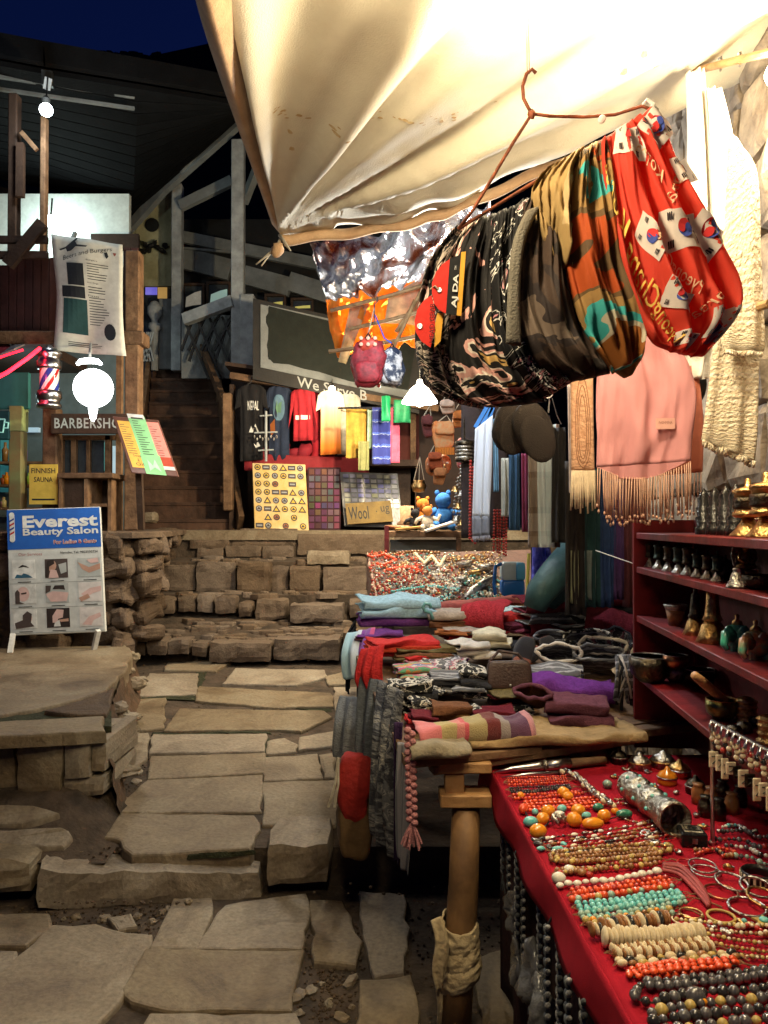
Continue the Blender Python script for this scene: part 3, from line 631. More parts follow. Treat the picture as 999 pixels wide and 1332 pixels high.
# lamps of the balcony
lp = T('street_bulb', 'bright bare white bulb on the post top under the porch eave', 'lamp', P(60, 143, 6.7))
MB().ell(P(60, 143, 6.62), .055, None, 0, 16, 10).build('bulb', mat('bulb_glow', (1, 1, 1), em=40, ec=(.85, .97, 1), bump=0), lp, smooth=True)
MB().lathe([(.03, 0), (.035, .05), (.02, .07)], P(60, 136, 6.62), 12).build('socket', m_black, lp)
MB().beam(P(60, 134, 6.62), P(62, 100, 6.72), .012, .012).build('wire', m_black, lp)
fx = T('eave_spotlight', 'small boxy white spotlight fixed under the eave above the bulb', 'lamp', P(62, 108, 6.9))
MB().box(P(62, 103, 6.9), (.09, .12, .12), (.3, 0, .3)).build('housing', m_black, fx); MB().box(P(62, 109, 6.8), (.06, .02, .1), (.5, .25, .3)).build('face', m_white, fx)
lp2 = T('balcony_bulb', 'white bulb glowing behind the post on the balcony', 'lamp', P(66, 288, 8.6))
MB().ell(P(66, 288, 8.6), .07, None, 0, 14, 8).build('bulb', mat('balcony_glow', (1, 1, 1), em=40, ec=(.85, 1, .97), bump=0), lp2, smooth=True)
MB().beam(P(66, 285, 8.6), P(68, 258, 8.6), .015, .015).build('cable', m_black, lp2)
bulb_light(P(60, 146, 6.5), 34, (.85, .95, 1), .08); bulb_light(P(62, 292, 9.35), 26, (.8, 1, .95), .08)
# menu banner on the balcony
bn = T('menu_banner', 'large off white food menu banner with a bird drawing hanging on the balcony', 'banner', P(115, 462, 6.6))
def bsurf():
    fl = curve([(66, 304), (69, 340), (73, 380), (72, 420), (70, 456)], 6.6); fr = curve([(159, 318), (160, 350), (160, 390), (161, 430), (164, 463)], 6.6)
    def S(u, v): return fl(v).lerp(fr(v), u)+V3((0, -.02*sin(PI*u)*sin(5*v)+.012*sin(9*u+4*v), 0)), V3((0, -1, 0))
    return S
S = bsurf(); MB().sheet(S, 14, 14, .004).build('sheet', flat('banner_vinyl', (.62, .62, .54)), bn, smooth=True)
pn = Panel(P(66, 304, 6.56), P(160, 318, 6.56)-P(66, 304, 6.56), P(70, 460, 6.56)-P(66, 304, 6.56))
def on(S, mb, pts, m=0, h=.006):
    return mb.add([S(u, v)[0]+S(u, v)[1]*h for u, v in pts], [tuple(range(len(pts)))], m)
def rect_on(S, mb, u0, v0, u1, v1, m=0, n=5, h=.006):
    mb.grid(lambda a, b: S(u0+(u1-u0)*a, v0+(v1-v0)*b)[0]+S(u0+(u1-u0)*a, v0+(v1-v0)*b)[1]*h, n, n, m); return mb
def text_on(S, mb, body, u, v, w, h=None, m=0, rot=0, off=.008, asp=1, bold=0, shear=0, mirror=False):
    vs, fs = text_polys(body, 1, shear, 1, bold); x0 = min(a for a, b in vs); x1 = max(a for a, b in vs); y0 = min(b for a, b in vs); y1 = max(b for a, b in vs)
    k = w/(x1-x0); ky = (h/(y1-y0)) if h else k*asp; out = []; c, s_ = cos(rot), sin(rot)
    for a, b in vs:
        a = (a-(x0+x1)/2)*k; b = (b-(y0+y1)/2)*ky
        if mirror: a = -a
        if rot: a, b = a*c-b*s_/asp, a*s_*asp+b*c
        p, n = S(u+a, v-b); out.append(p+n*off)
    return mb.add(out, fs, m)
ink = flat('dark_ink', (.02, .025, .03)); teal = flat('teal_ink', (.02, .07, .07))
mb = MB(); rect_on(S, mb, .2, .25, .45, .43); rect_on(S, mb, .1, .44, .45, .53); rect_on(S, mb, .12, .54, .47, .82, 1)
on(S, mb, [(.8+.09*cos(2*PI*k/16), .78+.07*sin(2*PI*k/16)) for k in range(16)])
on(S, mb, [(.1, .145), (.2, .12), (.28, .075), (.36, .01), (.39, .012), (.35, .06), (.37, .09), (.52, .09), (.5, .105), (.35, .11), (.28, .15), (.22, .16), (.2, .135), (.12, .155)])
on(S, mb, [(.74, .13), (.78, .12), (.8, .16), (.77, .18), (.75, .16)]); on(S, mb, [(.86, .12), (.91, .12), (.9, .14), (.88, .15)], 2)
text_on(S, mb, 'Beers and Burgers', .5, .155, .74, .045, 0, .3, asp=.6, shear=.3)
for k, (t, v) in enumerate((('Burgers', .215), ('Hot Dogs', .4), ('Pizzas', .5))): text_on(S, mb, t, .57, v, .15, .016)
rs_ = random.Random(2)
for k in range(24):
    v = .24+k*.021
    if .385 < v < .41 or .49 < v < .51: continue
    w_ = rs_.uniform(.15, .3); rect_on(S, mb, .5, v, .5+w_, v+.006, 0, 3)
for k in range(3): rect_on(S, mb, .2, .885+k*.016, .2+rs_.uniform(.4, .55), .891+k*.016, 0, 4)
mb.build('print', [ink, teal, flat('red_ink', (.3, .08, .06))], bn)
# barber pole
bp = T('barber_pole', 'chrome ended glass barber pole with red white and blue stripes', 'barber pole', P(64, 531, 6.45))
a = P(64, 515, 6.45); b = P(64, 474, 6.45); H = b.z-a.z
g = MB(); NU, NV = 30, 12
cols = [1, 1, 0, 0, 0, 2, 2, 2, 0, 0]*3
for i in range(NU):
    g.grid(lambda u, v, i=i: a+V3((.078*cos(2*PI*((i+u)/NU+.35*v)), .078*sin(2*PI*((i+u)/NU+.35*v)), H*v)), 1, NV, cols[i])
g.build('striped_cylinder', [flat('pole_white', (.75, .75, .75), rough=.15, coat=.6), flat('pole_red', (.45, .02, .02), rough=.15, coat=.6), flat('pole_blue', (.03, .05, .3), rough=.15, coat=.6)], bp, smooth=True)
cap = [(.05, -.05), (.095, -.04), (.1, -.02), (.1, .02), (.085, .035), (.085, .06), (.1, .075), (.1, .1), (.07, .13), (.03, .145), (.02, .16)]
MB().lathe(cap, b, 20).build('top_cap', m_metal, bp, smooth=True); MB().lathe([(r, -z) for r, z in cap[1:-3]], a, 20).build('bottom_cap', m_metal, bp, smooth=True)
MB().box(P(64, 494, 6.6), (.05, .12, .5)).build('bracket', m_metal, bp)
# glowing globe
gl = T('globe_lamp', 'big glowing white globe lamp with a pointed tip and curved top', 'lamp', P(121, 545, 5.6))
m_globe = mat('globe_glow', (1, 1, 1), em=14, ec=(.93, 1, .99), bump=0)
MB().ell(P(121.5, 505, 5.6), (.14, .14, .14), None, 0, 24, 16).build('globe', m_globe, gl, smooth=True)
MB().lathe([(.026, .06), (.032, 0), (.032, -.05), (.02, -.115), (.005, -.135)], P(121, 524, 5.6), 12).build('tip', m_globe, gl, smooth=True)
MB().tube([P(100, 474, 5.6), P(105, 470, 5.6), P(116, 469, 5.6), P(127, 470, 5.6), P(132, 474, 5.6)], [.01, .019, .022, .019, .01], 10).build('top_crescent', m_globe, gl, smooth=True)
MB().tube([P(117, 468, 5.6), P(117, 460, 5.62), P(118, 447, 6.6)], .01, 8).build('hanger', m_white, gl)
bulb_light(P(121, 505, 5.35), 46, (1, .93, .8), .17)
# barber's board
bs = T('barbershop_board', 'long dark board lettered BARBERSHOP below the globe lamp', 'sign', P(110, 562, 6.62))
pn = panel_px(66, 538, 176, 564, 6.62); mb = MB(); pn.slab(mb, 0, 0, 1, 1, -.03, 0); mb.build('board', m_woodd, bs, bevel=.004)
mb = MB(); pn.text(mb, 'BARBERSHOP', .475, .48, pn.w*.86, pn.h*.52, .004, spacing=1.1, bold=.015); mb.build('lettering', flat('grey_letter', (.5, .55, .52)), bs)
# tilted price board
pb = T('price_board', 'tilted brown price board with orange green and pink sheets', 'price board', P(190, 690, 6.35))
o = P(146, 541, 6.42); pn = Panel(o, P(206, 546, 6.42)-o, P(171, 615, 6.2)-o)
mb = MB(); pn.slab(mb, 0, 0, 1, 1, -.012, 0); mb.build('board', flat('brown_acrylic', (.13, .06, .045), rough=.3), pb, bevel=.008)
mb = MB()
pn.rect(mb, .07, .08, .42, .9, .003, 0); pn.rect(mb, .34, -.04, .71, .66, .005, 1); pn.rect(mb, .32, .66, .74, 1.0, .005, 1); pn.rect(mb, .68, .06, .97, .68, .003, 2); pn.rect(mb, .68, .68, .97, .84, .003, 3); pn.rect(mb, .7, .84, .97, .9, .003, 4); pn.rect(mb, .34, -.06, .7, .02, .0065, 4)
rs_ = random.Random(4)
for k in range(15):
    v = .06+k*.042; pn.rect(mb, .4, v, .4+rs_.uniform(.1, .25), v+.012, .0075, 5)
    if k > 1: pn.rect(mb, .1, v, .1+rs_.uniform(.08, .2), v+.01, .005, 5); pn.rect(mb, .74, v, .74+rs_.uniform(.05, .18), v+.01, .005, 5)
pn.rect(mb, .4, .0, .66, .03, .008, 5)
for k, t in enumerate(('Soap', '&', 'Oil')): pn.text(mb, t, .25, .7+k*.07, pn.w*(.04 if k == 1 else .17), pn.h*.05, .006, 5)
pn.poly(mb, [(.42, .95), (.44, .75), (.52, .85), (.6, .74), (.66, .95), (.55, .88)], .008, 6)
mb.build('sheets', [flat('orange_sheet', (.75, .42, .08)), flat('green_sheet', (.25, .55, .25)), flat('pink_sheet', (.75, .25, .2)), flat('red_photo', (.4, .06, .03)), m_twhite, flat('print_ink', (.06, .06, .05)), flat('pale_green', (.4, .7, .45))], pb)
MB().beam(P(181, 614, 6.32), P(184, 688, 6.45), .05, .05).build('stand', m_woodd, pb)
# yellow sauna sign
ss = T('sauna_sign', 'yellow FINNISH SAUNA sheet fixed on the wooden post', 'sign', P(57, 655, 6.6))
pn = panel_px(38, 604, 75, 656, 6.64); mb = MB(); pn.slab(mb, 0, 0, 1, 1, -.006, 0); mb.build('sheet', flat('yellow_sheet', (.75, .55, .1), rough=.25), ss)
for t_, v_, w_ in (('FINNISH', .16, .84), ('SAUNA', .38, .66)): mb = MB(); pn.text(mb, t_, .5, v_, pn.w*w_, pn.h*.13, .003, bold=.01); mb.build('lettering', ink, ss)
mb = MB(); pn.rect(mb, .1, .86, .9, .9, .003); mb.build('small_print', ink, ss)
# wooden box stand beside it
wb = T('wooden_cabinet', 'open brown wooden cabinet standing under the barber board', 'cabinet', P(110, 692, 6.55))
bx(76, 622, 80, 692, 6.55, .4).build('side_panel', m_wood, wb); bx(109, 622, 114, 692, 6.55, .4).build('side_panel', m_wood, wb); bx(140, 622, 145, 692, 6.6, .3).build('side_panel', m_wood, wb)
bx(74, 615, 147, 622, 6.53, .45).build('top', m_wood, wb, bevel=.006); bx(81, 623, 108, 690, 6.62, .02).build('door', m_woodd, wb); bx(115, 623, 139, 690, 6.9, .02).build('back_panel', m_woodd, wb); bx(115, 655, 139, 659, 6.6, .3).build('shelf', m_wood, wb)
# inside of the barber's shop
bsp = T('barber_shop', 'dim barber shop front with brown frames and teal lit inside', 'shop', P(90, 690, 8))
bx(-80, 445, 162, 692, 8.4, .1).build('back_wall', flat('teal_grey_wall', (.1, .14, .15)), bsp)
for q in ((76, 566, 150, 572), (76, 572, 81, 625), (92, 572, 98, 622), (136, 566, 143, 690), (112, 572, 116, 620), (150, 450, 158, 690)): bx(*q, 6.95, .06).build('frame_bar', m_wood, bsp)
bx(82, 573, 135, 618, 7.02, .01).build('pane', m_glass, bsp)
tl_ = flat('teal_panel', (.05, .25, .27), em=.25); bl_ = flat('pale_blue_panel', (.35, .5, .6), em=.5)
for (x0, y0, x1, y1, mm) in ((146, 580, 157, 660, bl_), (0, 562, 12, 640, tl_), (78, 600, 92, 620, tl_), (30, 556, 50, 562, bl_), (118, 575, 134, 612, tl_)): bx(x0, y0, x1, y1, 8.3, .05).build('lit_panel', mm, bsp)
for i in range(14):
    p = P(2+rs_.uniform(0, 48), 600+30*(i % 3), 8.0); h = rs_.uniform(.08, .2); MB().lathe([(.03, 0), (.035, h*.6), (.015, h*.75), (.015, h)], p, 8).build('bottle', flat('bottle_%d' % i, [rs_.random()*.5 for _ in range(3)], rough=.2), bsp, smooth=True)
for k in range(3): bx(-10, 600+30*k, 56, 603+30*k, 7.95, .3).build('shelf', m_wood, bsp)
bulb_light(P(30, 520, 7.7), 5, (.7, .95, 1), .05)
aw = T('red_neon_awning', 'striped red awning edged by a glowing red neon tube', 'awning', P(10, 490, 6.3))
for k in range(5):
    MB().prism([P(-60+k*20, 452-k*1, 6.9), P(-42+k*20, 451-k, 6.9), P(-62+k*20, 492-k*9, 6.2), P(-80+k*20, 499-k*9, 6.2)], (0, 0, .015)).build('stripe', flat('awning_stripe_%d' % k, (.3, .02, .03) if k % 2 else (.2, .18, .18)), aw)
m_neon = mat('neon_red', (1, .05, .1), em=4.5, ec=(1, .012, .03), bump=0)
MB().tube([P(-40, 510, 6.2), P(10, 484, 6.2), P(36, 466, 6.2), P(52, 453, 6.3)], .016, 8).build('neon_tube', m_neon, aw, smooth=True)
MB().tube([P(-40, 480, 6.5), P(8, 462, 6.5), P(30, 455, 6.5)], .01, 8).build('neon_tube', m_neon, aw, smooth=True)
bulb_light(P(30, 480, 6.1), 3.0, (1, .08, .12), .05)
ts = T('teal_cafe_sign', 'teal cafe sign with a white cup outline on the left', 'sign', P(10, 575, 6.6))
pn = panel_px(-40, 484, 38, 532, 6.75); mb = MB(); pn.slab(mb, 0, 0, 1, 1, -.04, 0); mb.build('upper_board', flat('teal_paint', (.03, .2, .2), ns=6), ts, bevel=.01)
pn = panel_px(-40, 534, 12, 572, 6.7); mb = MB(); pn.slab(mb, 0, 0, 1, 1, -.04, 0); mb.build('lower_board', flat('dark_teal', (.01, .07, .08)), ts, bevel=.01)
mb = MB(); cup = lambda pts: mb.tube([pn.pt(u, v, .006) for u, v in pts], .007, 6)
cup([(.5, .3), (.55, .75), (.85, .75), (.9, .3)]); cup([(.5, .3), (.9, .3)]); cup([(.89, .4), (.99, .42), (.97, .6), (.87, .6)]); mb.build('cup_outline', flat('mint', (.3, .7, .65), em=.3), ts)
# ---- beauty salon board
es = T('beauty_salon_board', 'blue and white Everest Beauty Salon board standing on the stone platform', 'sign', G(70, 846, .62))
o = P(8, 663, 6.02); pn = Panel(o, P(130, 659, 6.06)-o, P(13, 827, 5.9)-o)
mb = MB(); pn.slab(mb, 0, 0, 1, 1, -.03, 0); mb.build('panel', flat('board_white', (.55, .56, .53)), es, bevel=.006)
mb = MB(); pn.rect(mb, .005, .005, .995, .325, .002); mb.build('blue_header', flat('sign_blue', (.015, .1, .4), c2=(.012, .08, .33)), es)
mb = MB(); pn.text(mb, 'Everest', .57, .105, pn.w*.8, pn.h*.1, .004, bold=.035); pn.text(mb, 'Beauty Salon', .57, .195, pn.w*.8, pn.h*.075, .004, bold=.025)
pn.text(mb, 'For Ladies & Gents', .72, .275, pn.w*.46, pn.h*.036, .004, bold=.06); mb.build('title', m_twhite, es)
mb = MB(); pn.text(mb, 'For Ladies & Gents', .72, .275, pn.w*.45, pn.h*.032, .006, bold=.01); mb.build('red_lettering', flat('faded_red', (.4, .08, .08)), es)
mb = MB(); pn.text(mb, 'Our Services', .24, .365, pn.w*.25, pn.h*.024, .003); mb.build('faint_lettering', flat('faint_red', (.4, .16, .16)), es)
mb = MB(); pn.text(mb, 'Namche, Tel. 9803530734', .755, .362, pn.w*.4, pn.h*.022, .003, bold=.012)
for r_ in range(3):
    pn.rect(mb, .02, .595+r_*.195, .98, .597+r_*.195, .003)
    for c_ in range(3): pn.rect(mb, .1+.345*c_, .582+.195*r_, .24+.345*c_, .588+.195*r_, .003)
mb.build('small_lettering', ink, es)
mb = MB(); pn.slab(mb, .035, .045, .085, .25, .002, .006, 0); pn.disc(mb, .06, .045, .02, .007, 0); pn.disc(mb, .06, .245, .02, .007, 0)
for k in range(4): pn.poly(mb, [(.036, .09+k*.035), (.084, .07+k*.035), (.084, .085+k*.035), (.036, .105+k*.035)], .008, 1 if k % 2 else 2)
mb.build('pole_emblem', [m_twhite, flat('emblem_red', (.4, .03, .03)), flat('emblem_blue', (.02, .05, .25))], es)
skin = flat('photo_skin', (.45, .27, .2), c2=(.36, .2, .14)); hair = flat('photo_hair', (.03, .02, .018)); gre = flat('photo_grey', (.4, .42, .4)); dk = flat('photo_dark', (.07, .05, .045)); lgt = flat('photo_pale', (.62, .58, .55)); blu = flat('photo_blue', (.03, .1, .16)); pale_pink = flat('photo_pink', (.62, .42, .38))
pm = [lgt, skin, hair, gre, dk, blu, pale_pink, m_twhite]
bgs = [7, 4, 3, 7, 3, 0, 7, 2, 0]
art = [[('p', [(.1, .95), (.2, .75), (.4, .8), (.5, .7), (.7, .78), (.9, .95)], 5), ('p', [(.25, .42), (.45, .25), (.6, .3), (.75, .42), (.5, .36)], 2)],
 [('d', .3, .35, .1, 1), ('p', [(.1, .1), (.4, 0), (.42, .25), (.2, .4), (.15, .9), (0, .95)], 2), ('p', [(.15, 1), (.25, .55), (.5, .6), (.6, 1)], 6), ('p', [(.6, .3), (.95, .2), (.95, .7), (.7, .8)], 3)],
 [('p', [(0, .2), (.5, .5), (1, .3), (1, .6), (.5, .8), (.2, .6)], 1), ('p', [(.4, .1), (.9, 0), (.95, .25), (.6, .3)], 6)],
 [('d', .45, .5, .13, 6), ('p', [(.1, .4), (.2, .25), (.3, .4), (.3, .9), (.5, 1), (.1, 1)], 4), ('p', [(.35, .45), (.6, .4), (.6, .48), (.38, .52)], 2)],
 [('p', [(0, .55), (.3, .4), (.7, .45), (1, .5), (.9, .95), (.2, .95)], 6), ('p', [(.3, .3), (.4, .1), (.8, .1), (.85, .35), (.6, .3)], 2), ('p', [(0, .1), (.25, .1), (.2, .4), (0, .5)], 4)],
 [('p', [(.1, .6), (.5, .3), (1, .2), (1, .45), (.6, .6), (.3, .8)], 6), ('p', [(0, .8), (.4, .6), (.5, .8), (.1, 1)], 1)],
 [('d', .6, .45, .1, 6), ('p', [(.4, .3), (.6, .1), (.8, .25), (.75, .7), (.9, .9), (.1, 1), (.05, .7), (.4, .55)], 4)],
 [('p', [(.25, .4), (.45, .05), (.75, .1), (.7, .5), (.5, .55), (.45, .75), (.25, .75)], 6), ('p', [(.35, .75), (.55, .6), (.6, .95), (.3, .95)], 7), ('p', [(.55, .6), (.95, .55), (.95, .7), (.6, .72)], 1)],
 [('p', [(.1, .9), (.4, .5), (.9, .3), (.95, .5), (.6, .7), (.5, .95)], 6), ('p', [(.2, .3), (.6, .1), (.7, .2), (.3, .5)], 0)]]
for k in range(9):
    u0 = .045+.345*(k % 3); v0 = .41+.195*(k//3); du, dv = .24, .15; mb = MB(); pn.slab(mb, u0, v0, u0+du, v0+dv, .001, .003, bgs[k])
    for i, s_ in enumerate(art[k]):
        hh = .004+.001*i
        if s_[0] == 'd': pn.disc(mb, u0+du*s_[1], v0+dv*s_[2], s_[3]*pn.w*.5, hh, s_[4], 14, s_[3]*pn.w*.62)
        else: pn.poly(mb, [(u0+du*a_, v0+dv*b_) for a_, b_ in s_[1]], hh, s_[2])
    mb.build('photo', pm, es)
for x, x2, y in ((17, 13, 850), (128, 122, 846)):
    a = P(x, 825 if x < 50 else 820, 5.87); b = G(x2, y, .62); MB().beam(a, b, .035, .03).build('leg', m_twhite, es)
    MB().beam(P(x, 700, 6.06), V3((b.x, 6.5, .62)), .03, .03).build('rear_leg', m_woodd, es)
# ================= canopy, foil, the shop at the back
m_tarp = mat('canvas', (.8, .73, .57), .85, c2=(.68, .6, .45), ns=3, bump=.2, bs=220, tl=.12)
m_hem = mat('canvas_hem', (.5, .33, .19), .85, c2=(.36, .22, .12), ns=8, bump=.2, bs=150)
tarp = T('canopy_sheet', 'big cream canvas canopy stretched over the stalls with folds gathered at its tied corner', 'canopy', P(365, 310, 3.2))
fe = curve([(364, 306, 3.2), (450, 297, 3.2), (540, 282, 3.15), (600, 262, 3.1), (700, 218, 3.0), (800, 178, 2.9), (900, 140, 2.8), (1100, 70, 2.7)], 3)
ne = [V3((-.29, .3, 2.86)), V3((.25, .3, 2.95)), V3((.9, .3, 3.02)), V3((1.7, .3, 3.08))]
def near_e(u):
    x = u*3; i = min(int(x), 2); return ne[i].lerp(ne[i+1], x-i)
corner = fe(0)
def TS(u, v):
    uu = u; p = fe(uu).lerp(near_e(uu), v)
    dx, dy = p.x-corner.x, corner.y-p.y; r = math.hypot(dx, dy); th = math.atan2(dy, dx+.03)
    amp = min(r/.7, 1)*max(0, 1-max(0, r-1.3)/1.1)*(1 if th > .25 else max(0, th/.25))
    z = .03*amp*(1.2*sin(th*22+.6)+.6*sin(th*37+1.9+r)+.5*sin(th*11+1))*min(1, max(0, (th+.05)/.35))
    z += .02*sin(PI*min(v*1.6, 1))*sin(PI*u)+.008*noise.noise(p*5)
    if v < .12 and u > .12: z += .02*sin(u*34)*(1-v/.12)
    return p+V3((0, 0, -z*.9)), V3((0, 0, -1))
MB().sheet(TS, 120, 80, .004).build('canvas', m_tarp, tarp, smooth=True)
hem = MB().sheet(lambda u, v: (fe(u*.75+.002)+V3((0, -.012-.01*sin(v*3), -.045*v*(1 if u > .02 else u*50)-.006*sin(u*40))), V3((0, -1, 0))), 50, 3, .012)
hem.build('hem', m_hem, tarp, smooth=True)
flo = curve([(240, -40, 1.62), (262, 40, 1.85), (290, 120, 2.15), (322, 205, 2.55), (354, 292, 3.15)], 2)
fli = curve([(292, -40, 1.6), (308, 40, 1.85), (322, 110, 2.15), (344, 200, 2.6), (364, 304, 3.18)], 2)
MB().sheet(lambda u, v: (flo(v).lerp(fli(v), u)+V3((0, 0, -.05*sin(PI*u)*(1-v)+.03*abs(2*u-1)*(1-v))), V3((-.3, -.3, -.9))), 10, 20, .004).build('side_flap', m_hem, tarp, smooth=True)
sb = MB(); random.seed(21)
def tarp_at(x, y):                                    # find the canvas point along a sight line
    best = None
    for j in range(2, 40):
        for i in range(0, 44):
            u, v = i/50, j/60; p = TS(u, v)[0]; k = F/(p.y*cos(PITCH)+(p.z-CAMZ)*sin(PITCH)); px_ = 499.5+p.x*k
            py = 666-((p.z-CAMZ)*cos(PITCH)-p.y*sin(PITCH))*k; e = (px_-x)**2+(py-y)**2
            if best is None or e < best[0]: best = (e, u, v)
    return best[1:]
anch = [tarp_at(x, y) for x, y in ((350, 148), (380, 150), (430, 158), (480, 160), (540, 156), (600, 144), (645, 130))]
for k in range(46):
    t = random.random()*(len(anch)-1); i = int(t); a, b = anch[i], anch[i+1]; f = t-i
    u = a[0]+(b[0]-a[0])*f+random.gauss(0, .002); v = a[1]+(b[1]-a[1])*f+random.gauss(0, .006); r = random.uniform(.0008, .0026)
    sb.add([TS(u+r*2.6*cos(2*PI*q/7)*random.uniform(.6, 1.3), v+r*.8*sin(2*PI*q/7))[0]+V3((0, 0, -.0025)) for q in range(7)], [tuple(range(7))])
for (x, y) in ((840, 70), (855, 82), (812, 86), (372, 170), (378, 190)):
    u, v = tarp_at(x, y); r = .0042
    sb.add([TS(u+r*1.3*cos(2*PI*q/8)*random.uniform(.4, 1.3), v+r*sin(2*PI*q/8))[0]+V3((0, 0, -.0025)) for q in range(8)], [tuple(range(8))])
tag(sb.build('rust_stain', flat('rust_stain', (.45, .27, .1), c2=(.6, .46, .26), ns=40), tarp), kind='stuff')
tk = MB(); tk.tube([P(366, 306, 3.19), P(362, 318, 3.17), P(350, 330, 3.15), P(333, 344, 3.14)], [.006, .007, .005, .003], 6); tk.tube([P(362, 318, 3.17), P(348, 335, 3.13), P(340, 346, 3.12)], .003, 6); tk.tube([P(364, 306, 3.18), P(372, 318, 3.14), P(378, 326, 3.12)], [.008, .006, .003], 6)
tk.build('tie_rope', m_cord, tarp, smooth=True)
MB().ell(P(361, 325, 3.13), (.024, .018, .032), (0, .4, 0), 0, 10, 8, .4, 3).build('knot', m_hem, tarp, smooth=True)
# canopy bulbs (just above the frame and at its right edge)
lb = T('canopy_bulb', 'warm bare bulb hanging under the canopy above the scarves', 'lamp', V3((.42, 1.72, 2.84)))
MB().ell((.42, 1.72, 2.84), .035, None, 0, 14, 9).build('bulb', mat('warm_bulb', (1, .8, .5), em=60, ec=(1, .8, .5), bump=0), lb, smooth=True)
MB().lathe([(.018, .03), (.02, .08), (.008, .1)], (.42, 1.72, 2.84), 10).build('socket', m_black, lb)
LA = bulb_light((.42, 1.72, 2.8), 70, (1, .84, .55), .07)
lb2 = T('wall_bulb', 'warm bulb by the stone wall at the right edge', 'lamp', P(1012, 96, 2.15))
MB().ell(P(1012, 96, 2.15), .035, None, 0, 14, 9).build('bulb', bpy.data.materials['warm_bulb'], lb2, smooth=True)
MB().lathe([(.018, .03), (.02, .08), (.008, .1)], P(1012, 96, 2.15), 10).build('socket', m_black, lb2)
LB = bulb_light(P(1006, 100, 2.08), 38, (1, .86, .6), .04)
lb3 = T('added_front_bulb', 'added unseen warm bulb under the front of the canopy above the viewer', 'lamp', V3((-.18, .95, 2.55)))  # unseen bulb, added to brighten the fronts of the tube scarves
MB().ell((-.18, .95, 2.55), .035, None, 0, 14, 9).build('bulb', bpy.data.materials['warm_bulb'], lb3, smooth=True); MB().tube([(-.18, .95, 2.58), (-.18, .95, 2.86)], .005, 6).build('cord', m_black, lb3)
LF = bulb_light((-.18, .95, 2.5), 52, (1, .82, .54), .1)
# foil sheet
m_foil = mat('foil', (.85, .85, .86), .17, .92, c2=(.5, .17, .08), ns=4, lo=.4, hi=.5, bump=.9, bs=24, uv=True, tl=.16)
fo, S = cloth('foil_sheet', m_foil, [(404, 318, 4.0), (412, 345, 3.95), (420, 375, 3.9), (428, 394, 3.9)], [(640, 262, 3.6), (630, 300, 3.7), (600, 330, 3.8), (568, 362, 3.85)], 3.9, None, 60, 30, 'crinkled silver foil sheet under the far edge of the canopy', 'foil sheet', amp=.02, k=4, rough_=.05)
sl2 = T('scarf_lamp', 'cool bulb below the foil, hidden behind the tube scarves', 'lamp', P(592, 392, 3.6)); MB().ell(P(592, 392, 3.6), .035, None, 0, 12, 8).build('bulb', bpy.data.materials['warm_bulb'], sl2, smooth=True); MB().tube([P(592, 385, 3.6), P(600, 285, 3.3)], .005, 5).build('cord', m_black, sl2)
LH = bulb_light(P(590, 396, 3.56), 60, (.9, .95, 1), .05)
# orange awning behind, on bamboo
oa = T('orange_awning', 'glowing orange cloth awning over a bamboo frame', 'awning', P(440, 470, 6.2))
m_or = mat('orange_cloth', (.88, .42, .08), .8, c2=(.8, .28, .03), ns=4, bump=.2, bs=40, tl=.7)
o_, S = cloth('cloth', m_or, [(424, 388, 5.6), (430, 425, 5.7), (440, 462, 5.9)], [(575, 350, 5.4), (575, 405, 5.6), (570, 445, 5.8)], 5.7, oa, 30, 16, amp=.05, k=4, rough_=.04)
m_or2 = mat('white_glow_cloth', (.8, .7, .5), .8, tl=.7, bump=.15)  # pale sheets put the white-hot glow of the awning into colour
cloth('white_glow_patch', m_or2, [(455, 400, 5.55), (440, 470, 5.75)], [(480, 395, 5.55), (450, 474, 5.75)], 5.6, oa, 6, 8, amp=.01, k=1)
cloth('white_glow_patch', m_or2, [(505, 385, 5.4), (500, 420, 5.5)], [(570, 350, 5.35), (570, 425, 5.5)], 5.5, oa, 8, 8, amp=.015, k=2)
m_bam = mat('bamboo', (.35, .22, .1), .6, c2=(.2, .11, .05), ns=20, bump=.2)
for a in ((430, 404, 5.35, 580, 362, 5.2), (455, 428, 5.3, 580, 395, 5.2), (428, 457, 5.3, 500, 445, 5.2), (498, 446, 5.3, 570, 428, 5.2), (515, 432, 5.25, 556, 366, 5.2), (508, 460, 5.3, 540, 390, 5.2)):
    p, q = P(*a[:3]), P(*a[3:]); MB().tube([p, p.lerp(q, .5)+V3((0, 0, -.01)), q], .014, 7).build('bamboo_pole', m_bam, oa, smooth=True)
MB().tube([P(486, 385, 5.2), P(490, 383, 5.2), P(491, 392, 5.2), P(487, 396, 5.2), P(487, 420, 5.2)], .005, 6).build('wire_hook', m_metal, oa)
ol = T('added_awning_lamp', 'added unseen warm lamp behind the orange awning', 'lamp', P(528, 408, 6.3)); MB().ell(P(528, 408, 6.3), .05, None, 0, 12, 8).build('bulb', bpy.data.materials['warm_bulb'], ol, smooth=True); MB().tube([P(528, 402, 6.3), P(528, 372, 6.3)], .006, 5).build('cord', m_black, ol)  # unseen lamp, added so the translucent orange cloth glows
LG = bulb_light(P(520, 412, 6.0), 330, (1, .8, .5), .05)
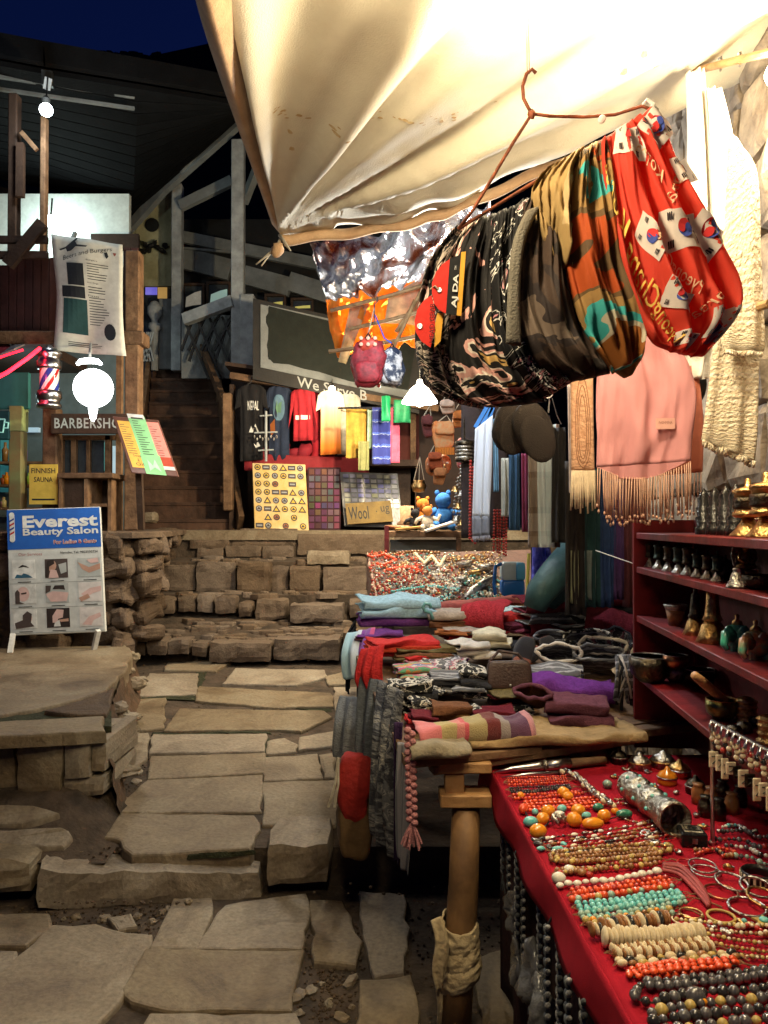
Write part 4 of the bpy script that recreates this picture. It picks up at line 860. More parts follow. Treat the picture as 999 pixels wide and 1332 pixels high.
# signboard
wsb = T('serve_signboard', 'black signboard lettered We Serve B in a white frame above the clothes', 'sign', P(430, 520, 8.5))
o = P(329, 388, 8.35); pn = Panel(o, P(545, 436, 8.6)-o, P(329, 493, 8.35)-o)
mb = MB(); pn.slab(mb, 0, 0, 1, 1, -.06, 0); mb.build('board', mat('sign_black', (.018, .017, .016), .6, bump=.1), wsb)
for q in ((.045, .06, .09, .84), (.09, .72, .95, .84), (.09, .05, .95, .075)):
    mb = MB(); pn.slab(mb, *q, .002, .02); mb.build('white_edge', m_lodge, wsb)
mb = MB(); random.seed(2); pts = [(.075+.02*random.random(), .06+.07*i) for i in range(10)]+[(.12+.09*i, .72+.06*random.random()) for i in range(10)]+[(.98, .1)]
pn.poly(mb, pts, .022); mb.build('painted_field', mat('green_black', (.012, .016, .012), .8), wsb)
mb = MB(); pn.text(mb, 'We Serve B', .47, .915, pn.w*.42, pn.h*.13, .004, bold=.01); mb.build('lettering', flat('grey_paint', (.35, .36, .35)), wsb)
# clothes shop on the terrace
cs = T('clothes_shop', 'dark open clothes shop with a timber eave on the upper terrace', 'shop', P(430, 690, 9.2))
bx(300, 470, 640, 700, 9.9, .1).build('back_wall', flat('shop_dark_wall', (.06, .04, .035)), cs)
bx(440, 540, 545, 600, 9.7, .1).build('inner_panel', flat('shop_red_wall', (.12, .03, .025)), cs)
MB().beam(P(300, 489, 8.5), P(570, 532, 8.6), .1, .07).build('eave_beam', m_wood, cs); MB().beam(P(300, 482, 8.9), P(580, 520, 9), .8, .04).build('eave_board', m_woodd, cs)
bx(298, 500, 304, 690, 8.55, .1).build('corner_post', m_woodd, cs); bx(534, 530, 541, 690, 8.9, .1).build('post', m_wood, cs)
ct = T('clothes_table', 'long table under the hanging shirts covered in dark red cloth', 'table', P(420, 690, 8.7))
bx(320, 598, 545, 606, 8.5, .7).build('top', m_woodd, ct); bx(322, 606, 540, 690, 8.9, .02).build('front_board', m_woodd, ct); 
cloth('red_cloth', flat('dark_red_cloth', (.22, .015, .02)), [(318, 590, 8.5), (318, 612, 8.46)], [(480, 596, 8.5), (480, 618, 8.46)], 8.5, ct, 20, 4, amp=.01, k=7)
for i in range(7):
    x = 338+i*15; MB().soft(P(x, 590-i*.3, 8.65), (.14, .25, .13+.08*(i % 3)), None, 0, .5, 12, 6, .3, i).build('folded_garment', flat('red_garment_%d' % i, (random.uniform(.15, .35), .01, .02)), loc=P(x, 598, 8.65), smooth=True)
    tag(bpy.data.objects['folded_garment' if i == 0 else 'folded_garment.%03d' % i], 'red folded garment on the clothes table, %s from the left' % ('first', 'second', 'third', 'fourth', 'fifth', 'sixth', 'last')[i], 'garment', 'red garments heaped on the clothes table')
def shirt(x, y0, w, h, d, m, label, pm=None, deco=None, name='t_shirt', sl_=.26, cat='t-shirt'):
    t = T(name, label, cat, P(x, y0+h, d)); 
    o, S = cloth('body', m, [(x-w*.16, y0), (x-w*.42, y0+h*.06), (x-w*.36, y0+h*.3), (x-w*.37, y0+h)], [(x+w*.16, y0), (x+w*.42, y0+h*.06), (x+w*.36, y0+h*.3), (x+w*.38, y0+h*.98)], d, t, 14, 14, amp=.012, k=2.5, puff=.02, ph=x*.1)
    for s_ in (-1, 1):
        cloth('sleeve', m, [(x+s_*w*.3, y0+h*.03), (x+s_*w*.34, y0+h*.28)], [(x+s_*w*.46, y0+h*.07), (x+s_*w*.55, y0+h*(.07+sl_))], d, t, 6, 6, amp=.006, k=1, puff=.015)
    MB().tube([P(x-w*.3, y0+h*.04, d), P(x, y0-h*.03, d), P(x, y0-h*.1, d), P(x+3, y0-h*.12, d)], .005, 5).build('hanger', m_metal, t)
    yv = lambda y: y/.18 if y < .06 else 1/3+(y-.06)/.72 if y < .3 else 2/3+(y-.3)/2.1
    if deco: mb = MB(); deco(lambda u, v: S(u, yv(max(v, 0))), mb); mb.build('print', pm, t)
    return t, S
def d_text(S, mb):
    text_on(S, mb, 'NEPAL', .6, .3, .5, .1, bold=.02); on(S, mb, [(.4, .62), (.5, .55), (.58, .6), (.7, .53), (.85, .63)]); on(S, mb, [(.62, .75), (.8, .73), (.9, .78), (.7, .8)])
shirt(327, 500, 40, 100, 8.45, mat('black_cotton', (.012, .011, .012), .95), 'black t-shirt with white print, leftmost on the clothes line', m_twhite, d_text)
def d_globe(S, mb):
    on(S, mb, [(.5+.3*cos(2*PI*k/16), .32+.17*sin(2*PI*k/16)) for k in range(16)], 0); on(S, mb, [(.35, .3), (.45, .2), (.65, .25), (.6, .38), (.45, .42)], 1, .008); on(S, mb, [(.05, .52), (.3, .46), (.32, .6), (.1, .66)], 2)
shirt(363, 502, 36, 98, 8.5, mat('navy_cotton', (.02, .03, .06), .95), 'navy t-shirt with a globe print on the clothes line', [flat('globe_blue', (.1, .18, .25)), flat('globe_green', (.1, .2, .12)), flat('orange_print', (.4, .12, .03))], d_globe)
shirt(394, 506, 34, 68, 8.45, mat('red_cotton', (.4, .02, .03), .95), 'bright red v-neck shirt with a white band on the clothes line', m_twhite, lambda S, mb: rect_on(S, mb, .12, .52, .88, .59), sl_=.7)
shirt(414, 508, 22, 70, 8.55, mat('wine_cotton', (.25, .01, .02), .95), 'narrow wine red shirt behind the bright red one')
fd, nn, ll, bb = newmat('faded_orange'); tc = nn.new('ShaderNodeTexCoord'); sp = nn.new('ShaderNodeSeparateXYZ'); rr = ramp(nn, [(.0, (.8, .72, .58)), (.42, (.8, .68, .5)), (.72, (.75, .2, .02)), (1, (.7, .15, .02))])
mu = nn.new('ShaderNodeMath'); mu.operation = 'MULTIPLY'; mu.inputs[1].default_value = 1.1; ll.new(tc.outputs['UV'], sp.inputs[0]); ll.new(sp.outputs[1], mu.inputs[0]); ll.new(mu.outputs[0], rr.inputs[0]); ll.new(rr.outputs[0], bb.inputs['Base Color']); bb.inputs['Roughness'].default_value = .9
shirt(430, 508, 36, 84, 8.45, fd, 'white t-shirt fading to orange at the hem, brightly lit')
shirt(452, 512, 36, 80, 8.5, mat('cream_cotton', (.6, .55, .45), .95), 'plain cream t-shirt beside the orange dyed one', sl_=.6)
shirt(500, 524, 36, 60, 8.8, mat('dim_cotton', (.08, .07, .05), .95), 'dark shirt hung behind the towels at the back of the clothes shop')
def hang(x0, x1, y0, y1, d, m, label, name, cat, k=2, amp=.012, group=None, sk=0, puff=0, **kw):
    return cloth(name, m, [(x0, y0), (x0+sk*.5, (y0+y1)/2), (x0+sk, y1)], [(x1, y0), (x1+sk*.5, (y0+y1)/2), (x1+sk, y1)], d, None, 16, 16, label, cat, group, k=k, amp=amp, puff=puff, ph=x0*.13, **kw)
hang(450, 477, 532, 596, 7.9, mat('mustard', (.5, .3, .05), .9), 'mustard yellow trousers hanging in front of the shop', 'trousers', 'trousers', 2)
hang(478, 493, 533, 584, 7.8, mat('mint_cloth', (.4, .55, .4), .9), 'pale mint towel hanging beside the mustard trousers', 'towel', 'towel')
hang(466, 480, 574, 612, 7.75, mat('olive_cloth', (.25, .25, .1), .9), 'olive green cloth hanging lowest below the mustard trousers', 'cloth', 'cloth')
hang(484, 508, 530, 604, 7.7, stripes('blue_print', [(0, (.03, .04, .2)), (.45, (.06, .1, .4)), (.6, (.3, .35, .5)), (.66, (.03, .04, .2))], 1, 9, wob=.4), 'dark blue patterned wrap hanging beside pink cloth', 'wrap', 'wrap', 2)
hang(508, 520, 530, 602, 7.72, mat('pink_cloth', (.6, .1, .18), .9), 'pink cloth hanging right of the blue wrap', 'cloth', 'cloth', 1)
hang(496, 508, 515, 548, 7.4, mat('green_bag', (.01, .22, .08), .5), 'bright green bag hanging under the backpacks', 'bag', 'bag', 1, puff=.05); hang(512, 534, 520, 550, 7.5, mat('green_dark', (.01, .15, .06), .6), 'darker green pouch right of the bright green bag', 'pouch', 'pouch', 1, puff=.05)
MB().tube([P(440, 531, 7.85), P(525, 530, 7.7)], .012, 6).build('clothes_rail', m_metal, loc=P(480, 531, 7.8)); tag(bpy.data.objects['clothes_rail'], 'thin rail carrying the trousers and wraps', 'rail')
# white earring stand
er = T('earring_stand', 'white branched jewellery stand on the clothes table', 'jewellery stand', P(346, 600, 8.3)); mb = MB(); mb.tube([P(346, 600, 8.3), P(346, 535, 8.3)], .014, 8); mb.build('stem', m_white, er)
for y, r in ((540, 8), (562, 15), (585, 10)): MB().tube([P(346-r, y+1, 8.3), P(346+r, y, 8.3)], .009, 6).build('arm', m_white, er)
for k in range(9): MB().ell(P(331+k*3.6, 568+(k % 2)*3, 8.28), (.01, .006, .02), None, 0, 6, 4).build('earring', m_silver, er)
# patch board
pbd = T('patch_board', 'cream board of round and triangular embroidered patches leaning on the terrace', 'patch board', P(363, 689, 8.2))
o = P(328, 602, 8.35); pn = Panel(o, P(397, 604, 8.35)-o, P(331, 689, 8.15)-o); mb = MB(); pn.slab(mb, 0, 0, 1, 1, -.02, 0); mb.build('board', mat('patch_cloth', (.62, .5, .28), .8, c2=(.55, .33, .08), ns=4, bump=.2), pbd, bevel=.006)
pm_ = [flat('patch_dark', (.07, .06, .06)), flat('patch_grey', (.3, .3, .3)), flat('patch_rust', (.3, .1, .04)), flat('patch_mustard', (.6, .4, .06))]; rs_ = random.Random(8)
lay = ['rrrtrr', 'rrrrrr', 'rrr.r.', 'rrrrtr', 'rtrrtt', 'rrtrrt', '.tr.r.', 'rr.r.r']
for j in range(8):
    for i in range(6):
        c_ = lay[j][i]
        if c_ == '.': continue
        u = .1+i*.16; v = .065+j*.124; mb = MB(); r = .035
        if c_ == 't': pn.poly(mb, [(u-.075, v+.045), (u, v-.055), (u+.075, v+.045)], .004, 0); pn.poly(mb, [(u-.04, v+.03), (u, v-.02), (u+.04, v+.03)], .006, 3)
        elif rs_.random() < .15: pn.rect(mb, u-.07, v-.035, u+.07, v+.035, .004, 0); pn.rect(mb, u-.05, v-.01, u+.05, v+.012, .006, 1)
        else: pn.disc(mb, u, v, r, .004, 0, 14); pn.disc(mb, u, v, r*.7, .006, rs_.choice([1, 1, 2, 3]), 12); pn.poly(mb, [(u-.035, v+.015), (u-.005, v-.025), (u+.04, v+.015)], .008, 0)
        mb.build('patch', pm_, pbd)
# dark panel and patch display beside it
dp = T('maroon_display', 'dark maroon patterned display panel beside the patch board', 'display panel', P(421, 689, 8.35)); pn = panel_px(400, 608, 443, 689, 8.4); mb = MB(); pn.slab(mb, 0, 0, 1, 1, -.03, 0); mb.build('panel', flat('maroon_board', (.06, .02, .025)), dp)
for j in range(9):
    for i in range(5): mb = MB(); pn.slab(mb, .05+i*.19, .03+j*.108, .2+i*.19, .115+j*.108, .002, .012); mb.build('magnet', flat('magnet_%d_%d' % (j, i), (random.uniform(.06, .18), random.uniform(.03, .1), random.uniform(.03, .12)), rough=.35), dp)
wd = T('sewn_patch_display', 'grey plastic covered display of small badges above the Wool sign', 'display panel', P(480, 686, 8.3)); o = P(442, 614, 8.4); pn = Panel(o, P(517, 616, 8.4)-o, P(448, 684, 8.25)-o); mb = MB(); pn.slab(mb, 0, 0, 1, 1, -.03, 0); mb.build('panel', mat('grey_plastic', (.12, .12, .12), .3, bump=.4, bs=14), wd)
for j in range(7):
    for i in range(8): mb = MB(); pn.slab(mb, .05+i*.118, .04+j*.09, .145+i*.118, .105+j*.09, .002, .008); mb.build('badge', flat('badge_%d_%d' % (j, i), [random.uniform(.12, .3)]*2+[random.uniform(.14, .34)], rough=.25), wd)
ws = T('wool_sign', 'yellow brown Wool sign with black hand lettering below the badge display', 'sign', P(480, 690, 8.15)); o = P(449, 655, 8.22); pn = Panel(o, P(508, 651, 8.22)-o, P(452, 682, 8.16)-o); mb = MB(); pn.slab(mb, 0, 0, 1, 1, -.02, 0); mb.build('board', mat('ochre_card', (.26, .17, .045), .7, c2=(.14, .09, .03), ns=5), ws)
mb = MB(); pn.text(mb, 'Wool', .27, .5, pn.w*.44, pn.h*.62, .003, bold=.01); pn.text(mb, '. ug', .8, .45, pn.w*.3, pn.h*.4, .003); mb.build('lettering', m_black, ws)
# shop lamp with its white shade
sl_ = T('shop_lamp', 'bright lamp under a white shade hanging at the back shop', 'lamp', P(546, 526, 6.6)); MB().lathe([(.155, 0), (.15, .02), (.08, .12), (.03, .16), (.02, .2)], P(546, 524, 6.6), 20, cap=False).build('shade', mat('shade_white', (.85, .85, .82), em=5, ec=(1, .95, .85), bump=0), sl_, smooth=True)
MB().ell(P(546, 520, 6.6), (.05, .05, .06), None, 0, 12, 8).build('bulb', mat('cool_bulb', (1, 1, 1), em=40, ec=(1, .97, .9), bump=0), sl_, smooth=True); MB().tube([P(546, 498, 6.6), P(546, 440, 6.6)], .006, 5).build('cord', m_black, sl_)
LC = bulb_light(P(546, 530, 6.5), 165, (1, .86, .62), .06)
tb = T('clothes_bulb', 'bare bulb shining on the white and orange shirts', 'lamp', P(432, 506, 8.1)); MB().ell(P(432, 506, 8.1), .035, None, 0, 12, 8).build('bulb', bpy.data.materials['warm_bulb'], tb, smooth=True); MB().tube([P(432, 502, 8.1), P(432, 494, 8.4)], .006, 5).build('cord', m_black, tb)
LD = bulb_light(P(432, 510, 8.0), 15, (1, .82, .55), .04)
fl_ = T('foil_lamp', 'cool white lamp glowing behind the crinkled foil sheet', 'lamp', P(528, 345, 4.35)); MB().ell(P(528, 345, 4.35), .03, None, 0, 12, 8).build('bulb', bpy.data.materials['cool_bulb'], fl_, smooth=True); MB().tube([P(528, 340, 4.35), P(528, 300, 4.4)], .006, 5).build('cord', m_black, fl_)
LE = bulb_light(P(528, 352, 4.3), 45, (.85, .94, 1), .05)
# backpacks hanging in front
def pack(x0, y0, x1, y1, d, m, m2, label, rz=0):
    t = T('backpack', label, 'backpack', P((x0+x1)/2, y1, d)); c = P((x0+x1)/2, (y0+y1)/2, d); w_ = (x1-x0)*d/1000; h = (y1-y0)*d/1000
    MB().soft(c, (w_, w_*.6, h*.86), (0, 0, rz), 0, .55, 24, 12, .12, x0, 12).build('body', m, t, smooth=True)
    MB().soft(c+V3((0, -w_*.28, -h*.17)), (w_*.72, w_*.25, h*.42), (0, 0, rz), 0, .5, 20, 10, .1, x1, 12).build('pocket', m, t, smooth=True)
    MB().soft(c+V3((0, -w_*.1, h*.36)), (w_*.62, w_*.4, h*.3), (.3, 0, rz), 0, .6, 16, 8, .1, 3, 10).build('flap', m2, t, smooth=True)
    MB().tube([c+V3((-w_*.12, 0, h*.45)), c+V3((0, 0, h*.6)), c+V3((w_*.12, 0, h*.45))], .008, 6).build('loop', m_black, t)
    for s_ in (-1, 1): MB().tube([c+V3((s_*w_*.3, w_*.3, h*.35)), c+V3((s_*w_*.5, w_*.4, 0)), c+V3((s_*w_*.3, w_*.3, -h*.4))], .012, 6).build('strap', m2, t)
    return t, c, w_, h
t, c, w_, h = pack(457, 440, 501, 508, 5.0, mat('red_bag_cloth', (.3, .02, .03), .6, c2=(.12, .015, .02), ns=25, bump=.2), mat('red_flap', (.45, .05, .03), .5), 'red backpack with a dotted hood hanging from the bamboo')
for i in range(3):
    for j in range(2): MB().ell(c+V3(((i-1)*.045, -w_*.32, h*.34+j*.04)), (.013, .006, .013), None, 0, 10, 6).build('dot', flat('dot_pink', (.7, .35, .25)), t)
MB().tube([c+V3((0, 0, h*.6)), P(480, 430, 5.1), P(487, 400, 5.2)], .004, 5).build('string', m_cord, t)
t, c, w_, h = pack(494, 452, 526, 505, 5.05, mat('white_bag_cloth', (.5, .5, .52), .6, c2=(.04, .05, .08), ns=14, bump=.2, lo=.45, hi=.55), mat('navy_flap', (.02, .03, .06), .5), 'black and white backpack behind the red one', .6)
MB().tube([c+V3((0, 0, h*.6)), P(500, 440, 5.1), P(488, 410, 5.2)], .005, 5).build('string', flat('blue_cord', (.05, .1, .5)), t)
# ================= bunch of tube scarves on its wire hanger
D = 1.42
hg = T('wire_hanger', 'rusty bent wire hanger carrying the bunch of tube scarves', 'hanger', P(692, 148, D))
hook = [(697, 95), (692, 90), (685, 96), (680, 112), (681, 128), (687, 140), (692, 148)]
MB().tube([P(x, y, D) for x, y in hook], .0035, 8).build('hook', m_rust, hg, smooth=True)
MB().tube([P(692, 148, D), P(715, 151, D), P(760, 152, D), P(800, 149, 1.4), P(835, 138, 1.38), P(846, 142, 1.37)], .0032, 8).build('wire', m_rust, hg, smooth=True)
MB().tube([P(692, 148, D), P(668, 185, D), P(640, 232, D), P(616, 272, D), P(596, 298, 1.44)], .0032, 8).build('wire', m_rust, hg, smooth=True)
MB().tube([P(596, 298, 1.44), P(690, 240, 1.4), P(846, 146, 1.37)], .0035, 8).build('wire', m_rust, hg, smooth=True)
MB().ell(P(692, 149, D), (.008, .008, .009), None, 0, 8, 6, .4).build('twist', m_rust, hg)
MB().tube([P(836, 138, 1.38), P(842, 130, 1.375), P(850, 136, 1.37), P(847, 146, 1.365)], .004, 6).build('white_tie', m_twhite, hg)
for dx in (-1.2, 1.6): MB().tube([P(687+dx, 96, D), P(685+dx*.5, -90, D+.02)], .0009, 5).build('string', m_black, hg)
MB().ell(P(783, 155, 1.4), (.007, .003, .009), (0, .5, 0), 0, 8, 5).build('paper_scrap', m_twhite, hg)
# a row of hung tubes; each one falls over the wire and hangs as a soft double layer
def tube_scarf(m, label, L, Rr, d, k=2.5, amp=.012, puff=.045, lining=None, **kw):
    o, S = cloth('tube_scarf', m, L, Rr, d, None, 48, 44, label, 'tube scarf', 'tube scarves bunched on the wire hanger', k=k, amp=amp, puff=puff, rough_=.014, **kw)
    return o, S
m_sk = blotch('skull_print', [(0, (.012, .012, .012)), (.47, (.35, .3, .25)), (.52, (.012, .012, .012)), (.58, (.55, .4, .35)), (.63, (.03, .025, .02))], 17, 2.2, off=3)
m_rose = blotch('rose_print', [(0, (.012, .011, .011)), (.5, (.6, .33, .28)), (.55, (.7, .6, .5)), (.585, (.016, .015, .015)), (.66, (.55, .35, .12)), (.72, (.012, .012, .012))], 11, 1.6, off=1)
m_bw = blotch('black_white_print', [(0, (.01, .01, .011)), (.54, (.7, .68, .62)), (.565, (.01, .01, .011)), (.62, (.6, .28, .3)), (.66, (.5, .45, .4)), (.69, (.02, .02, .02)), (.75, (.12, .3, .05))], 14, 2.6, off=6)
m_blk = blotch('dark_camo', [(0, (.02, .015, .012)), (.45, (.055, .035, .025)), (.56, (.03, .022, .02)), (.62, (.13, .095, .07)), (.7, (.02, .02, .03))], 9, .6, off=9)
m_cam = blotch('autumn_camo', [(0, (.1, .06, .03)), (.4, (.4, .07, .015)), (.47, (.13, .08, .035)), (.5, (.34, .2, .07)), (.555, (.06, .42, .4)), (.6, (.55, .48, .34)), (.62, (.3, .1, .02))], 5.5, .6, off=2.4, tl=.15)
m_tan = blotch('tan_camo', [(0, (.2, .12, .05)), (.42, (.38, .25, .1)), (.55, (.5, .36, .18)), (.64, (.3, .14, .05))], 7, .8, off=5, tl=.15)
tube_scarf(m_sk, 'black grey skull patterned tube scarf at the left end of the bunch', [(588, 300), (556, 345), (542, 410), (541, 460), (556, 500), (590, 522)], [(640, 280), (612, 360), (602, 430), (606, 480), (616, 512), (628, 531)], 1.5, 3)
tube_scarf(m_rose, 'black tube scarf with pink rose blotches beside the red tags', [(606, 292), (588, 350), (580, 420), (584, 470), (604, 512), (632, 530)], [(662, 276), (656, 350), (662, 420), (676, 470), (700, 505), (712, 522)], 1.46, 2.5, ph=.3)
o, S_bw = tube_scarf(m_bw, 'black tube scarf with white and green print in the middle of the bunch', [(640, 282), (632, 350), (634, 430), (655, 480), (682, 508), (706, 520)], [(694, 258), (690, 340), (702, 420), (722, 462), (738, 485), (746, 496)], 1.43, 2.2, ph=.6)
tube_scarf(m_blk, 'dark brown chequered tube scarf with a grey lining edge', [(686, 262), (672, 310), (668, 390), (682, 450), (706, 482), (735, 498)], [(724, 222), (740, 300), (752, 380), (772, 440), (792, 474), (795, 485)], 1.4, 2, ph=.9)
cloth('tube_scarf', mat('grey_fleece', (.2, .18, .14), .95, bump=.4, bs=300), [(684, 275), (668, 312), (661, 370), (658, 446)], [(703, 268), (684, 312), (677, 370), (678, 450)], 1.355, None, 10, 24, 'narrow grey fleece tube scarf edge between print and brown scarves', 'tube scarf', 'tube scarves bunched on the wire hanger', amp=.002, k=1, puff=.014)
tube_scarf(m_tan, 'tan and brown tube scarf folded over the top of the bunch', [(716, 218), (692, 246), (700, 290), (716, 340)], [(778, 186), (770, 240), (760, 300), (752, 360)], 1.37, 2, amp=.015, ph=.2)
tube_scarf(m_cam, 'autumn brown tube scarf with orange and teal blotches next to the red one', [(742, 208), (728, 270), (734, 340), (752, 410), (776, 452), (800, 484)], [(786, 186), (800, 250), (812, 340), (836, 410), (838, 446), (832, 470)], 1.36, 2, amp=.016, ph=.5)
cloth('tube_scarf', m_tan, [(784, 452), (790, 475), (812, 492)], [(840, 445), (838, 462), (822, 488)], 1.39, None, 16, 10, 'small tan scarf end showing under the autumn and red scarves', 'tube scarf', 'tube scarves bunched on the wire hanger', amp=.006, k=1.5, puff=.02)
m_kr = mat('red_polyester', (.74, .075, .04), .7, c2=(.66, .055, .03), ns=3, bump=.12, bs=500, tl=.3, uv=True)
ko = T('tube_scarf', 'red tube scarf printed with white South Korea flags and yellow writing', 'tube scarf', P(880, 462, 1.33), 'tube scarves bunched on the wire hanger')
o, S = cloth('fabric', m_kr, [(782, 184), (785, 240), (803, 336), (827, 408), (846, 444), (866, 454)], [(847, 143), (876, 192), (905, 254), (938, 320), (962, 398), (914, 464)], 1.335, ko, 70, 60, k=3.3, amp=.017, puff=.036, ph=.1, drift=.1, rough_=.01)
m_fl = [flat('print_white', (.78, .7, .62), tl=.15), flat('print_blue', (.05, .08, .35)), flat('print_red', (.6, .03, .03)), flat('print_black', (.03, .025, .03))]
def kflag(mb, u, v, w_, rot, tilt=.15):
    asp = S.W/S.H
    def q(a, b): c, s_ = cos(rot), sin(rot); x, y = a*w_*c-b*w_*s_+tilt*b*w_, a*w_*s_+b*w_*c; return u+x, v+y*asp
    n = 6; mb.grid(lambda a, b: (lambda z: S(*z)[0]+S.N*.004)(q((a-.5)*1.35, b-.5)), n, n, 0)
    for half, mi in ((0, 2), (1, 1)):
        pts = [q(.24*cos(PI*half+PI*k/10), -.24*sin(PI*half+PI*k/10)) for k in range(11)]
        mb.add([S(*z)[0]+S.N*.0058 for z in pts], [tuple(range(11))], mi)
    for sx, mi in ((-.12, 2), (.12, 1)):
        pts = [q(sx+.12*cos(2*PI*k/10), .12*sin(2*PI*k/10)) for k in range(10)]; mb.add([S(*z)[0]+S.N*.0068 for z in pts], [tuple(range(10))], mi)
    for sx in (-1, 1):
        for sy in (-1, 1):
            for k in range(3):
                cx, cy = sx*(.43+.05*(k-1)), sy*.32; e = (.018, .09)
                mb.add([S(*q(cx+a*e[0]+sx*sy*b*-.0, cy+b*e[1]+a*sx*sy*.01))[0]+S.N*.0062 for a, b in ((-1, -1), (1, -1), (1, 1), (-1, 1))], [(0, 1, 2, 3)], 3)
for (u, v, w_, rt) in ((.38, .1, .3, .5), (.86, .1, .3, -.25), (.3, .42, .2, 1.1), (.62, .47, .27, .45), (.34, .66, .22, .9), (.88, .53, .27, -.3), (.36, .9, .24, .4), (.78, .86, .28, .2), (.97, .3, .2, .2)):
    mb = MB(); kflag(mb, u, v, w_, rt); mb.build('flag_print', m_fl, ko, smooth=True)
yl = flat('print_yellow', (.75, .48, .1)); pk = flat('print_pale', (.8, .5, .3)); mb = MB()
text_on(S, mb, 'PyeongChang Korea', .12, .52, .95*S.H/S.W*.8, None, 0, R(-90)+.12, .005, S.W/S.H, .0, .35, True)
mb.build('yellow_script', yl, ko)
for (t_, u, v, w_, rt) in (('Korea', .78, .32, .42, .35), ('Korea', .62, .74, .36, .2), ('Korea', .55, .22, .34, -1.2), ('PyeongChang', .45, .55, .6, -1.25)):
    mb = MB(); text_on(S, mb, t_, u, v, w_, None, 0, rt, .005, S.W/S.H, 0, .35, True); mb.build('pale_script', pk, ko)
# paper tags
def tagshape(pts, d, nm, parent, m, th=.0015): return MB().prism([P(x, y, d) for x, y in pts], (0, th, 0)).build(nm, m, parent)
m_tr = flat('tag_red', (.6, .03, .02), rough=.4); m_ty = flat('tag_yellow', (.65, .33, .04), rough=.4); m_tb = flat('tag_black', (.012, .012, .012), rough=.4)
tg = T('paper_tag', 'red and black AJ DA paper tag, upper one on the scarf bunch', 'tag', P(585, 410, 1.4))
tagshape([(585, 337), (575, 344), (567, 354), (562, 368), (562, 382), (565, 395), (571, 403), (580, 408)], 1.4, 'red_half', tg, m_tr)
tagshape([(585, 336), (600, 331), (594, 410), (580, 408)], 1.399, 'black_band', tg, m_tb); tagshape([(600, 328), (606, 327), (600, 411), (594, 410)], 1.3985, 'yellow_band', tg, m_ty)
o = P(585, 409, 1.397); pn = Panel(o, P(590, 336, 1.397)-o, P(599, 410, 1.397)-o); mb = MB(); pn.text(mb, 'AJ DA', .42, .4, pn.w*.6, pn.h*.62, .001, bold=.03); pn.text(mb, 'TM', .83, .25, pn.w*.07, pn.h*.2, .001); mb.build('lettering', m_twhite, tg)
MB().tube([P(570, 377, 1.398), P(566, 372, 1.395), P(560, 376, 1.41)], .0016, 6).build('tie', m_cord, tg); MB().lathe([(.002, 0), (.0045, .001)], P(571, 377, 1.3985), 12, (R(90), 0, 0)).build('eyelet', m_silver, tg)
tg = T('paper_tag', 'red half round HEAD GEAR paper tag, lower one on the scarf bunch', 'tag', P(555, 452, 1.41))
tagshape([(561, 384), (551, 391), (543, 402), (539, 418), (541, 432), (548, 444), (560, 452), (566, 430), (566, 402)], 1.412, 'red_half', tg, m_tr); tagshape([(569, 407), (577, 408), (573, 444), (565, 452), (566, 420)], 1.4125, 'yellow_band', tg, m_ty)
o = P(558, 450, 1.41); pn = Panel(o, P(559, 390, 1.41)-o, P(567, 450, 1.41)-o); mb = MB(); pn.text(mb, 'HEAD GEAR', .5, .4, pn.w*.86, pn.h*.75, .001, bold=.0); mb.build('lettering', m_black, tg)
MB().lathe([(.002, 0), (.005, .001)], P(546, 424, 1.411), 12, (R(90), 0, 0)).build('eyelet', m_silver, tg)
# ================= scarves and shawls hung along the right
m_wsc = mat('white_wool', (.8, .76, .68), .95, c2=(.7, .65, .56), ns=5, bump=.3, bs=200)
m_knit = stripes('cream_knit', [(0, (.72, .62, .44)), (.35, (.8, .73, .57)), (.6, (.66, .55, .38)), (.85, (.78, .7, .53))], 1, 26, .95, .9, 90, None, .5)
m_pink = mat('pink_pashmina', (.58, .27, .28), .9, c2=(.52, .23, .235), ns=2, bump=.25, bs=600, uv=True); m_salm = mat('salmon_pashmina', (.58, .19, .12), .9, bump=.25, bs=600, uv=True, c2=(.5, .16, .1))
# bamboo rail that carries them
rl = T('bamboo_rail', 'bamboo rail along the stalls carrying scarves and shawls', 'rail', P(760, 470, 2.75))
MB().tube([P(905, 92, 2.5), P(960, 78, 2.3), P(1010, 66, 2.1)], .012, 8).build('upper_pole', m_bam, rl); MB().tube([P(615, 515, 4.6), P(700, 480, 3.4), P(770, 458, 2.75), P(900, 425, 2.32), P(1000, 395, 2.1)], .013, 8).build('lower_pole', m_bam, rl)
for x, y, d in ((908, 90, 2.5), (935, 84, 2.4), (960, 78, 2.3)): MB().tube([P(x, y-8, d-.02), P(x+3, y-10, d), P(x+4, y, d), P(x+2, y+8, d-.02)], .004, 6).build('hook', m_metal, rl)
cloth('scarf', m_wsc, [(892, 96), (894, 180), (892, 300), (900, 420), (884, 455), (876, 494)], [(916, 88), (922, 180), (931, 300), (936, 420), (930, 455), (926, 492)], 2.42, None, 24, 40, 'white wool scarf hanging leftmost beside the red bunch', 'scarf', amp=.018, k=2, puff=.02)
cloth('scarf', m_wsc, [(920, 114), (926, 200), (930, 320), (936, 440), (934, 490)], [(938, 116), (956, 200), (958, 320), (955, 430), (950, 480)], 2.36, None, 20, 40, 'second white scarf between the first and the cream knitted one', 'scarf', amp=.014, k=2, puff=.02, ph=.4)
kn = T('knitted_scarf', 'cream chunky knitted scarf with fringed ends in the front at right', 'scarf', P(950, 606, 2.15))
cloth('back_length', m_knit, [(936, 300), (930, 420), (922, 500), (914, 560), (912, 572)], [(985, 300), (988, 420), (986, 500), (985, 560), (982, 600)], 2.2, kn, 30, 40, amp=.006, k=2, puff=.012)
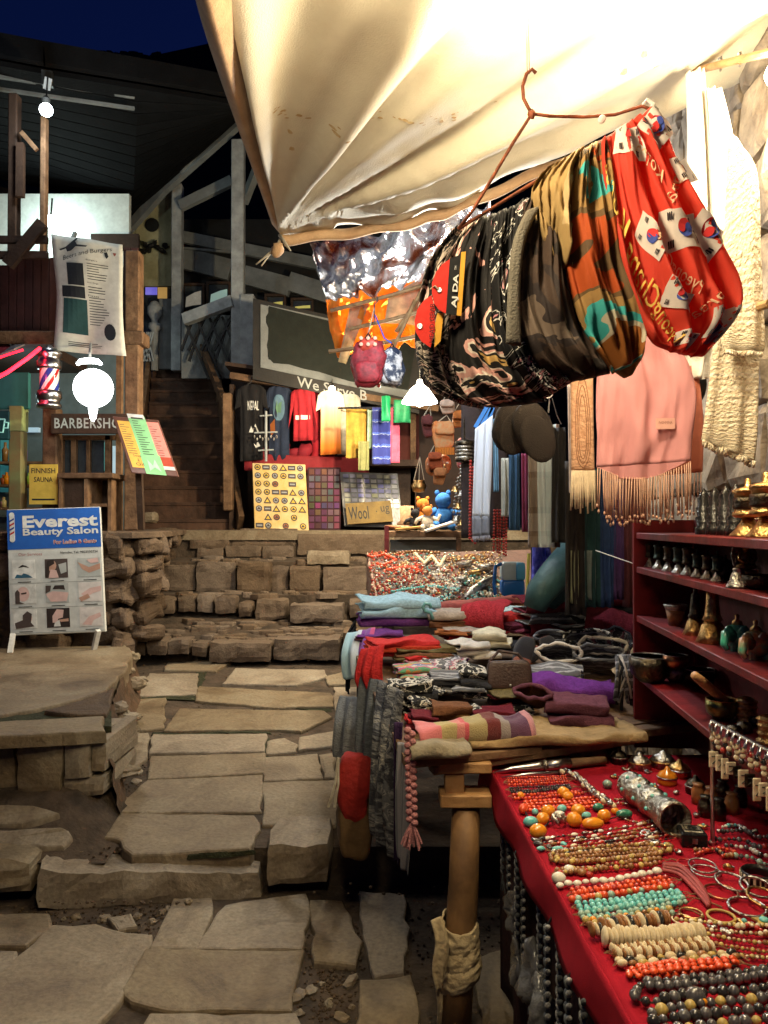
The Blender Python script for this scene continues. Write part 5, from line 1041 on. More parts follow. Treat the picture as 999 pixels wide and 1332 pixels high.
o, S = cloth('front_length', m_knit, [(948, 170), (944, 260), (942, 360), (938, 430), (940, 455)], [(962, 186), (986, 224), (991, 330), (996, 440), (992, 458)], 2.14, kn, 30, 40, amp=.005, k=1.3, puff=.018, ph=.3)
S2 = surf([(936, 300), (930, 420), (922, 500), (914, 560), (912, 572)], [(985, 300), (988, 420), (986, 500), (985, 560), (982, 600)], 2.2, .012, 3, .012); fringe(S2, m_knit, 40, .02, .004, kn, False); fringe(S, m_knit, 30, .015, .004, kn, False)
sh = T('fringed_shawl', 'pink pashmina shawl with long knotted fringe hanging before the shelf', 'shawl', P(840, 690, 2.35))
o, S = cloth('fabric', m_pink, [(776, 440), (776, 520), (776, 608)], [(872, 430), (904, 500), (897, 600)], 2.34, sh, 40, 24, amp=.012, k=2.2, ph=.2, rough_=.007)
S_ = lambda u, v: (S(u, v)[0]+V3((0, 0, -.04*sin(PI*u))), S.N)
MB().grid(lambda u, v: S(u, 1)[0]+V3((0, 0, -(.045*sin(PI*min(u*1.05, 1)))*v)), 24, 4, uvs=(.3, .03)).build('hem', m_pink, sh, smooth=True); fringe(S_, mat('pink_fringe', (.62, .38, .28), .9), 44, .14, .0022, sh)
pn = panel_px(853, 544, 878, 558, 2.325); mb = MB(); pn.slab(mb, 0, 0, 1, 1, -.001, .001); pn.text(mb, 'PASHMINA', .5, .4, pn.w*.7, pn.h*.25, .002, 1); mb.build('label', [flat('label_pink', (.72, .4, .34)), flat('label_ink', (.3, .12, .1))], sh)
sh2 = T('fringed_shawl', 'darker salmon shawl edge behind the pink fringed shawl', 'shawl', P(905, 660, 2.42)); o, S = cloth('fabric', m_salm, [(780, 450), (784, 550), (790, 625)], [(906, 470), (914, 540), (914, 614)], 2.42, sh2, 20, 16, amp=.006, k=2); fringe(S, mat('salmon_fringe', (.56, .32, .22), .9), 30, .14, .0022, sh2)
sh3 = T('fringed_shawl', 'beige paisley shawl folded narrow with pale fringe left of the pink one', 'shawl', P(756, 665, 2.7)); m_pais = mat('beige_paisley', (.5, .3, .18), .9, c2=(.38, .2, .11), ns=30, bump=.5, bs=70, uv=True)
o, S = cloth('fabric', m_pais, [(742, 480), (742, 550), (743, 612)], [(771, 480), (772, 550), (773, 612)], 2.7, sh3, 16, 16, amp=.006, k=1.3, puff=.012); fringe(S, mat('beige_fringe', (.62, .5, .34), .9), 20, .14, .004, sh3, False)
mb = MB()
for q in range(3): mb.tube([S(.5+(.36-.09*q)*cos(a)*.9, .62+(.32-.05*q)*(sin(a) if sin(a) > 0 else sin(a)*1.6))[0]+S.N*.001 for a in [2*PI*k/24 for k in range(24)]], .0012, 4, 0, True)
mb.build('paisley_line', flat('paisley_brown', (.25, .12, .06)), sh3)
cloth('scarf', mat('pale_scarf', (.5, .42, .4), .9, bump=.2), [(738, 500), (739, 570), (740, 640)], [(746, 500), (746, 570), (747, 650)], 2.76, None, 8, 12, 'thin pale scarf edge peeping out left of the paisley shawl', 'scarf', amp=.006, k=1)
sh4 = T('light_blue_scarf', 'light blue scarf with a grey band hanging at the far jewellery table', 'scarf', P(626, 692, 4.1)); m_lb = stripes('blue_grey_weave', [(0, (.42, .47, .56)), (.93, (.42, .47, .56)), (.94, (.38, .43, .52))], 0, 8, bump=.2)
o, S = cloth('fabric', m_lb, [(618, 558), (616, 610), (614, 672)], [(641, 540), (640, 610), (637, 672)], 4.1, sh4, 14, 16, amp=.012, k=2.5); o, S = cloth('band', flat('grey_band', (.16, .18, .23)), [(614, 671), (614, 698)], [(637, 671), (637, 696)], 4.095, sh4, 14, 4, amp=.01, k=2.5); fringe(S, flat('grey_fringe', (.2, .2, .24)), 14, .03, .004, sh4, False)
for q in ((618, 556, 634, 528), (627, 552, 640, 530), (636, 544, 644, 522)): MB().beam(P(q[0], q[1], 4.12), P(q[2], q[3], 4.12), .008, .02).build('blue_strap', flat('blue_strap', (.03, .14, .4)), sh4)
for (x0, x1, y0, y1, d, c, lb, sk) in ((641, 647, 545, 640, 4.15, (.15, .32, .5), 'narrow sky blue scarf right behind the light blue one', 1), (652, 664, 596, 672, 3.9, (.3, .31, .28), 'short grey green scarf below the dark caps', 0), (662, 676, 590, 690, 3.7, (.02, .06, .13), 'long navy blue scarf between grey green and maroon ones', 0), (678, 689, 590, 692, 3.65, (.16, .02, .06), 'maroon scarf hanging beside the brown plaid shawl', 1)):
    hang(x0, x1, y0, y1, d, mat('wool_%d' % x0, c, .95, bump=.3, bs=200), lb, 'scarf', 'scarf', 2, .015, sk=sk, puff=.015)
m_pl = stripes('brown_plaid', [(0, (.12, .08, .06)), (.18, (.6, .72, .78)), (.5, (.5, .62, .68)), (.52, (.13, .05, .035)), (.62, (.08, .055, .04)), (.85, (.1, .075, .055))], 0, 4.3, .95, .3, 300, ([(0, (.12, .1, .08)), (.5, (.05, .035, .025)), (.6, (.18, .16, .14)), (.9, (.06, .04, .03))], 4.2))
hang(687, 727, 552, 712, 3.4, m_pl, 'brown and pale blue plaid shawl hanging in the middle', 'plaid_shawl', 'shawl', 4, .028, puff=.01)
hang(718, 735, 556, 706, 3.3, mat('black_wool', (.012, .01, .01), .95), 'black shawl right beside the plaid one', 'shawl', 'shawl', 2, .02)
bgc = T('stall_back_cloth', 'dark cloth screen of blue, teal and purple lengths behind the shawls', 'cloth screen', P(770, 800, 3.2))
for (x0, x1, y0, y1, c) in ((735, 762, 600, 800, (.015, .012, .012)), (760, 782, 610, 790, (.01, .045, .05)), (780, 800, 600, 790, (.01, .03, .1)), (798, 815, 600, 780, (.05, .02, .09)), (812, 840, 590, 790, (.06, .01, .015)), (600, 660, 500, 700, (.03, .02, .02)), (690, 716, 540, 830, (.02, .015, .015)), (742, 752, 716, 785, (.16, .17, .1)), (760, 774, 716, 780, (.14, .18, .17))):
    cloth('length', mat('screen_%d' % x0, c, .8, bump=.2), [(x0, y0), (x0, y1)], [(x1, y0), (x1, y1)], 3.2 if x0 > 720 else 4.6, bgc, 12, 10, amp=.015, k=2, ph=x0)
MB().tube([P(775, 716, 3.0), P(838, 738, 2.78)], .002, 5).build('white_string', m_twhite, bgc)
# flat caps hanging
def fcap(x0, y0, x1, y1, d, rot, label):
    t = T('flat_cap', label, 'cap', P((x0+x1)/2, y1, d), 'dark caps hung below the scarf bunch'); c = P((x0+x1)/2, (y0+y1)/2, d); w_ = (x1-x0)*d/1000; h = (y1-y0)*d/1000
    M_ = mat('cap_%d' % x0, (.018, .012, .009), .9, bump=.3, bs=250)
    MB().ell(c+V3((0, .03, .01)), (w_*.5, .05, h*.48), rot, 0, 22, 14, .08, x0).build('crown', M_, t, smooth=True)
    MB().ell(c+V3((w_*.05, -.015, -h*.12)), (w_*.42, .012, h*.4), rot, 0, 22, 10).build('brim', M_, t, smooth=True)
    MB().tube([c+V3((w_*.3, -.02, h*.3)), c+V3((w_*.36, 0, h*.5)), c+V3((w_*.3, 0, h*.7))], .0025, 5).build('loop', m_metal, t)
fcap(643, 518, 692, 592, 2.62, (.1, .3, 0), 'dark brown cap, left of the two hanging below the bunch'); fcap(670, 522, 722, 602, 2.55, (0, -.35, 0), 'dark brown cap, right of the two and nearer')
cl = MB(); cl.tube([P(713+6*cos(a), 511+7*sin(a), 2.5) for a in [2*PI*k/14 for k in range(14)]], .0022, 6, 0, True); cl.tube([P(718, 518, 2.5), P(724, 540, 2.5), P(730, 552, 2.5)], .0014, 5); o = cl.build('metal_clip', m_metal, loc=P(713, 518, 2.5)); tag(o, 'small shiny metal clip ring hanging by the caps', 'clip')
o = MB().ell(P(903, 506, 2.5), (.035, .05, .06), (0, .2, 0), 0, 18, 12, .1, 2).build('beret', mat('dark_felt', (.035, .03, .028), .95, bump=.3), loc=P(903, 530, 2.5), smooth=True); tag(o, 'small dark felt hat tucked behind the white scarves', 'hat')
# cluster of pouches and instruments farther off
m_po = mat('orange_pouch', (.55, .16, .04), .85, c2=(.45, .28, .14), ns=22, bump=.3)
def soft_thing(name, cat, label, x, y, d, sz, m, rot=None, e=.5, lump=.15, group=None, parts=None):
    o = MB().soft(P(x, y, d), sz, rot, 0, e, 22, 12, lump, x*.37+y, 9).build(name, m, loc=P(x, y, d)-V3((0, 0, sz[2]/2)), smooth=True); return tag(o, label, cat, group)
for (x, y, w_, h, c, lb) in ((578, 566, .15, .2, None, 'orange felt pouch with fringed bottom hanging by the shop lamp'), (597, 546, .1, .13, (.45, .14, .03), 'small leather orange pouch above the dark prayer wheel'), (582, 530, .1, .1, (.5, .36, .28), 'pale pink cloth pouch highest in the cluster'), (566, 598, .1, .12, (.35, .08, .03), 'little rust red purse lowest in the pouch cluster'), (556, 554, .08, .16, (.12, .03, .03), 'dark wine pouch left of the orange felt one'), (604, 590, .1, .2, (.5, .12, .12), 'pink red pouch behind the dark prayer wheel'), (572, 620, .09, .13, (.4, .16, .06), 'brown bead purse hanging beside the masks')):
    t = T('pouch', lb, 'pouch', P(x, y, 5.3)-V3((0, 0, h/2)), 'pouches hanging by the shop lamp'); mm = m_po if c is None else mat('pouch_%d' % x, c, .85, ns=30, bump=.3)
    MB().soft(P(x, y, 5.3), (w_, .06, h), (0, random.uniform(-.2, .2), 0), 0, .4, 18, 10, .15, x).build('bag', mm, t, smooth=True); MB().soft(P(x, y, 5.26)+V3((0, -.01, h*.22)), (w_*.9, .05, h*.42), None, 0, .4, 16, 8, .1, y).build('flap', mm, t, smooth=True)
    MB().tube([P(x, y, 5.3)+V3((-w_*.3, 0, h*.45)), P(x+3, y-26, 5.3), P(x, y, 5.3)+V3((w_*.3, 0, h*.45))], .004, 5).build('strap', m_cord, t)
    if c is None:
        f = MB()
        for k in range(12): a = P(567+k*2.1, 582, 5.27); f.tube([a, a+V3((0, 0, -.05))], .005, 5)
        f.build('fringe', mat('orange_fringe', (.6, .2, .03), .9), t)
pw_ = T('prayer_cylinder', 'dark cylindrical prayer wheel hanging by the light blue scarf', 'prayer wheel', P(604, 602, 4.6)); MB().lathe([(.01, 0), (.055, .005), (.058, .02), (.05, .03), (.05, .1), (.058, .11), (.055, .13), (.01, .14)], P(604, 602, 4.6), 20).build('drum', m_darkmetal, pw_, smooth=True); MB().tube([P(604, 575, 4.6), P(604, 545, 4.6)], .006, 6).build('rod', m_darkmetal, pw_)
for k in range(4): MB().lathe([(.0525, 0), (.054, .006), (.0525, .012)], P(604, 597-k*4.6, 4.6), 20).build('band', m_silver, pw_, smooth=True)
def strand_v(name, label, x0, y0, x1, y1, d, r, m, cat='bead strand', group=None, sag=0):
    a, b = P(x0, y0, d), P(x1, y1, d); n = max(4, int((b-a).length/(r*1.9))); mb = MB()
    for k in range(n): p = a.lerp(b, k/(n-1))+V3((sag*sin(PI*k/(n-1)), 0, 0)); mb.ell(p, (r, r, r*.95), None, 0, 7, 5)
    return tag(mb.build(name, m, loc=b, smooth=True), label, cat, group)
m_rb = mat('red_bead', (.4, .03, .02), .3, coat=.4, bump=0); m_tq = mat('turquoise_bead', (.08, .4, .4), .35, c2=(.2, .45, .38), ns=60, coat=.3, bump=.1); m_or_b = mat('coral_bead', (.68, .085, .02), .28, c2=(.55, .05, .015), ns=50, coat=.5, bump=.05)
for i, x in enumerate((612, 616, 619)): strand_v('bead_strand', 'long red bead strand left of the light blue scarf, %s from the left' % ('first', 'second', 'third')[i], x, 600+i*8, x-1, 700+i*3, 4.3, .009, m_rb, group='red strands left of the blue scarf')
for i, x in enumerate((643, 647, 651, 655, 659)): strand_v('bead_strand', 'rust red bead strand below the grey green scarf, %s from the left' % ('first', 'second', 'third', 'fourth', 'fifth')[i], x, 664, x-1+i % 2, 716+i*1.5, 4.3, .008, m_rb, group='rust red strands below the scarves')
for i, x in enumerate((594, 598, 602, 606, 590)): strand_v('bead_strand', 'silver bead chain hanging beside the blue doll, %s from the left' % ('second', 'third', 'fourth', 'fifth', 'first')[i], x+6, 606+i*4, x, 686-i*5, 4.9, .011, m_silver, group='silver chains by the dolls')
for i in range(9):
    p = P(592+(i*7) % 24, 640+i*5.5, 4.8); o = MB().lathe([(.004, .04), (.012, .035), (.016, .02), (.026, .004), (.027, 0)], p, 12).build('small_bell', m_silver if i % 2 else m_brass, loc=p, smooth=True); tag(o, 'tiny %s bell among the far chains, %s from the top' % ('silver' if i % 2 else 'brass', ('first', 'second', 'third', 'fourth', 'fifth', 'sixth', 'seventh', 'eighth', 'ninth')[i]), 'bell', 'tiny bells among the far chains')
hp = T('hanging_pot', 'small brass pot hanging on three cords above the toy dolls', 'pot', P(545, 642, 5.6)); MB().lathe([(.005, -.05), (.045, -.04), (.055, 0), (.04, .03), (.045, .04)], P(545, 632, 5.6), 16).build('bowl', m_brass, hp, smooth=True)
for dx in (-7, 0, 7): MB().tube([P(545+dx, 626, 5.6), P(546, 594, 5.6)], .003, 5).build('cord', m_cord, hp)
for (x, y, lb) in ((562, 606, 'carved wooden mask hanging left of the brass pot cords'), (578, 604, 'orange painted mask hanging right among the pouches')):
    t = T('mask', lb, 'mask', P(x, y+14, 5.4)); MB().ell(P(x, y, 5.4), (.05, .03, .07), None, 0, 14, 10, .1, x).build('face', mat('mask_%d' % x, (.4, .14, .05), .5), t, smooth=True)
    for s_ in (-1, 1): MB().ell(P(x+s_*4, y-2, 5.37), (.011, .008, .008), None, 0, 8, 5).build('eye', m_twhite, t)
    MB().ell(P(x, y+7, 5.365), (.02, .01, .007), None, 0, 8, 5).build('mouth', m_black, t); MB().ell(P(x, y+2, 5.365), (.009, .02, .014), None, 0, 8, 5).build('nose', m_brass, t)
# ================= stone wall of the house at right, red shelves
hw = T('stone_house_wall', 'pale rough stone house wall rising behind the red shelves at right', 'wall', V3((1.1, 2.2, 0)))
random.seed(31)
for j in range(13):
    z = .1+j*.27; y = 1.0+random.uniform(-.2, 0)
    while y < 4.6:
        L = random.uniform(.22, .5); X = 1.0+.087*y
        MB().soft((X+.16+random.uniform(-.02, .02), y+L/2, z+.135), (.3, L*1.01, .272), (0, 0, -.087), 0, .25, 16, 8, .16, random.random()*80, 8).build('stone', m_rockw, hw); y += L
SX = lambda y: .67+.087*y
def SH(x, z, off=.06, k=.4995):
    y = (.67+off)/((x-499.5)/1000-.087); return V3((SX(y)+off, y, z))
su = T('red_shelf_unit', 'dark red painted shelf unit full of brass ritual things', 'shelves', V3((.9, 2.0, .8)))
for z in (1.565, 1.442, 1.267, 1.06):
    w_ = .2 if z > 1.2 else .16; MB().beam((SX(1.0)+w_/2, 1.0, z-.012), (SX(2.77)+w_/2, 2.77, z-.012), w_, .022).build('shelf', m_redpaint, su, bevel=.002)
MB().beam((SX(1.0)+.21, 1.0, 1.2), (SX(2.77)+.21, 2.77, 1.2), .012, .82).build('back_panel', m_redpaint, su)
for y in (2.785, 1.0): MB().box((SX(y)+.1, y, 1.2), (.215, .02, .82), (0, 0, -.087)).build('side_panel', m_redpaint, su)
def lathe_thing(name, cat, label, p, prof, m, n=18, group=None, parts=()):
    if not parts:
        o = MB().lathe(prof, p, n).build(name, m, loc=p, smooth=True); return tag(o, label, cat, group)
    t = T(name, label, cat, p, group); MB().lathe(prof, p, n).build('body', m, t, smooth=True)
    for nm, pr, mm in parts: MB().lathe(pr, p, n).build(nm, mm, t, smooth=True)
    return t
def wheelp(s): return [(.001, .118*s), (.004*s, .116*s), (.005*s, .1*s), (.012*s, .098*s), (.022*s, .094*s), (.022*s, .088*s), (.019*s, .085*s), (.019*s, .05*s), (.022*s, .047*s), (.022*s, .04*s), (.01*s, .036*s)]
def basep(s): return [(.009*s, .036*s), (.011*s, .03*s), (.019*s, .014*s), (.028*s, .002*s), (.028*s, 0), (.001, 0)]
ordw = ['first', 'second', 'third', 'fourth', 'fifth', 'sixth', 'seventh', 'eighth', 'ninth', 'tenth', 'eleventh', 'twelfth']
m_gd = mat('dark_green_metal', (.06, .09, .07), .4, .8, c2=(.02, .03, .025), ns=40, bump=.3)
for i, x in enumerate((845, 857, 870, 883, 895, 907, 920, 933)):
    lathe_thing('prayer_cylinder', 'prayer wheel', 'small dark prayer wheel on brass foot, %s from the left on the second shelf' % ordw[i], SH(x, 1.442, .05), wheelp(.85 if i < 5 else .7), m_gd if i % 2 else m_darkmetal, 16, 'small prayer wheels in a row on the second shelf', (('foot', basep(.85 if i < 5 else .7), m_silver),))
for i, x in enumerate((856, 868, 890)):
    lathe_thing('jar', 'jar', 'dark bronze jar behind the row of prayer wheels, %s from the left' % ordw[i], SH(x, 1.442, .12), [(.001, 0), (.022, 0), (.028, .03), (.022, .06), (.012, .075), (.018, .085), (.001, .086)], m_darkmetal, 16, 'dark jars behind the prayer wheels')
for i, (x, s_) in enumerate(((973, 1.28), (997, 1.35))):
    lathe_thing('prayer_cylinder', 'prayer wheel', ('large embossed brass prayer wheel left on the top shelf', 'large embossed brass prayer wheel rightmost on the top shelf')[i], SH(x, 1.565, .1), [(r*1.35, z) for r, z in wheelp(s_)], m_brass, 20, 'large brass prayer wheels on the top shelf', (('foot', [(r*1.3, z) for r, z in basep(s_)], m_brass), ('relief_band', [(.0275*s_, .055*s_), (.029*s_, .06*s_), (.0275*s_, .065*s_), (.029*s_, .07*s_), (.0275*s_, .078*s_)], m_darkmetal)))
for i, x in enumerate((916, 930, 944, 957)):
    s_ = 1.2; lathe_thing('incense_tower', 'incense tower', 'black carved incense tower, %s from the left on the top shelf' % ordw[i], SH(x, 1.565, .1), [(.001, 0), (.026, 0), (.028, .02), (.022, .025), (.026, .05), (.02, .055), (.024, .08), (.018, .085), (.02, .11), (.008, .13), (.001, .14)], mat('black_lacquer_%d' % i, (.02, .02, .022), .2, bump=.3), 14, 'black towers on the top shelf')
# statue, small bell, bowl
t = T('seated_statue', 'small gilt seated statue with flame shaped halo on the second shelf', 'statue', SH(970, 1.46, .1)); p = ROOT[t.name]
MB().lathe([(.03, 0), (.028, .01), (.03, .016), (.001, .018)], p, 16).build('pedestal', m_brass, t, smooth=True)
b = MB(); b.soft(p+V3((0, -.002, .026)), (.052, .03, .02), None, 0, .7, 14, 8, .1, 1); b.soft(p+V3((0, 0, .046)), (.03, .022, .036), None, 0, .7, 12, 8, .1, 2); b.ell(p+V3((0, 0, .073)), (.009, .009, .011), None, 0, 10, 8); b.ell(p+V3((0, 0, .085)), (.004, .004, .006), None, 0, 8, 5)
b.tube([p+V3((-.015, 0, .06)), p+V3((-.022, -.008, .045)), p+V3((-.004, -.018, .034))], .0045, 6); b.tube([p+V3((.015, 0, .06)), p+V3((.022, -.008, .045)), p+V3((.004, -.018, .034))], .0045, 6); b.build('figure', m_brass, t, smooth=True)
hal = [(.022*sin(a)*(1.15 if a < 2.2 else 1), .055+.045*-cos(a)) for a in [2*PI*k/20 for k in range(20)]]
MB().prism([p+V3((x*1.35*(1+.08*(k % 2)), .014, z)) for k, (x, z) in enumerate(hal)], (0, .006, 0)).build('halo', m_silver, t)
lathe_thing('hand_bell', 'bell', 'squat silver hand bell in front of the gilt statue', SH(960, 1.442, .03), [(.001, .048), (.012, .048), (.014, .044), (.011, .04), (.016, .034), (.02, .018), (.028, .006), (.03, 0), (.001, .002)], m_silver)
lathe_thing('bowl', 'bowl', 'dark bronze bowl beside the statue at the right end of the second shelf', SH(990, 1.442, .07), [(.001, .002), (.024, 0), (.04, .012), (.045, .032), (.042, .034), (.036, .014), (.001, .008)], m_darkmetal)
lathe_thing('bowl', 'bowl', 'dark round covered bowl between prayer wheels and silver bell', SH(943, 1.442, .1), [(.001, 0), (.03, 0), (.036, .02), (.036, .028), (.028, .045), (.006, .056), (.004, .066), (.001, .068)], m_darkmetal)
lathe_thing('wooden_cup', 'cup', 'wooden cup with a silver rim at the left of the third shelf', SH(878, 1.267, .06), [(.001, 0), (.022, 0), (.03, .05)], mat('cup_wood', (.25, .1, .04), .5), 18, None, (('rim', [(.03, .05), (.038, .066), (.036, .068), (.028, .052), (.001, .01)], m_silver),))
for i, (x, s_) in enumerate(((904, 1.25), (926, 1.5))):
    lathe_thing('altar_bell', 'bell', ('shorter brass altar bell with a long handle on the third shelf', 'taller brass altar bell with a beaded handle on the third shelf')[i], SH(x, 1.267, .06), [(.001, .118*s_), (.006*s_, .112*s_), (.004*s_, .1*s_), (.01*s_, .095*s_), (.012*s_, .07*s_), (.014*s_, .05*s_), (.018*s_, .042*s_), (.014*s_, .038*s_)], m_darkmetal if i == 0 else m_brass, 18, 'altar bells on the third shelf', (('bell_cup', [(.014*s_, .038*s_), (.02*s_, .03*s_), (.025*s_, .012*s_), (.031*s_, 0), (.001, .002)], m_brass),))
# teal glazed teapots
for i, (x, lb) in enumerate(((958, 'teal glazed elephant shaped pot on the third shelf, left one'), (982, 'teal and orange elephant shaped pot at the right end of the third shelf'))):
    p = SH(x, 1.267, .08); t = T('teapot', lb, 'teapot', p, 'elephant pots on the third shelf'); mg = mat('teal_glaze_%d' % i, (.06, .4, .27), .2, coat=.6, c2=(.04, .25, .2) if i == 0 else (.5, .12, .03), ns=25)
    MB().ell(p+V3((0, 0, .035)), (.036, .04, .034), None, 0, 18, 12).build('body', mg, t, smooth=True)
    MB().tube([p+V3((-.025, -.02, .04)), p+V3((-.045, -.035, .045)), p+V3((-.054, -.042, .02)), p+V3((-.048, -.05, .008))], [.018, .014, .009, .006], 9).build('trunk', mg, t, smooth=True)
    MB().lathe([(.014, .066), (.012, .075), (.004, .08), (.006, .09), (.001, .094)], p, 12).build('lid', m_brass, t, smooth=True)
    for s_ in (-1, 1): MB().ell(p+V3((s_*.02-.015, -.03, .05)), (.014, .006, .018), None, 0, 10, 6).build('ear', mg, t, smooth=True)
    for s_ in (-1, 1): MB().tube([p+V3((s_*.018, -.02, .02)), p+V3((s_*.018, -.02, 0))], .009, 8).build('foot', mg, t)
def bowlp(r, h): return [(.001, .001), (r*.5, 0), (r*.9, h*.3), (r, h*.65), (r*.96, h), (r*.9, h), (r*.92, h*.65), (r*.8, h*.32), (.001, h*.12)]
m_bowlg = mat('green_gold_bowl', (.35, .3, .1), .3, 1, c2=(.1, .14, .05), ns=30, bump=.3)
for x, y, r, h, m, lb in ((846, 886, .07, .085, m_darkmetal, 'large dark singing bowl at the left end of the lowest shelf'), (879, 886, .04, .05, m_silver, 'lower silver singing bowl of the stacked pair'), (910, 892, .05, .055, m_darkmetal, 'bronze singing bowl behind the wooden mallet'), (939, 934, .044, .052, m_bowlg, 'green gold singing bowl holding the wooden mallet')):
    d = .54/((y-680)/1000); p = P(x, y, d); p.z = 1.06; lathe_thing('singing_bowl', 'bowl', lb, p, bowlp(r, h), m, 24, None, (('rim', [(r*.95, h), (r*.975, h+.003), (r*.9, h+.003), (r*.9, h)], m_silver if m != m_bowlg else m_brass),))
p = P(879, 886, 2.57); p.z = 1.113; lathe_thing('singing_bowl', 'bowl', 'upper copper singing bowl of the stacked pair', p, bowlp(.042, .045), mat('copper', (.45, .2, .1), .3, 1, ns=30), 24, None, (('rim', [(.04, .045), (.041, .048), (.038, .048), (.038, .045)], m_silver),))
ml = MB(); ml.tube([P(903, 878, 2.08), P(915, 888, 2.1), P(935, 905, 2.12), P(948, 918, 2.13)], [.011, .0135, .0125, .011], 12); tag(ml.build('mallet', mat('mallet_wood', (.6, .32, .14), .5), loc=P(948, 918, 2.13), smooth=True), 'pale wooden mallet leaning in the green gold singing bowl', 'mallet')
for x, y, lb in ((971, 939, 'ribbed brass prayer drum standing right of the mallet bowl'), (1001, 965, 'ribbed brass prayer drum cut by the right picture edge')):
    d = .54/((y-680)/1000); p = P(x, y, d); p.z = 1.06; lathe_thing('prayer_drum', 'prayer drum', lb, p, [(.001, 0), (.03, 0), (.031, .006), (.026, .008), (.026, .02), (.029, .023), (.026, .026), (.026, .04), (.029, .043), (.026, .046), (.026, .055), (.031, .058), (.02, .066), (.001, .072)], m_brass, 20)
for k, (x, y) in enumerate(((985, 955), (996, 925), (968, 955), (955, 948))):
    p = P(x, y, 2.05-.03*k); p.z = 1.062; lathe_thing('trinket_box', 'trinket box', 'little dark trinket box among the drums, %s in the group' % ordw[k], p, [(.001, 0), (.02, 0), (.022, .012), (.016, .022), (.001, .026)], m_darkmetal, 12, 'dark trinket boxes by the drums')
# ================= key rings on a rod
kr = T('key_ring_rod', 'thin rod holding the key rings above the jewellery', 'rod', P(930, 942, 1.9)); a, b = P(926, 938, 1.92), P(1016, 985, 1.56); MB().tube([a, b], .004, 7).build('bar', m_metal, kr); MB().tube([a, V3((a.x, a.y, .8))], .005, 7).build('leg', m_metal, kr)
m_bone = mat('carved_bone', (.75, .66, .48), .45, c2=(.5, .38, .2), ns=40, bump=.15); m_bead2 = mat('dark_bead', (.03, .028, .028), .2, coat=.5, bump=0)
for i in range(11):
    t_ = i/10; p = a.lerp(b, t_*.95+.01); t = T('key_ring', 'silver key ring with bone beads on the rod, %s from the left' % ordw[i], 'key ring', p, 'key rings hanging on the rod')
    q = p+V3((0, -.002, -.012)); MB().tube([q+V3((.015*cos(x)*.8, .015*cos(x)*.7, .015*sin(x))) for x in [2*PI*k/14 for k in range(14)]], .0028, 7, 0, True).build('ring', m_metal, t, smooth=True)
    z = q.z-.018; ln = random.uniform(.03, .06)
    for k in range(3): MB().ell(V3((q.x+random.uniform(-.004, .004), q.y-.003, z-.012*k)), .007, None, 0, 10, 7).build('bead', random.choice([m_bone, m_bead2, m_rb, m_bone]), t, smooth=True)
    zz = z-.042; mb = MB(); w_ = random.choice([.009, .012]); h_ = random.choice([.03, .04, .05])
    mb.box((q.x, q.y-.004, zz-h_/2), (w_*2, .005, h_)); mb.build('tablet', random.choice([m_bone, m_bone, m_darkmetal]), t, bevel=.002)
    mb = MB(); mb.tube([V3((q.x-w_*.5, q.y-.0075, zz-h_*.3)), V3((q.x+w_*.5, q.y-.0075, zz-h_*.3)), V3((q.x+w_*.2, q.y-.0075, zz-h_*.6)), V3((q.x-w_*.4, q.y-.0075, zz-h_*.75))], .0012, 4); mb.build('carving', m_black, t)
# ================= textile table
def GT(x, y): d = (.74+.245)/((y-680)/1000+.1); return P(x, y, d)
def zt(d): return .86+.1*(d-2.45)
tt = T('textile_table', 'wooden plank table heaped with woollen goods in the middle', 'table', V3((.4, 3.2, 0)))
pl = [GT(525, 982), GT(690, 960), GT(860, 935), V3((1.0, 4.0, zt(4.0))), V3((-.2, 4.05, zt(4.05)))]
MB().prism([p+V3((0, 0, -.035)) for p in pl], (0, 0, .03)).build('plank_top', m_wood, tt)
for q in ((536, 990, 700, 973, 2.42, 2.55), (560, 1000, 820, 960, 2.47, 2.62), (600, 978, 930, 940, 2.5, 2.8)): MB().beam(P(q[0], q[1], q[4]), P(q[2], q[3], q[5]), .06, .028).build('front_plank', m_wood, tt, bevel=.004)
bx(570, 993, 640, 1007, 2.44, .09).build('post_bracket', m_woodl, tt, bevel=.004); bx(579, 1007, 604, 1036, 2.45, .06).build('bracket_stem', m_woodl, tt, bevel=.003); bx(573, 1035, 640, 1052, 2.43, .1).build('bracket_foot', m_woodl, tt, bevel=.004)
pc = MB(); pts = [P(606, 1050, 2.48), P(603, 1150, 2.47), P(597, 1250, 2.46), V3((P(590, 1345, 2.44).x, 2.44, -.02))]; pc.tube(pts, [.045, .048, .05, .053], 18); pc.build('post', mat('debarked_post', (.26, .14, .055), .6, c2=(.12, .065, .03), ns=5, bump=.3, bs=10), tt, smooth=True)
for x, y, z in ((-.1, 3.9, .96), (.9, 3.9, .96), (.85, 2.9, .88)): MB().tube([(x, y, z), (x, y, .1)], .04, 10).build('leg', m_woodd, tt)
wr = T('cloth_binding', 'pale cloth strip wound and knotted round the wooden post', 'cloth binding', P(590, 1290, 2.42)); cx = P(597, 1235, 2.46); m_rag = mat('rag', (.5, .4, .24), .95, c2=(.36, .27, .15), ns=12, bump=.4)
for i in range(3):
    def wf(u, v, i=i):
        a = 2*PI*u; z = cx.z+.095-i*.062-.075*v+.022*sin(a+.8*i); r_ = .055+.004*i+.007*sin(PI*v)+.006*(.5-abs(noise.noise(V3((cos(a)*2, sin(a)*2, v*3+i*4+a*.4))))*2)+.003*noise.noise(V3((a*2, v*9, i)))
        return V3((cx.x+r_*cos(a), cx.y+r_*sin(a), z)), V3((cos(a), sin(a), 0))
    MB().sheet(wf, 44, 12, .005).build('wrap', m_rag, wr, smooth=True)
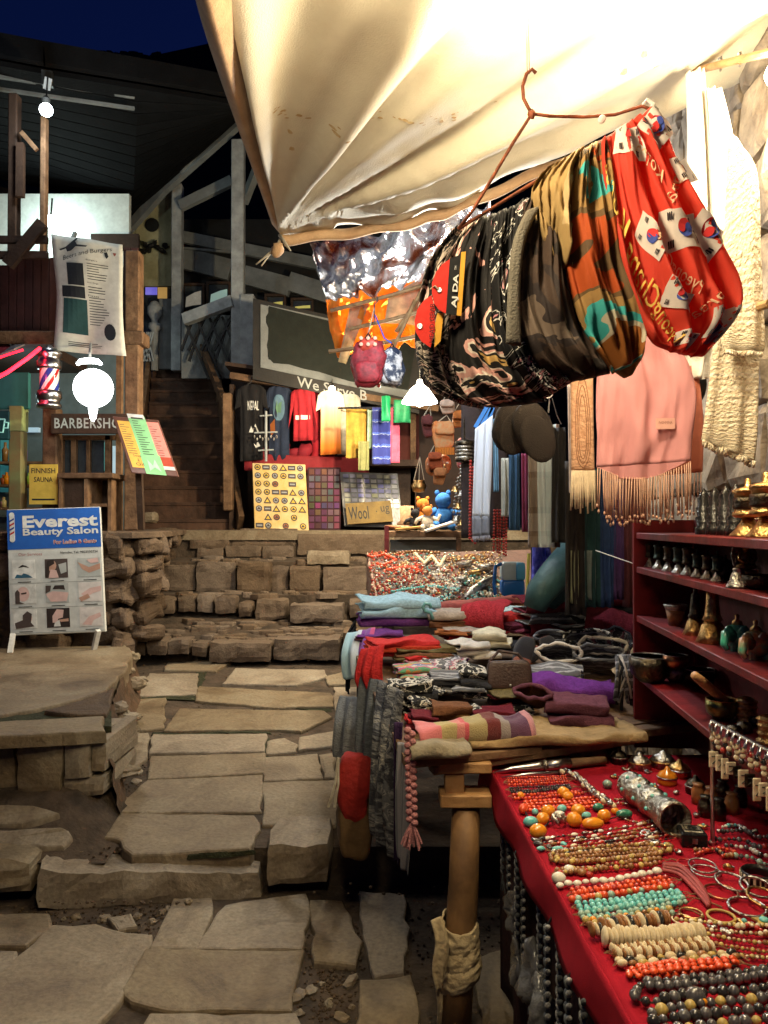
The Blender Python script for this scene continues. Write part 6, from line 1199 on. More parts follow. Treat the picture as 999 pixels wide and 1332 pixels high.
cloth('loose_end', m_rag, [(560, 1198, 2.38), (566, 1225, 2.37), (562, 1262, 2.37), (568, 1290, 2.37)], [(574, 1192, 2.38), (584, 1226, 2.37), (580, 1264, 2.37), (575, 1285, 2.37)], 2.37, wr, 8, 14, amp=.006, k=1.5, puff=.008); cloth('loose_end', m_rag, [(566, 1285, 2.38), (569, 1310, 2.39), (568, 1332, 2.4)], [(576, 1280, 2.38), (576, 1310, 2.39), (574, 1334, 2.4)], 2.38, wr, 6, 10, amp=.004, k=1, puff=.006)
def fold(name, cat, label, box, ms, dep=.22, n=3, rot=0, e=.35, lump=.25, zoff=0, smooth=True, group=None, hh=None):
    x0, y0, x1, y1 = box; p = GT((x0+x1)/2, y1); p.z += zoff; d = p.y; w_ = (x1-x0)*d/1000; p.z += .05*max(0, min(1, (900-y1)/60))+(.03 if y0 < 880 and (x0 % 7) < 4 else 0) if not zoff else .03
    h = hh or max(.02, CAMZ-p.z-(y0-680)/1000*(d+dep*.7)); ms = ms if isinstance(ms, list) else [ms]
    if n == 1 and 'hat' in name and x0 >= 676:
        return beanie(name, cat, label, p+V3((0, dep/2, 0)), w_*.5, max(h, w_*.42), ms, rot, x0+y0, group)
    t = T(name, label, cat, p, group)
    if 'hat' in name and n == 1: n = 2; ms = ms*2 if len(ms) == 1 else ms
    for i in range(n):
        hh_ = h/n
        ufold(p+V3((random.uniform(-.012, .012), dep/2+random.uniform(-.02, .02), hh_*i)), w_*random.uniform(.92, 1.04), dep, hh_*1.02, rot+random.uniform(-.1, .1), x0+i*9.1+y0).build('fold', ms[i % len(ms)], t, smooth=True)
    return t
def ufold(c, w_, dep, h, rz, seed, th=.006):       # one length of cloth doubled over, its fold towards the front
    M_ = Matrix.Rotation(rz, 3, 'Z'); r = h/2
    def fn(u, v):
        x = (u-.5)*w_
        if v < .36: y, z, ny, nz = dep/2-dep*(v/.36), 0, 0, -1
        elif v < .64: a = PI*(v-.36)/.28; y, z, ny, nz = -dep/2-r*sin(a), r-r*cos(a), -sin(a), -cos(a)
        else: y, z, ny, nz = -dep/2+dep*((v-.64)/.36), h, 0, 1
        k = z/max(h, .001)
        y += .02*noise.noise(V3((x*7, seed, k)))+.007*noise.noise(V3((x*24, seed, z*40)))
        z += (.012+.22*h)*noise.noise(V3((x*9+seed, y*9, k*1.5)))*k+.006*noise.noise(V3((x*26, y*26, seed)))*k+.25*h*k*(.5-abs(u-.5))
        x += .01*noise.noise(V3((seed, v*4, u*2)))
        return c+M_@V3((x, y, z+th)), M_@V3((0, ny, nz))
    return MB().sheet(fn, 22, 26, th, uvs=(w_, dep*2+h))
def beanie(name, cat, label, c, r, h, ms, rot, seed, group=None, face=None):   # a knitted hat lying on its side, its rim open to the viewer
    t = T(name, label, cat, c, group); M_ = (Matrix.Rotation(rot, 3, 'Z') @ Matrix.Rotation(R(random.uniform(48, 72)), 3, 'X')); sq = h/(2*r); o = V3((0, 0, h*.5))
    def dome(u, v):
        a = 2*PI*u; b = PI/2*v; rr = r*(cos(b)**.6)*(1+.03*sin(a*14)*(1-v)+.16*noise.noise(V3((cos(a)*1.5, sin(a)*1.5, v*2+seed)))); q = V3((rr*cos(a), rr*sin(a)*sq*.85, r*1.5*sin(b)-r*.7))
        q = M_@V3((q.x, q.y, -q.z)); q.z += .01*noise.noise(V3((q.x*30, q.y*30, seed))); n_ = M_@V3((cos(a)*cos(b), sin(a)*cos(b), -sin(b)))
        return c+o+q, n_
    MB().sheet(dome, 32, 12, .006, uvs=(2*PI*r, r*2)).build('crown', ms[0], t, smooth=True)
    ring_ = [dome(k/22, .02)[0] for k in range(22)]
    MB().tube(ring_, [.008+.002*sin(k*2.1+seed) for k in range(22)], 7, 0, True).build('brim', ms[-1] if len(ms) > 1 else random.choice([w_gry, w_dk, w_bwk, ms[0]]), t, smooth=True)
    return t
def wool(name, c, c2=None, ns=60, **k): return mat(name, c, .95, c2=c2, ns=ns, bump=.5, bs=180, spec=.1, uv=True, **k)
w_lb = wool('light_blue_wool', (.33, .5, .58)); w_pu = wool('purple_wool', (.16, .05, .22)); w_rd = wool('red_wool', (.5, .03, .03)); w_gry = stripes('grey_knit', [(0, (.08, .08, .085)), (.5, (.28, .28, .29)), (.8, (.05, .05, .06))], 1, 22, wob=.5)
w_bwk = blotch('black_white_knit', [(0, (.02, .02, .02)), (.5, (.62, .58, .5)), (.58, (.03, .03, .03)), (.66, (.55, .5, .42))], 26, .8, .95, .8, 150)
w_nor = stripes('nordic_knit', [(0, (.05, .05, .06)), (.25, (.5, .48, .5)), (.4, (.1, .09, .11)), (.55, (.35, .1, .14)), (.7, (.55, .52, .48)), (.85, (.06, .06, .07))], 0, 14, wob=1.2, bump=.7, bs=150)
w_bri = stripes('bright_knit', [(0, (.1, .3, .15)), (.2, (.5, .1, .2)), (.4, (.55, .5, .4)), (.55, (.1, .12, .3)), (.75, (.5, .2, .05))], 1, 11, wob=.8, bump=.6)
w_mar = wool('maroon_wool', (.13, .015, .025)); w_brn = wool('brown_wool', (.16, .07, .035)); w_ol = wool('olive_wool', (.14, .11, .05)); w_cr = wool('cream_fleece', (.72, .64, .46), ns=20); w_wh = wool('white_fleece', (.7, .64, .56), ns=20); w_mau = wool('mauve_knit', (.14, .05, .075)); w_vi = wool('violet_fleece', (.13, .03, .22)); w_dk = wool('charcoal_wool', (.03, .03, .035)); w_bei = wool('greyish_beige', (.4, .33, .27))
w_str = stripes('striped_hat_weave', [(0, (.55, .16, .17)), (.16, (.4, .32, .14)), (.27, (.55, .2, .18)), (.33, (.5, .08, .1)), (.36, (.32, .26, .12)), (.5, (.12, .02, .02)), (.6, (.28, .24, .22)), (.67, (.1, .04, .08)), (.82, (.5, .22, .24))], 0, 2.2, bump=.5)
s_ = fold('folded_shawl', 'shawl', 'light blue folded shawl on top at the far left of the textile table', (462, 806, 566, 838), [w_pu, w_lb, w_lb], .28, 3, .12, zoff=.05, hh=.13)
cloth('hanging_end', stripes('shawl_bands', [(0, (.4, .6, .68)), (.3, (.55, .62, .68)), (.45, (.2, .06, .28)), (.7, (.45, .08, .2)), (.9, (.1, .04, .12))], 0, 4.6, bump=.4), [(452, 824, 3.75), (447, 850, 3.7), (449, 884, 3.7)], [(488, 816, 3.7), (482, 846, 3.6), (480, 880, 3.55)], 3.65, s_, 14, 12, amp=.02, k=2.5, puff=.02)
q = GT(462, 842); fb_ = MB()
for k in range(26): a = q+V3((-.01+.008*random.random(), .01*k, .12-.1*random.random())); fb_.tube([a, a+V3((-.035, -.005, -.06)), a+V3((-.04+.01*random.random(), 0, -.2-.08*random.random()))], .005, 5)
fb_.build('fringe', [w_dk], s_)
s_ = fold('folded_shawl', 'shawl', 'bright red shawl folded under the light blue one with its end hanging', (478, 830, 570, 872), [w_rd, wool('scarlet', (.55, .06, .03)), w_rd], .2, 3, .15)
cloth('hanging_end', w_rd, [(470, 845, 3.25), (464, 880, 3.2), (470, 898, 3.2)], [(500, 838, 3.2), (496, 872, 3.15), (500, 906, 3.15)], 3.2, s_, 12, 12, amp=.02, k=2.5, puff=.025)
S2 = surf([(470, 845, 3.25), (464, 880, 3.2), (470, 898, 3.2)], [(500, 838, 3.2), (496, 872, 3.15), (500, 906, 3.15)], 3.2, .02, 2.5); fringe(S2, w_rd, 22, .05, .005, s_, False)
gh = fold('folded_cloth', 'cloth', 'greyish beige cloth folded on a teal hanger behind the shawls', (556, 796, 624, 840), [w_brn, w_bei], .18, 2, -.1)
MB().tube([P(563, 806, 3.75), P(560, 797, 3.75), P(553, 795, 3.75), P(550, 790, 3.75), P(553, 785, 3.75), P(559, 786, 3.75), P(561, 791, 3.75)], .009, 8).build('hanger_hook', flat('teal_plastic', (.12, .3, .3), rough=.3), gh, smooth=True)
fold('red_fabric', 'fabric', 'crimson fabric folded in a peak behind the mittens', (608, 788, 668, 838), wool('crimson', (.36, .03, .04)), .14, 1, -.5, .7, .5)
fold('blue_print_cloth', 'cloth', 'pale blue grey printed cloth lying at the back edge', (630, 792, 695, 818), blotch('blue_grey_print', [(0, (.2, .3, .33)), (.5, (.34, .42, .42)), (.6, (.12, .22, .28))], 18, 1), .2, 1, 0, .3)
fold('woolly_hat', 'hat', 'white fluffy woolly hat in the middle of the heap', (590, 834, 634, 872), w_wh, .14, 1, .3, .55, .3); fold('woolly_hat', 'hat', 'cream fleecy hat right behind the white one', (618, 822, 664, 862), w_cr, .14, 1, -.2, .6, .35)
fold('folded_hat', 'hat', 'olive brown folded hats left of the white fluffy hat', (514, 842, 592, 876), [w_ol, w_brn, w_ol], .14, 3, .1)
fold('folded_hat', 'hat', 'rust orange plastic wrapped hat behind the white fluffy hat', (568, 828, 612, 848), wool('rust_wool', (.4, .14, .05)), .12, 1)
fold('knit_hat', 'hat', 'bright multicoloured patterned knit hat at the left edge of the heap', (514, 866, 572, 896), w_bri, .13, 1, .2, .5)
fold('knit_hat', 'hat', 'pink striped nordic hat behind the grey folded one', (545, 862, 612, 890), w_nor, .13, 1, -.15, .5)
fold('knit_hat', 'hat', 'black and white flecked hat at the left front of the heap', (508, 884, 566, 926), [w_bwk, w_dk, w_bwk], .13, 3, .15)
fold('knit_hat', 'hat', 'grey knit hat folded in rolls in the centre', (562, 876, 612, 916), [w_gry, w_gry, w_dk, w_gry], .13, 4, 0, .5)
fold('knit_hat', 'hat', 'black and cream flecked hat left of the leather purse', (602, 870, 640, 920), [w_bwk, w_dk, w_bwk], .12, 3, -.1)
fold('knit_hat', 'hat', 'small cream flecked hat in front of the flecked pile', (526, 908, 560, 934), w_bwk, .1, 1, .4, .6)
pu = T('leather_purse', 'dark brown leather purse with a flap standing in the heap', 'purse', GT(663, 922)); q = GT(663, 920); m_lth = mat('brown_leather', (.045, .022, .018), .4, bump=.2, bs=120); MB().soft(q+V3((0, .03, .085)), (.165, .05, .17), (-.25, 0, 0), 0, .22, 24, 12, .05, 2, 6).build('body', m_lth, pu, smooth=True); MB().soft(q+V3((0, .0, .12)), (.166, .02, .1), (-.25, 0, 0), 0, .25, 24, 10, .05, 3, 6).build('flap', m_lth, pu, smooth=True); MB().ell(q+V3((0, -.018, .085)), (.006, .004, .006), None, 0, 10, 6).build('stud', m_metal, pu); MB().tube([q+V3((-.07, .05, .16)), q+V3((-.03, .07, .2)), q+V3((.04, .06, .19)), q+V3((.075, .05, .15))], .006, 7).build('strap', m_lth, pu)
tgp = T('orange_swing_tag', 'orange and cream paper tag on the leather purse', 'tag', GT(655, 885)); pn = panel_px(646, 864, 668, 880, 2.98); mb = MB(); pn.slab(mb, 0, .3, .45, 1.2, -.002, 0, 0); pn.slab(mb, .4, .1, 1, .75, -.002, 0, 1); mb.build('paper', [flat('tag_orange', (.6, .13, .03)), flat('tag_cream', (.6, .45, .3))], tgp)
m_mit = stripes('mitten_stripes', [(0, (.03, .03, .035)), (.3, (.3, .06, .05)), (.42, (.5, .3, .2)), (.55, (.06, .12, .1)), (.66, (.4, .16, .12)), (.75, (.03, .03, .04))], 1, 5, bump=.5)
for (x, y, r, lb) in ((684, 862, .35, 'striped dark mitten leaning left beside the purse'), (720, 860, -.35, 'striped dark mitten leaning right beside the purse')):
    p = GT(x, y+10)+V3((0, .05, .07)); t = T('mitten', lb, 'mitten', GT(x, y+10), 'striped mittens'); MB().soft(p, (.09, .05, .15), (-.3, r, 0), 0, .6, 18, 12, .1, x, 9).build('hand', m_mit, t, smooth=True); MB().ell(p+V3((.05 if r > 0 else -.05, -.01, -.01)), (.02, .018, .045), (0, r*1.8, 0), 0, 10, 7).build('thumb', m_mit, t, smooth=True)
random.seed(77)
for i, (bx_, ms, n_, lb) in enumerate([((700, 770, 760, 812), w_mar, 1, 'dark maroon jumper crumpled at the back right of the heap'), ((745, 785, 800, 830), [w_gry, w_mar], 2, 'grey edged maroon hat at the back right'), ((768, 800, 832, 850), w_mar, 1, 'maroon knitted bundle before the shelf corner'), ((738, 838, 800, 872), w_gry, 1, 'grey ribbed hat behind the violet fleece'), ((775, 820, 826, 870), w_nor, 1, 'grey and white earflap hat by the shelf post'), ((690, 868, 760, 900), [w_dk, w_gry], 2, 'charcoal knit hat with grey rim left of the violet fleece'), ((752, 856, 815, 888), w_gry, 1, 'grey marled hat on top of the violet fleece'), ((722, 812, 770, 846), w_dk, 1, 'black knitted hat between the mittens and the grey hats'), ((690, 806, 735, 832), w_mar, 1, 'dark red glove pair behind the mittens'), ((655, 812, 690, 838), wool('plum', (.15, .03, .06)), 1, 'plum scarf rolled behind the cream hat')]):
    fold('knit_hat' if 'hat' in lb else 'knitwear', 'hat' if 'hat' in lb else 'knitwear', lb, bx_, ms, .14, n_, random.uniform(-.4, .4), .6, .45)
for i, (q, ms, lb) in enumerate([((700, 828, 742, 858), 'w_gry', 'grey striped hat with an open rim behind the right mitten'), ((742, 806, 790, 836), 'w_dk w_wh', 'black hat with a white rim near the maroon jumper'), ((700, 842, 760, 884), 'w_gry w_wh', 'marled grey hat with a pale open rim on the violet fleece'), ((760, 832, 824, 880), 'w_nor w_wh', 'large patterned hat with a pale rim by the tassels'), ((664, 800, 704, 828), 'w_mar w_wh', 'wine hat with white rim at the back behind the mittens'), ((642, 838, 690, 864), 'w_dk', 'small black hat just behind the leather purse'), ((560, 856, 606, 882), 'w_vi w_nor', 'lilac patterned hat above the grey rolled hat'), ((590, 896, 634, 922), 'w_bwk w_gry', 'flecked hat with a grey rim in front of the purse'), ((520, 858, 560, 880), 'w_bri w_rd', 'rainbow hat with a red rim at the left edge'), ((640, 906, 690, 930), 'w_mar w_ol', 'maroon hat with olive rim in front of the purse'), ((676, 912, 726, 942), 'w_brn w_mau', 'brown hat with mauve rim left of the mauve cloth'), ((536, 896, 580, 922), 'w_bwk w_bwk', 'flecked open hat between the two flecked piles')]):
    fold('knit_hat', 'hat', lb, q, [globals()[k] for k in ms.split()], .12, 1, random.uniform(-.5, .5), zoff=.02)
for i, (q, ms, lb) in enumerate([((462, 822, 520, 848), 'w_pu w_mau w_pu', 'purple shawl layers under the light blue ones'), ((575, 816, 640, 846), 'w_rd w_bei', 'red and beige cloths stacked behind the white hat'), ((612, 850, 650, 872), 'w_wh', 'white wrapped knit folded flat beside the cream hat'), ((640, 800, 700, 830), 'w_mar w_rd', 'dark red shawls folded behind the cream hat'), ((700, 800, 760, 830), 'w_dk w_mar', 'black and maroon shawls piled below the blue bag'), ((520, 880, 580, 905), 'w_nor w_bri', 'two patterned knits folded under the rainbow hat')]):
    fold('folded_knit', 'knitwear', lb, q, [globals()[k] for k in ms.split()], .16, len(ms.split()), random.uniform(-.2, .2), zoff=.01)
fold('jumper_pile', 'jumpers', 'tall pile of dark maroon jumpers against the shelf post', (704, 770, 822, 836), [w_mar, w_dk, w_mar, w_mar], .32, 4, -.1, hh=.26)
fold('jumper_pile', 'jumpers', 'wine and grey jumpers piled before the teal jacket', (676, 800, 750, 842), [w_mar, w_gry, w_mar], .22, 3, .2, hh=.17)
fold('violet_fleece', 'fleece', 'violet fleece rolled in front of the grey hats', (692, 884, 802, 916), w_vi, .13, 1, -.12, .6, .4)
fold('knitted_cloth', 'knitted cloth', 'mauve ribbed knitted cloth below the violet fleece', (716, 908, 798, 948), [w_mau, w_mau], .14, 2, -.15, .45, .3)
zz = fold('knit_hat', 'hat', 'red hat with a white zigzag by the shelf post', (790, 784, 830, 815), w_rd, .1, 1, .1, .6, .3)
p = GT(795, 812)+V3((0, -.01, .05)); mb = MB(); mb.tube([p+V3((.012*k, 0, .018*(k % 2))) for k in range(9)], .004, 5); tag(mb.build('zigzag_trim', w_wh, loc=p), 'white zigzag braid on the red hat by the shelf post', 'braid')
ts_ = T('tassel_bundle', 'bundle of grey and white wool tassels hanging by the shelf corner', 'tassels', GT(815, 925)); 
for k in range(22):
    p = P(800+random.uniform(0, 22), 852, 2.92); q = P(803+random.uniform(-4, 30), 905+random.uniform(0, 20), 2.85); MB().tube([p, p.lerp(q, .4)+V3((random.uniform(-.02, .02), -.02, 0)), q], .006, 6).build('strand', random.choice([w_gry, w_wh, w_dk, w_gry]), ts_, smooth=True)
fold('folded_hat', 'hat', 'brown ribbed hat folded in arches behind the striped band', (560, 916, 614, 950), [w_brn, wool('tan_wool', (.25, .13, .05)), w_brn], .09, 3, 0, .6)
fold('folded_cloth', 'cloth', 'dark red folded woollens left of the brown ribbed hat', (532, 926, 566, 952), [w_mar, w_rd, w_mar], .1, 3); fold('folded_cloth', 'cloth', 'wine red folded woollens right of the brown ribbed hat', (610, 922, 668, 950), [w_mar, wool('wine', (.2, .02, .05)), w_mar], .1, 3)
fold('knit_hat', 'hat', 'small white flecked hat between the wine woollens and brown hat', (606, 918, 632, 942), w_bwk, .06, 1, .3, .6); fold('knit_hat', 'hat', 'tiny cream flecked mitten at the right of the wine woollens', (664, 918, 692, 932), w_bwk, .05, 1, -.2, .6)
fold('striped_band', 'band', 'pink and brown striped woven band along the front of the table', (530, 938, 700, 976), w_str, .06, 1, .13, .4, .2)
fold('sacking', 'sacking', 'tan sacking spread under the woollens at the table front', (596, 938, 850, 974), mat('tan_sacking', (.34, .23, .11), .95, bump=.4), .22, 1, .2, .3, .3, hh=.028)
fold('sacking', 'sacking', 'pale grey rolled mat end at the front left corner', (528, 964, 610, 988), mat('grey_mat', (.26, .22, .15), .95, bump=.4), .06, 1, .1, .5, .3)
# things hanging from the table side
dr = lambda nm, cat, lb, m, L, Rr, d, **k: cloth(nm, m, L, Rr, d, None, 18, 24, lb, cat, **k)
m_gp = blotch('grey_marble_knit', [(0, (.035, .035, .04)), (.45, (.1, .1, .1)), (.55, (.2, .19, .17)), (.62, (.05, .05, .06))], 16, 2, .95, .6, 150)
dr('scarf', 'scarf', 'dark grey marbled scarf hanging from the left table edge', m_gp, [(494, 885, 3.0), (490, 960, 2.8), (487, 1040, 2.75), (488, 1084, 2.75)], [(525, 900, 2.7), (516, 980, 2.62), (510, 1060, 2.62), (513, 1116, 2.62)], 2.7, amp=.02, k=2.5, puff=.012)
dr('scarf', 'scarf', 'dark purple scarf hanging between the grey ones', wool('dark_violet', (.04, .02, .06)), [(512, 940, 2.6), (512, 1040, 2.6), (512, 1118, 2.6)], [(524, 940, 2.6), (521, 1040, 2.6), (519, 1125, 2.6)], 2.6, amp=.012, k=1.5, puff=.012)
dr('scarf', 'scarf', 'grey finely striped scarf hanging nearest the post', stripes('fine_grey', [(0, (.12, .12, .13)), (.5, (.2, .19, .2))], 0, 60, bump=.3), [(518, 965, 2.5), (517, 1050, 2.5), (520, 1112, 2.5)], [(537, 972, 2.45), (536, 1060, 2.45), (530, 1140, 2.45)], 2.47, amp=.01, k=2, puff=.01)
dr('scarf', 'scarf', 'pale grey scarf hanging over the far left table corner', wool('pale_grey', (.22, .23, .23)), [(444, 905, 3.4), (440, 945, 3.3), (438, 985, 3.3)], [(474, 908, 3.2), (470, 950, 3.15), (466, 990, 3.15)], 3.25, amp=.02, k=2, puff=.02)
dr('scarf', 'scarf', 'dim slate scarf behind the marbled one', wool('slate', (.1, .11, .12)), [(470, 880, 3.2), (468, 960, 3.1), (470, 1010, 3.1)], [(498, 885, 3.1), (494, 960, 3.0), (490, 1040, 3.0)], 3.1, amp=.02, k=2, puff=.02)
random.seed(88)
bt = T('braided_tail', 'pink braided hat tail with tassel hanging over the table front', 'braid', P(540, 1098, 2.36)); a, b = P(533, 950, 2.4), P(536, 1070, 2.38); mp_ = wool('pink_braid', (.46, .2, .2)); mb = MB()
for k in range(26): p = a.lerp(b, k/25); mb.ell(p+V3((.007*(1 if k % 2 else -1), 0, 0)), (.013, .011, .011), (0, .6*(1 if k % 2 else -1), 0), 0, 8, 6)
mb.build('braid', mp_, bt, smooth=True); mb = MB()
for k in range(20): q = b+V3((random.uniform(-.035, .03), random.uniform(-.015, .015), -.075*random.uniform(.75, 1.1))); mb.tube([b, b.lerp(q, .5)+V3((0, 0, .006)), q], .0035, 5)
mb.build('tassel', mp_, bt)
rbx = T('red_sack', 'red cloth sack with brown lower half standing under the table', 'sack', P(462, 1100, 3.0)); a = P(462, 1022, 3.05)
MB().soft(P(463, 1020, 3.05), (.13, .12, .26), None, 0, .4, 20, 12, .12, 4, 8).build('upper_half', mat('red_sack_cloth', (.3, .015, .01), .8, bump=.3), rbx, smooth=True); MB().soft(P(462, 1075, 3.05), (.13, .12, .24), None, 0, .4, 20, 12, .12, 7, 8).build('lower_half', mat('brown_sack_cloth', (.13, .075, .03), .9, bump=.3), rbx, smooth=True)
for s_ in (-1, 1): MB().tube([P(440, 985, 3.0), P(438+s_*2, 1020, 2.98), P(431+s_*4, 1050, 2.98)], .005, 5).build('cord', m_cord, rbx)
# ================= far jewellery table
def GJ(x, y): d = (.55+1.1316)/((y-680)/1000+.246); return P(x, y, d)
jt = T('far_jewellery_table', 'tilted far jewellery table edged with dull red cloth', 'table', V3((.3, 5.2, .4)))
cs_ = [GJ(490, 792), GJ(700, 778), GJ(690, 716), GJ(478, 722)]; MB().prism([p+V3((0, 0, -.03)) for p in cs_], (0, 0, .025)).build('board', m_wood, jt)
MB().beam(P(500, 806, 4.55), P(690, 782, 4.6), .03, .06).build('front_rail', m_woodl, jt, bevel=.004)
m_dr = mat('dull_red_cloth', (.28, .06, .05), .9, bump=.3)
cloth('edge_cloth', m_dr, [(496, 790, 4.6), (503, 797, 4.54), (506, 806, 4.52)], [(695, 772, 4.66), (697, 776, 4.6), (697, 783, 4.58)], 4.58, jt, 20, 6, amp=.008, k=5, puff=.01)
MB().prism([p+V3((0, 0, .0)) for p in cs_], (0, 0, .006)).build('cloth', mat('display_cloth', (.12, .07, .06), .9, bump=.3), jt)
cloth('side_cloth', mat('side_beads_cloth', (.2, .07, .04), .8, c2=(.35, .28, .22), ns=50, bump=.6), [(478, 718, 5.9), (480, 760, 5.9), (486, 800, 5.9)], [(492, 790, 4.6), (496, 820, 4.6), (497, 850, 4.6)], 5.2, jt, 16, 10, amp=.02, k=5, puff=.01)
for x, y in ((505, 4.75), (650, 4.8)): MB().tube([P(x, 810, y), V3((P(x, 810, y).x, y, .3))], .035, 8).build('leg', m_woodd, jt)
jm = dict(orange=m_or_b, red=m_rb, silver=m_silver, turq=m_tq, brown=mat('wood_bead', (.28, .12, .04), .4, coat=.3, ns=40), bone=m_bone, dark=m_bead2, amber=mat('amber_bead', (.72, .28, .02), .18, c2=(.6, .18, .01), ns=30, coat=.6, bump=0), brass=m_brass, white=mat('white_bead', (.72, .68, .58), .35, c2=(.55, .5, .4), ns=60, coat=.3, bump=.05), green=mat('green_bead', (.03, .16, .1), .3, coat=.4), pale=mat('pale_green_bead', (.3, .42, .33), .4, c2=(.18, .28, .22), ns=60, coat=.3, bump=.05), olive=mat('olive_gold_bead', (.5, .34, .08), .4, c2=(.3, .22, .08), ns=60, coat=.2), smoky=mat('smoky_bead', (.1, .095, .095), .12, c2=(.05, .045, .05), ns=50, coat=.8, bump=0))
def ring(c, r, tr, m, name='bracelet', n=16, beads=True, tilt=None, oval=.8):
    mb = MB(); M_ = Euler(tilt or (0, 0, 0)).to_matrix()
    for k in range(n):
        p = c+M_@V3((r*cos(2*PI*k/n), r*oval*sin(2*PI*k/n), 0)); mb.ell(p, tr, None, k % len(m), 6, 4)
    return mb.build(name, m, loc=c, smooth=True)
random.seed(41)
spec = [('orange coral bracelet at the far left rows of the far table', 'orange bracelets on the far table', ['orange', 'red', 'orange', 'brown'], lambda: (random.uniform(483, 545), random.uniform(722, 752)), 16), ('red and brown bead bracelet in the middle rows of the far table', 'red brown bracelets on the far table', ['red', 'brown', 'bone'], lambda: (random.uniform(490, 600), random.uniform(738, 772)), 24), ('silver bead bracelet in the right rows of the far table', 'silver bracelets on the far table', ['silver', 'silver', 'white'], lambda: (random.uniform(560, 645), random.uniform(738, 778)), 26), ('turquoise and silver bracelet near the front edge of the far table', 'turquoise bracelets on the far table', ['turq', 'silver', 'dark'], lambda: (random.uniform(500, 630), random.uniform(758, 786)), 24), ('brown seed bracelet at the back of the far table', 'brown bracelets on the far table', ['brown', 'brass', 'brown'], lambda: (random.uniform(520, 640), random.uniform(722, 742)), 18)]
for lb, grp, cols, pos, n_ in spec:
    for k in range(n_):
        p = GJ(*pos())+V3((0, 0, .018+.012*random.random())); random.shuffle(cols); tag(ring(p, random.uniform(.025, .045), random.uniform(.006, .009), [jm[c] for c in cols], 'bracelet', 14, tilt=(.24+random.uniform(-.1, .1), random.uniform(-.2, .2), 0)), lb, 'bracelet', grp)
for i, (pts, r, m, lb) in enumerate([([(505, 727), (540, 722), (575, 724)], .014, 'brown', 'row of shiny brown beads along the back of the far table'), ([(540, 725), (552, 738), (562, 728), (572, 742), (580, 728)], .013, 'bone', 'zigzag bone tooth necklace on the far table'), ([(484, 730), (500, 726), (515, 733), (500, 740), (486, 738)], .013, 'orange', 'chunky orange loop at the far left corner of the far table'), ([(500, 747), (530, 742), (550, 748)], .012, 'orange', 'orange bead row behind the red brown bracelets'), ([(510, 775), (560, 768), (600, 772)], .01, 'turq', 'turquoise bead row along the front of the far table')]):
    mb = MB(); cps = [GJ(*q)+V3((0, 0, .025)) for q in pts]
    for a, b in zip(cps, cps[1:]):
        n_ = max(2, int((b-a).length/(r*1.7)))
        for k in range(n_): mb.ell(a.lerp(b, k/n_)+V3((0, 0, random.uniform(0, .006))), r, None, 0, 8, 5)
    tag(mb.build('necklace', jm[m], loc=cps[0], smooth=True), lb, 'necklace')
for i, (x, y, s_) in enumerate(((604, 742, 1), (618, 752, .9), (600, 760, .8), (632, 746, 1.1), (626, 764, .8), (640, 757, .7))):
    p = GJ(x, y)+V3((0, 0, .01)); lathe_thing('small_bowl', 'bowl', 'small polished metal bowl on the far table, %s in the cluster' % ordw[i], p, bowlp(.05*s_, .05*s_), (m_silver, m_brass, m_silver)[i % 3], 16, 'metal bowls on the far table')
mt_ = T('long_metal_piece', 'long pale metal ornament slanting at the front of the far table', 'ornament', GJ(622, 776)); a, b = GJ(605, 782)+V3((0, 0, .03)), GJ(640, 762)+V3((0, 0, .05)); MB().tube([a, a.lerp(b, .3), a.lerp(b, .7), b], [.008, .028, .03, .012], 10).build('body', m_silver, mt_, smooth=True); MB().ell(a.lerp(b, .5)+V3((0, -.02, .02)), .014, None, 0, 10, 6).build('stone', m_tq, mt_, smooth=True)
jg = T('plastic_jug', 'blue and white plastic jug with a handle at the corner of the far table', 'jug', GJ(662, 775)); p = GJ(664, 776); mb = MB(); w_ = .075; h = .22
mb.soft(p+V3((.01, 0, h*.25)), (w_*2, w_*1.6, h*.5), None, 0, .25, 24, 8, 0); mb.build('lower_body', flat('blue_plastic', (.02, .13, .45), rough=.25), jg, smooth=True); MB().soft(p+V3((.01, 0, h*.74)), (w_*1.94, w_*1.55, h*.54), None, 0, .25, 24, 8, 0).build('upper_body', flat('pale_blue_plastic', (.5, .65, .75), rough=.25), jg, smooth=True)
MB().soft(p+V3((.055, -.01, h*.74)), (w_*.8, w_*1.6, h*.52), None, 0, .25, 16, 8, 0).build('blue_stripe', flat('sky_plastic', (.08, .35, .65), rough=.25), jg, smooth=True); MB().tube([p+V3((-.06, -.03, h*.95)), p+V3((-.1, -.04, h*.9)), p+V3((-.11, -.04, h*.4)), p+V3((-.1, -.04, 0))], .012, 8).build('handle', bpy.data.materials['blue_plastic'], jg, smooth=True)
bh = MB(); random.seed(61); hm = [m_rb, m_silver, m_or_b, jm['brown'], jm['bone'], m_tq, m_brass]
for k in range(1500):
    x = random.uniform(482, 655); y = random.uniform(722, 790); q = GJ(x, y); r = random.uniform(.004, .009); t_ = (x-482)/170+(790-y)/200
    mi = random.choice([0, 2, 0, 3, 4] if random.random() > t_ else [1, 1, 1, 3, 4, 5, 6]); bh.ell(q+V3((0, 0, .006+r+random.uniform(0, .02))), (r*random.uniform(1, 2), r, r), (0, 0, random.random()*3), mi, 5, 3)
tag(bh.build('bead_heap', hm, loc=GJ(560, 760), smooth=True), 'glittering scatter of tiny beads covering the far jewellery table', 'beads', None, 'stuff')
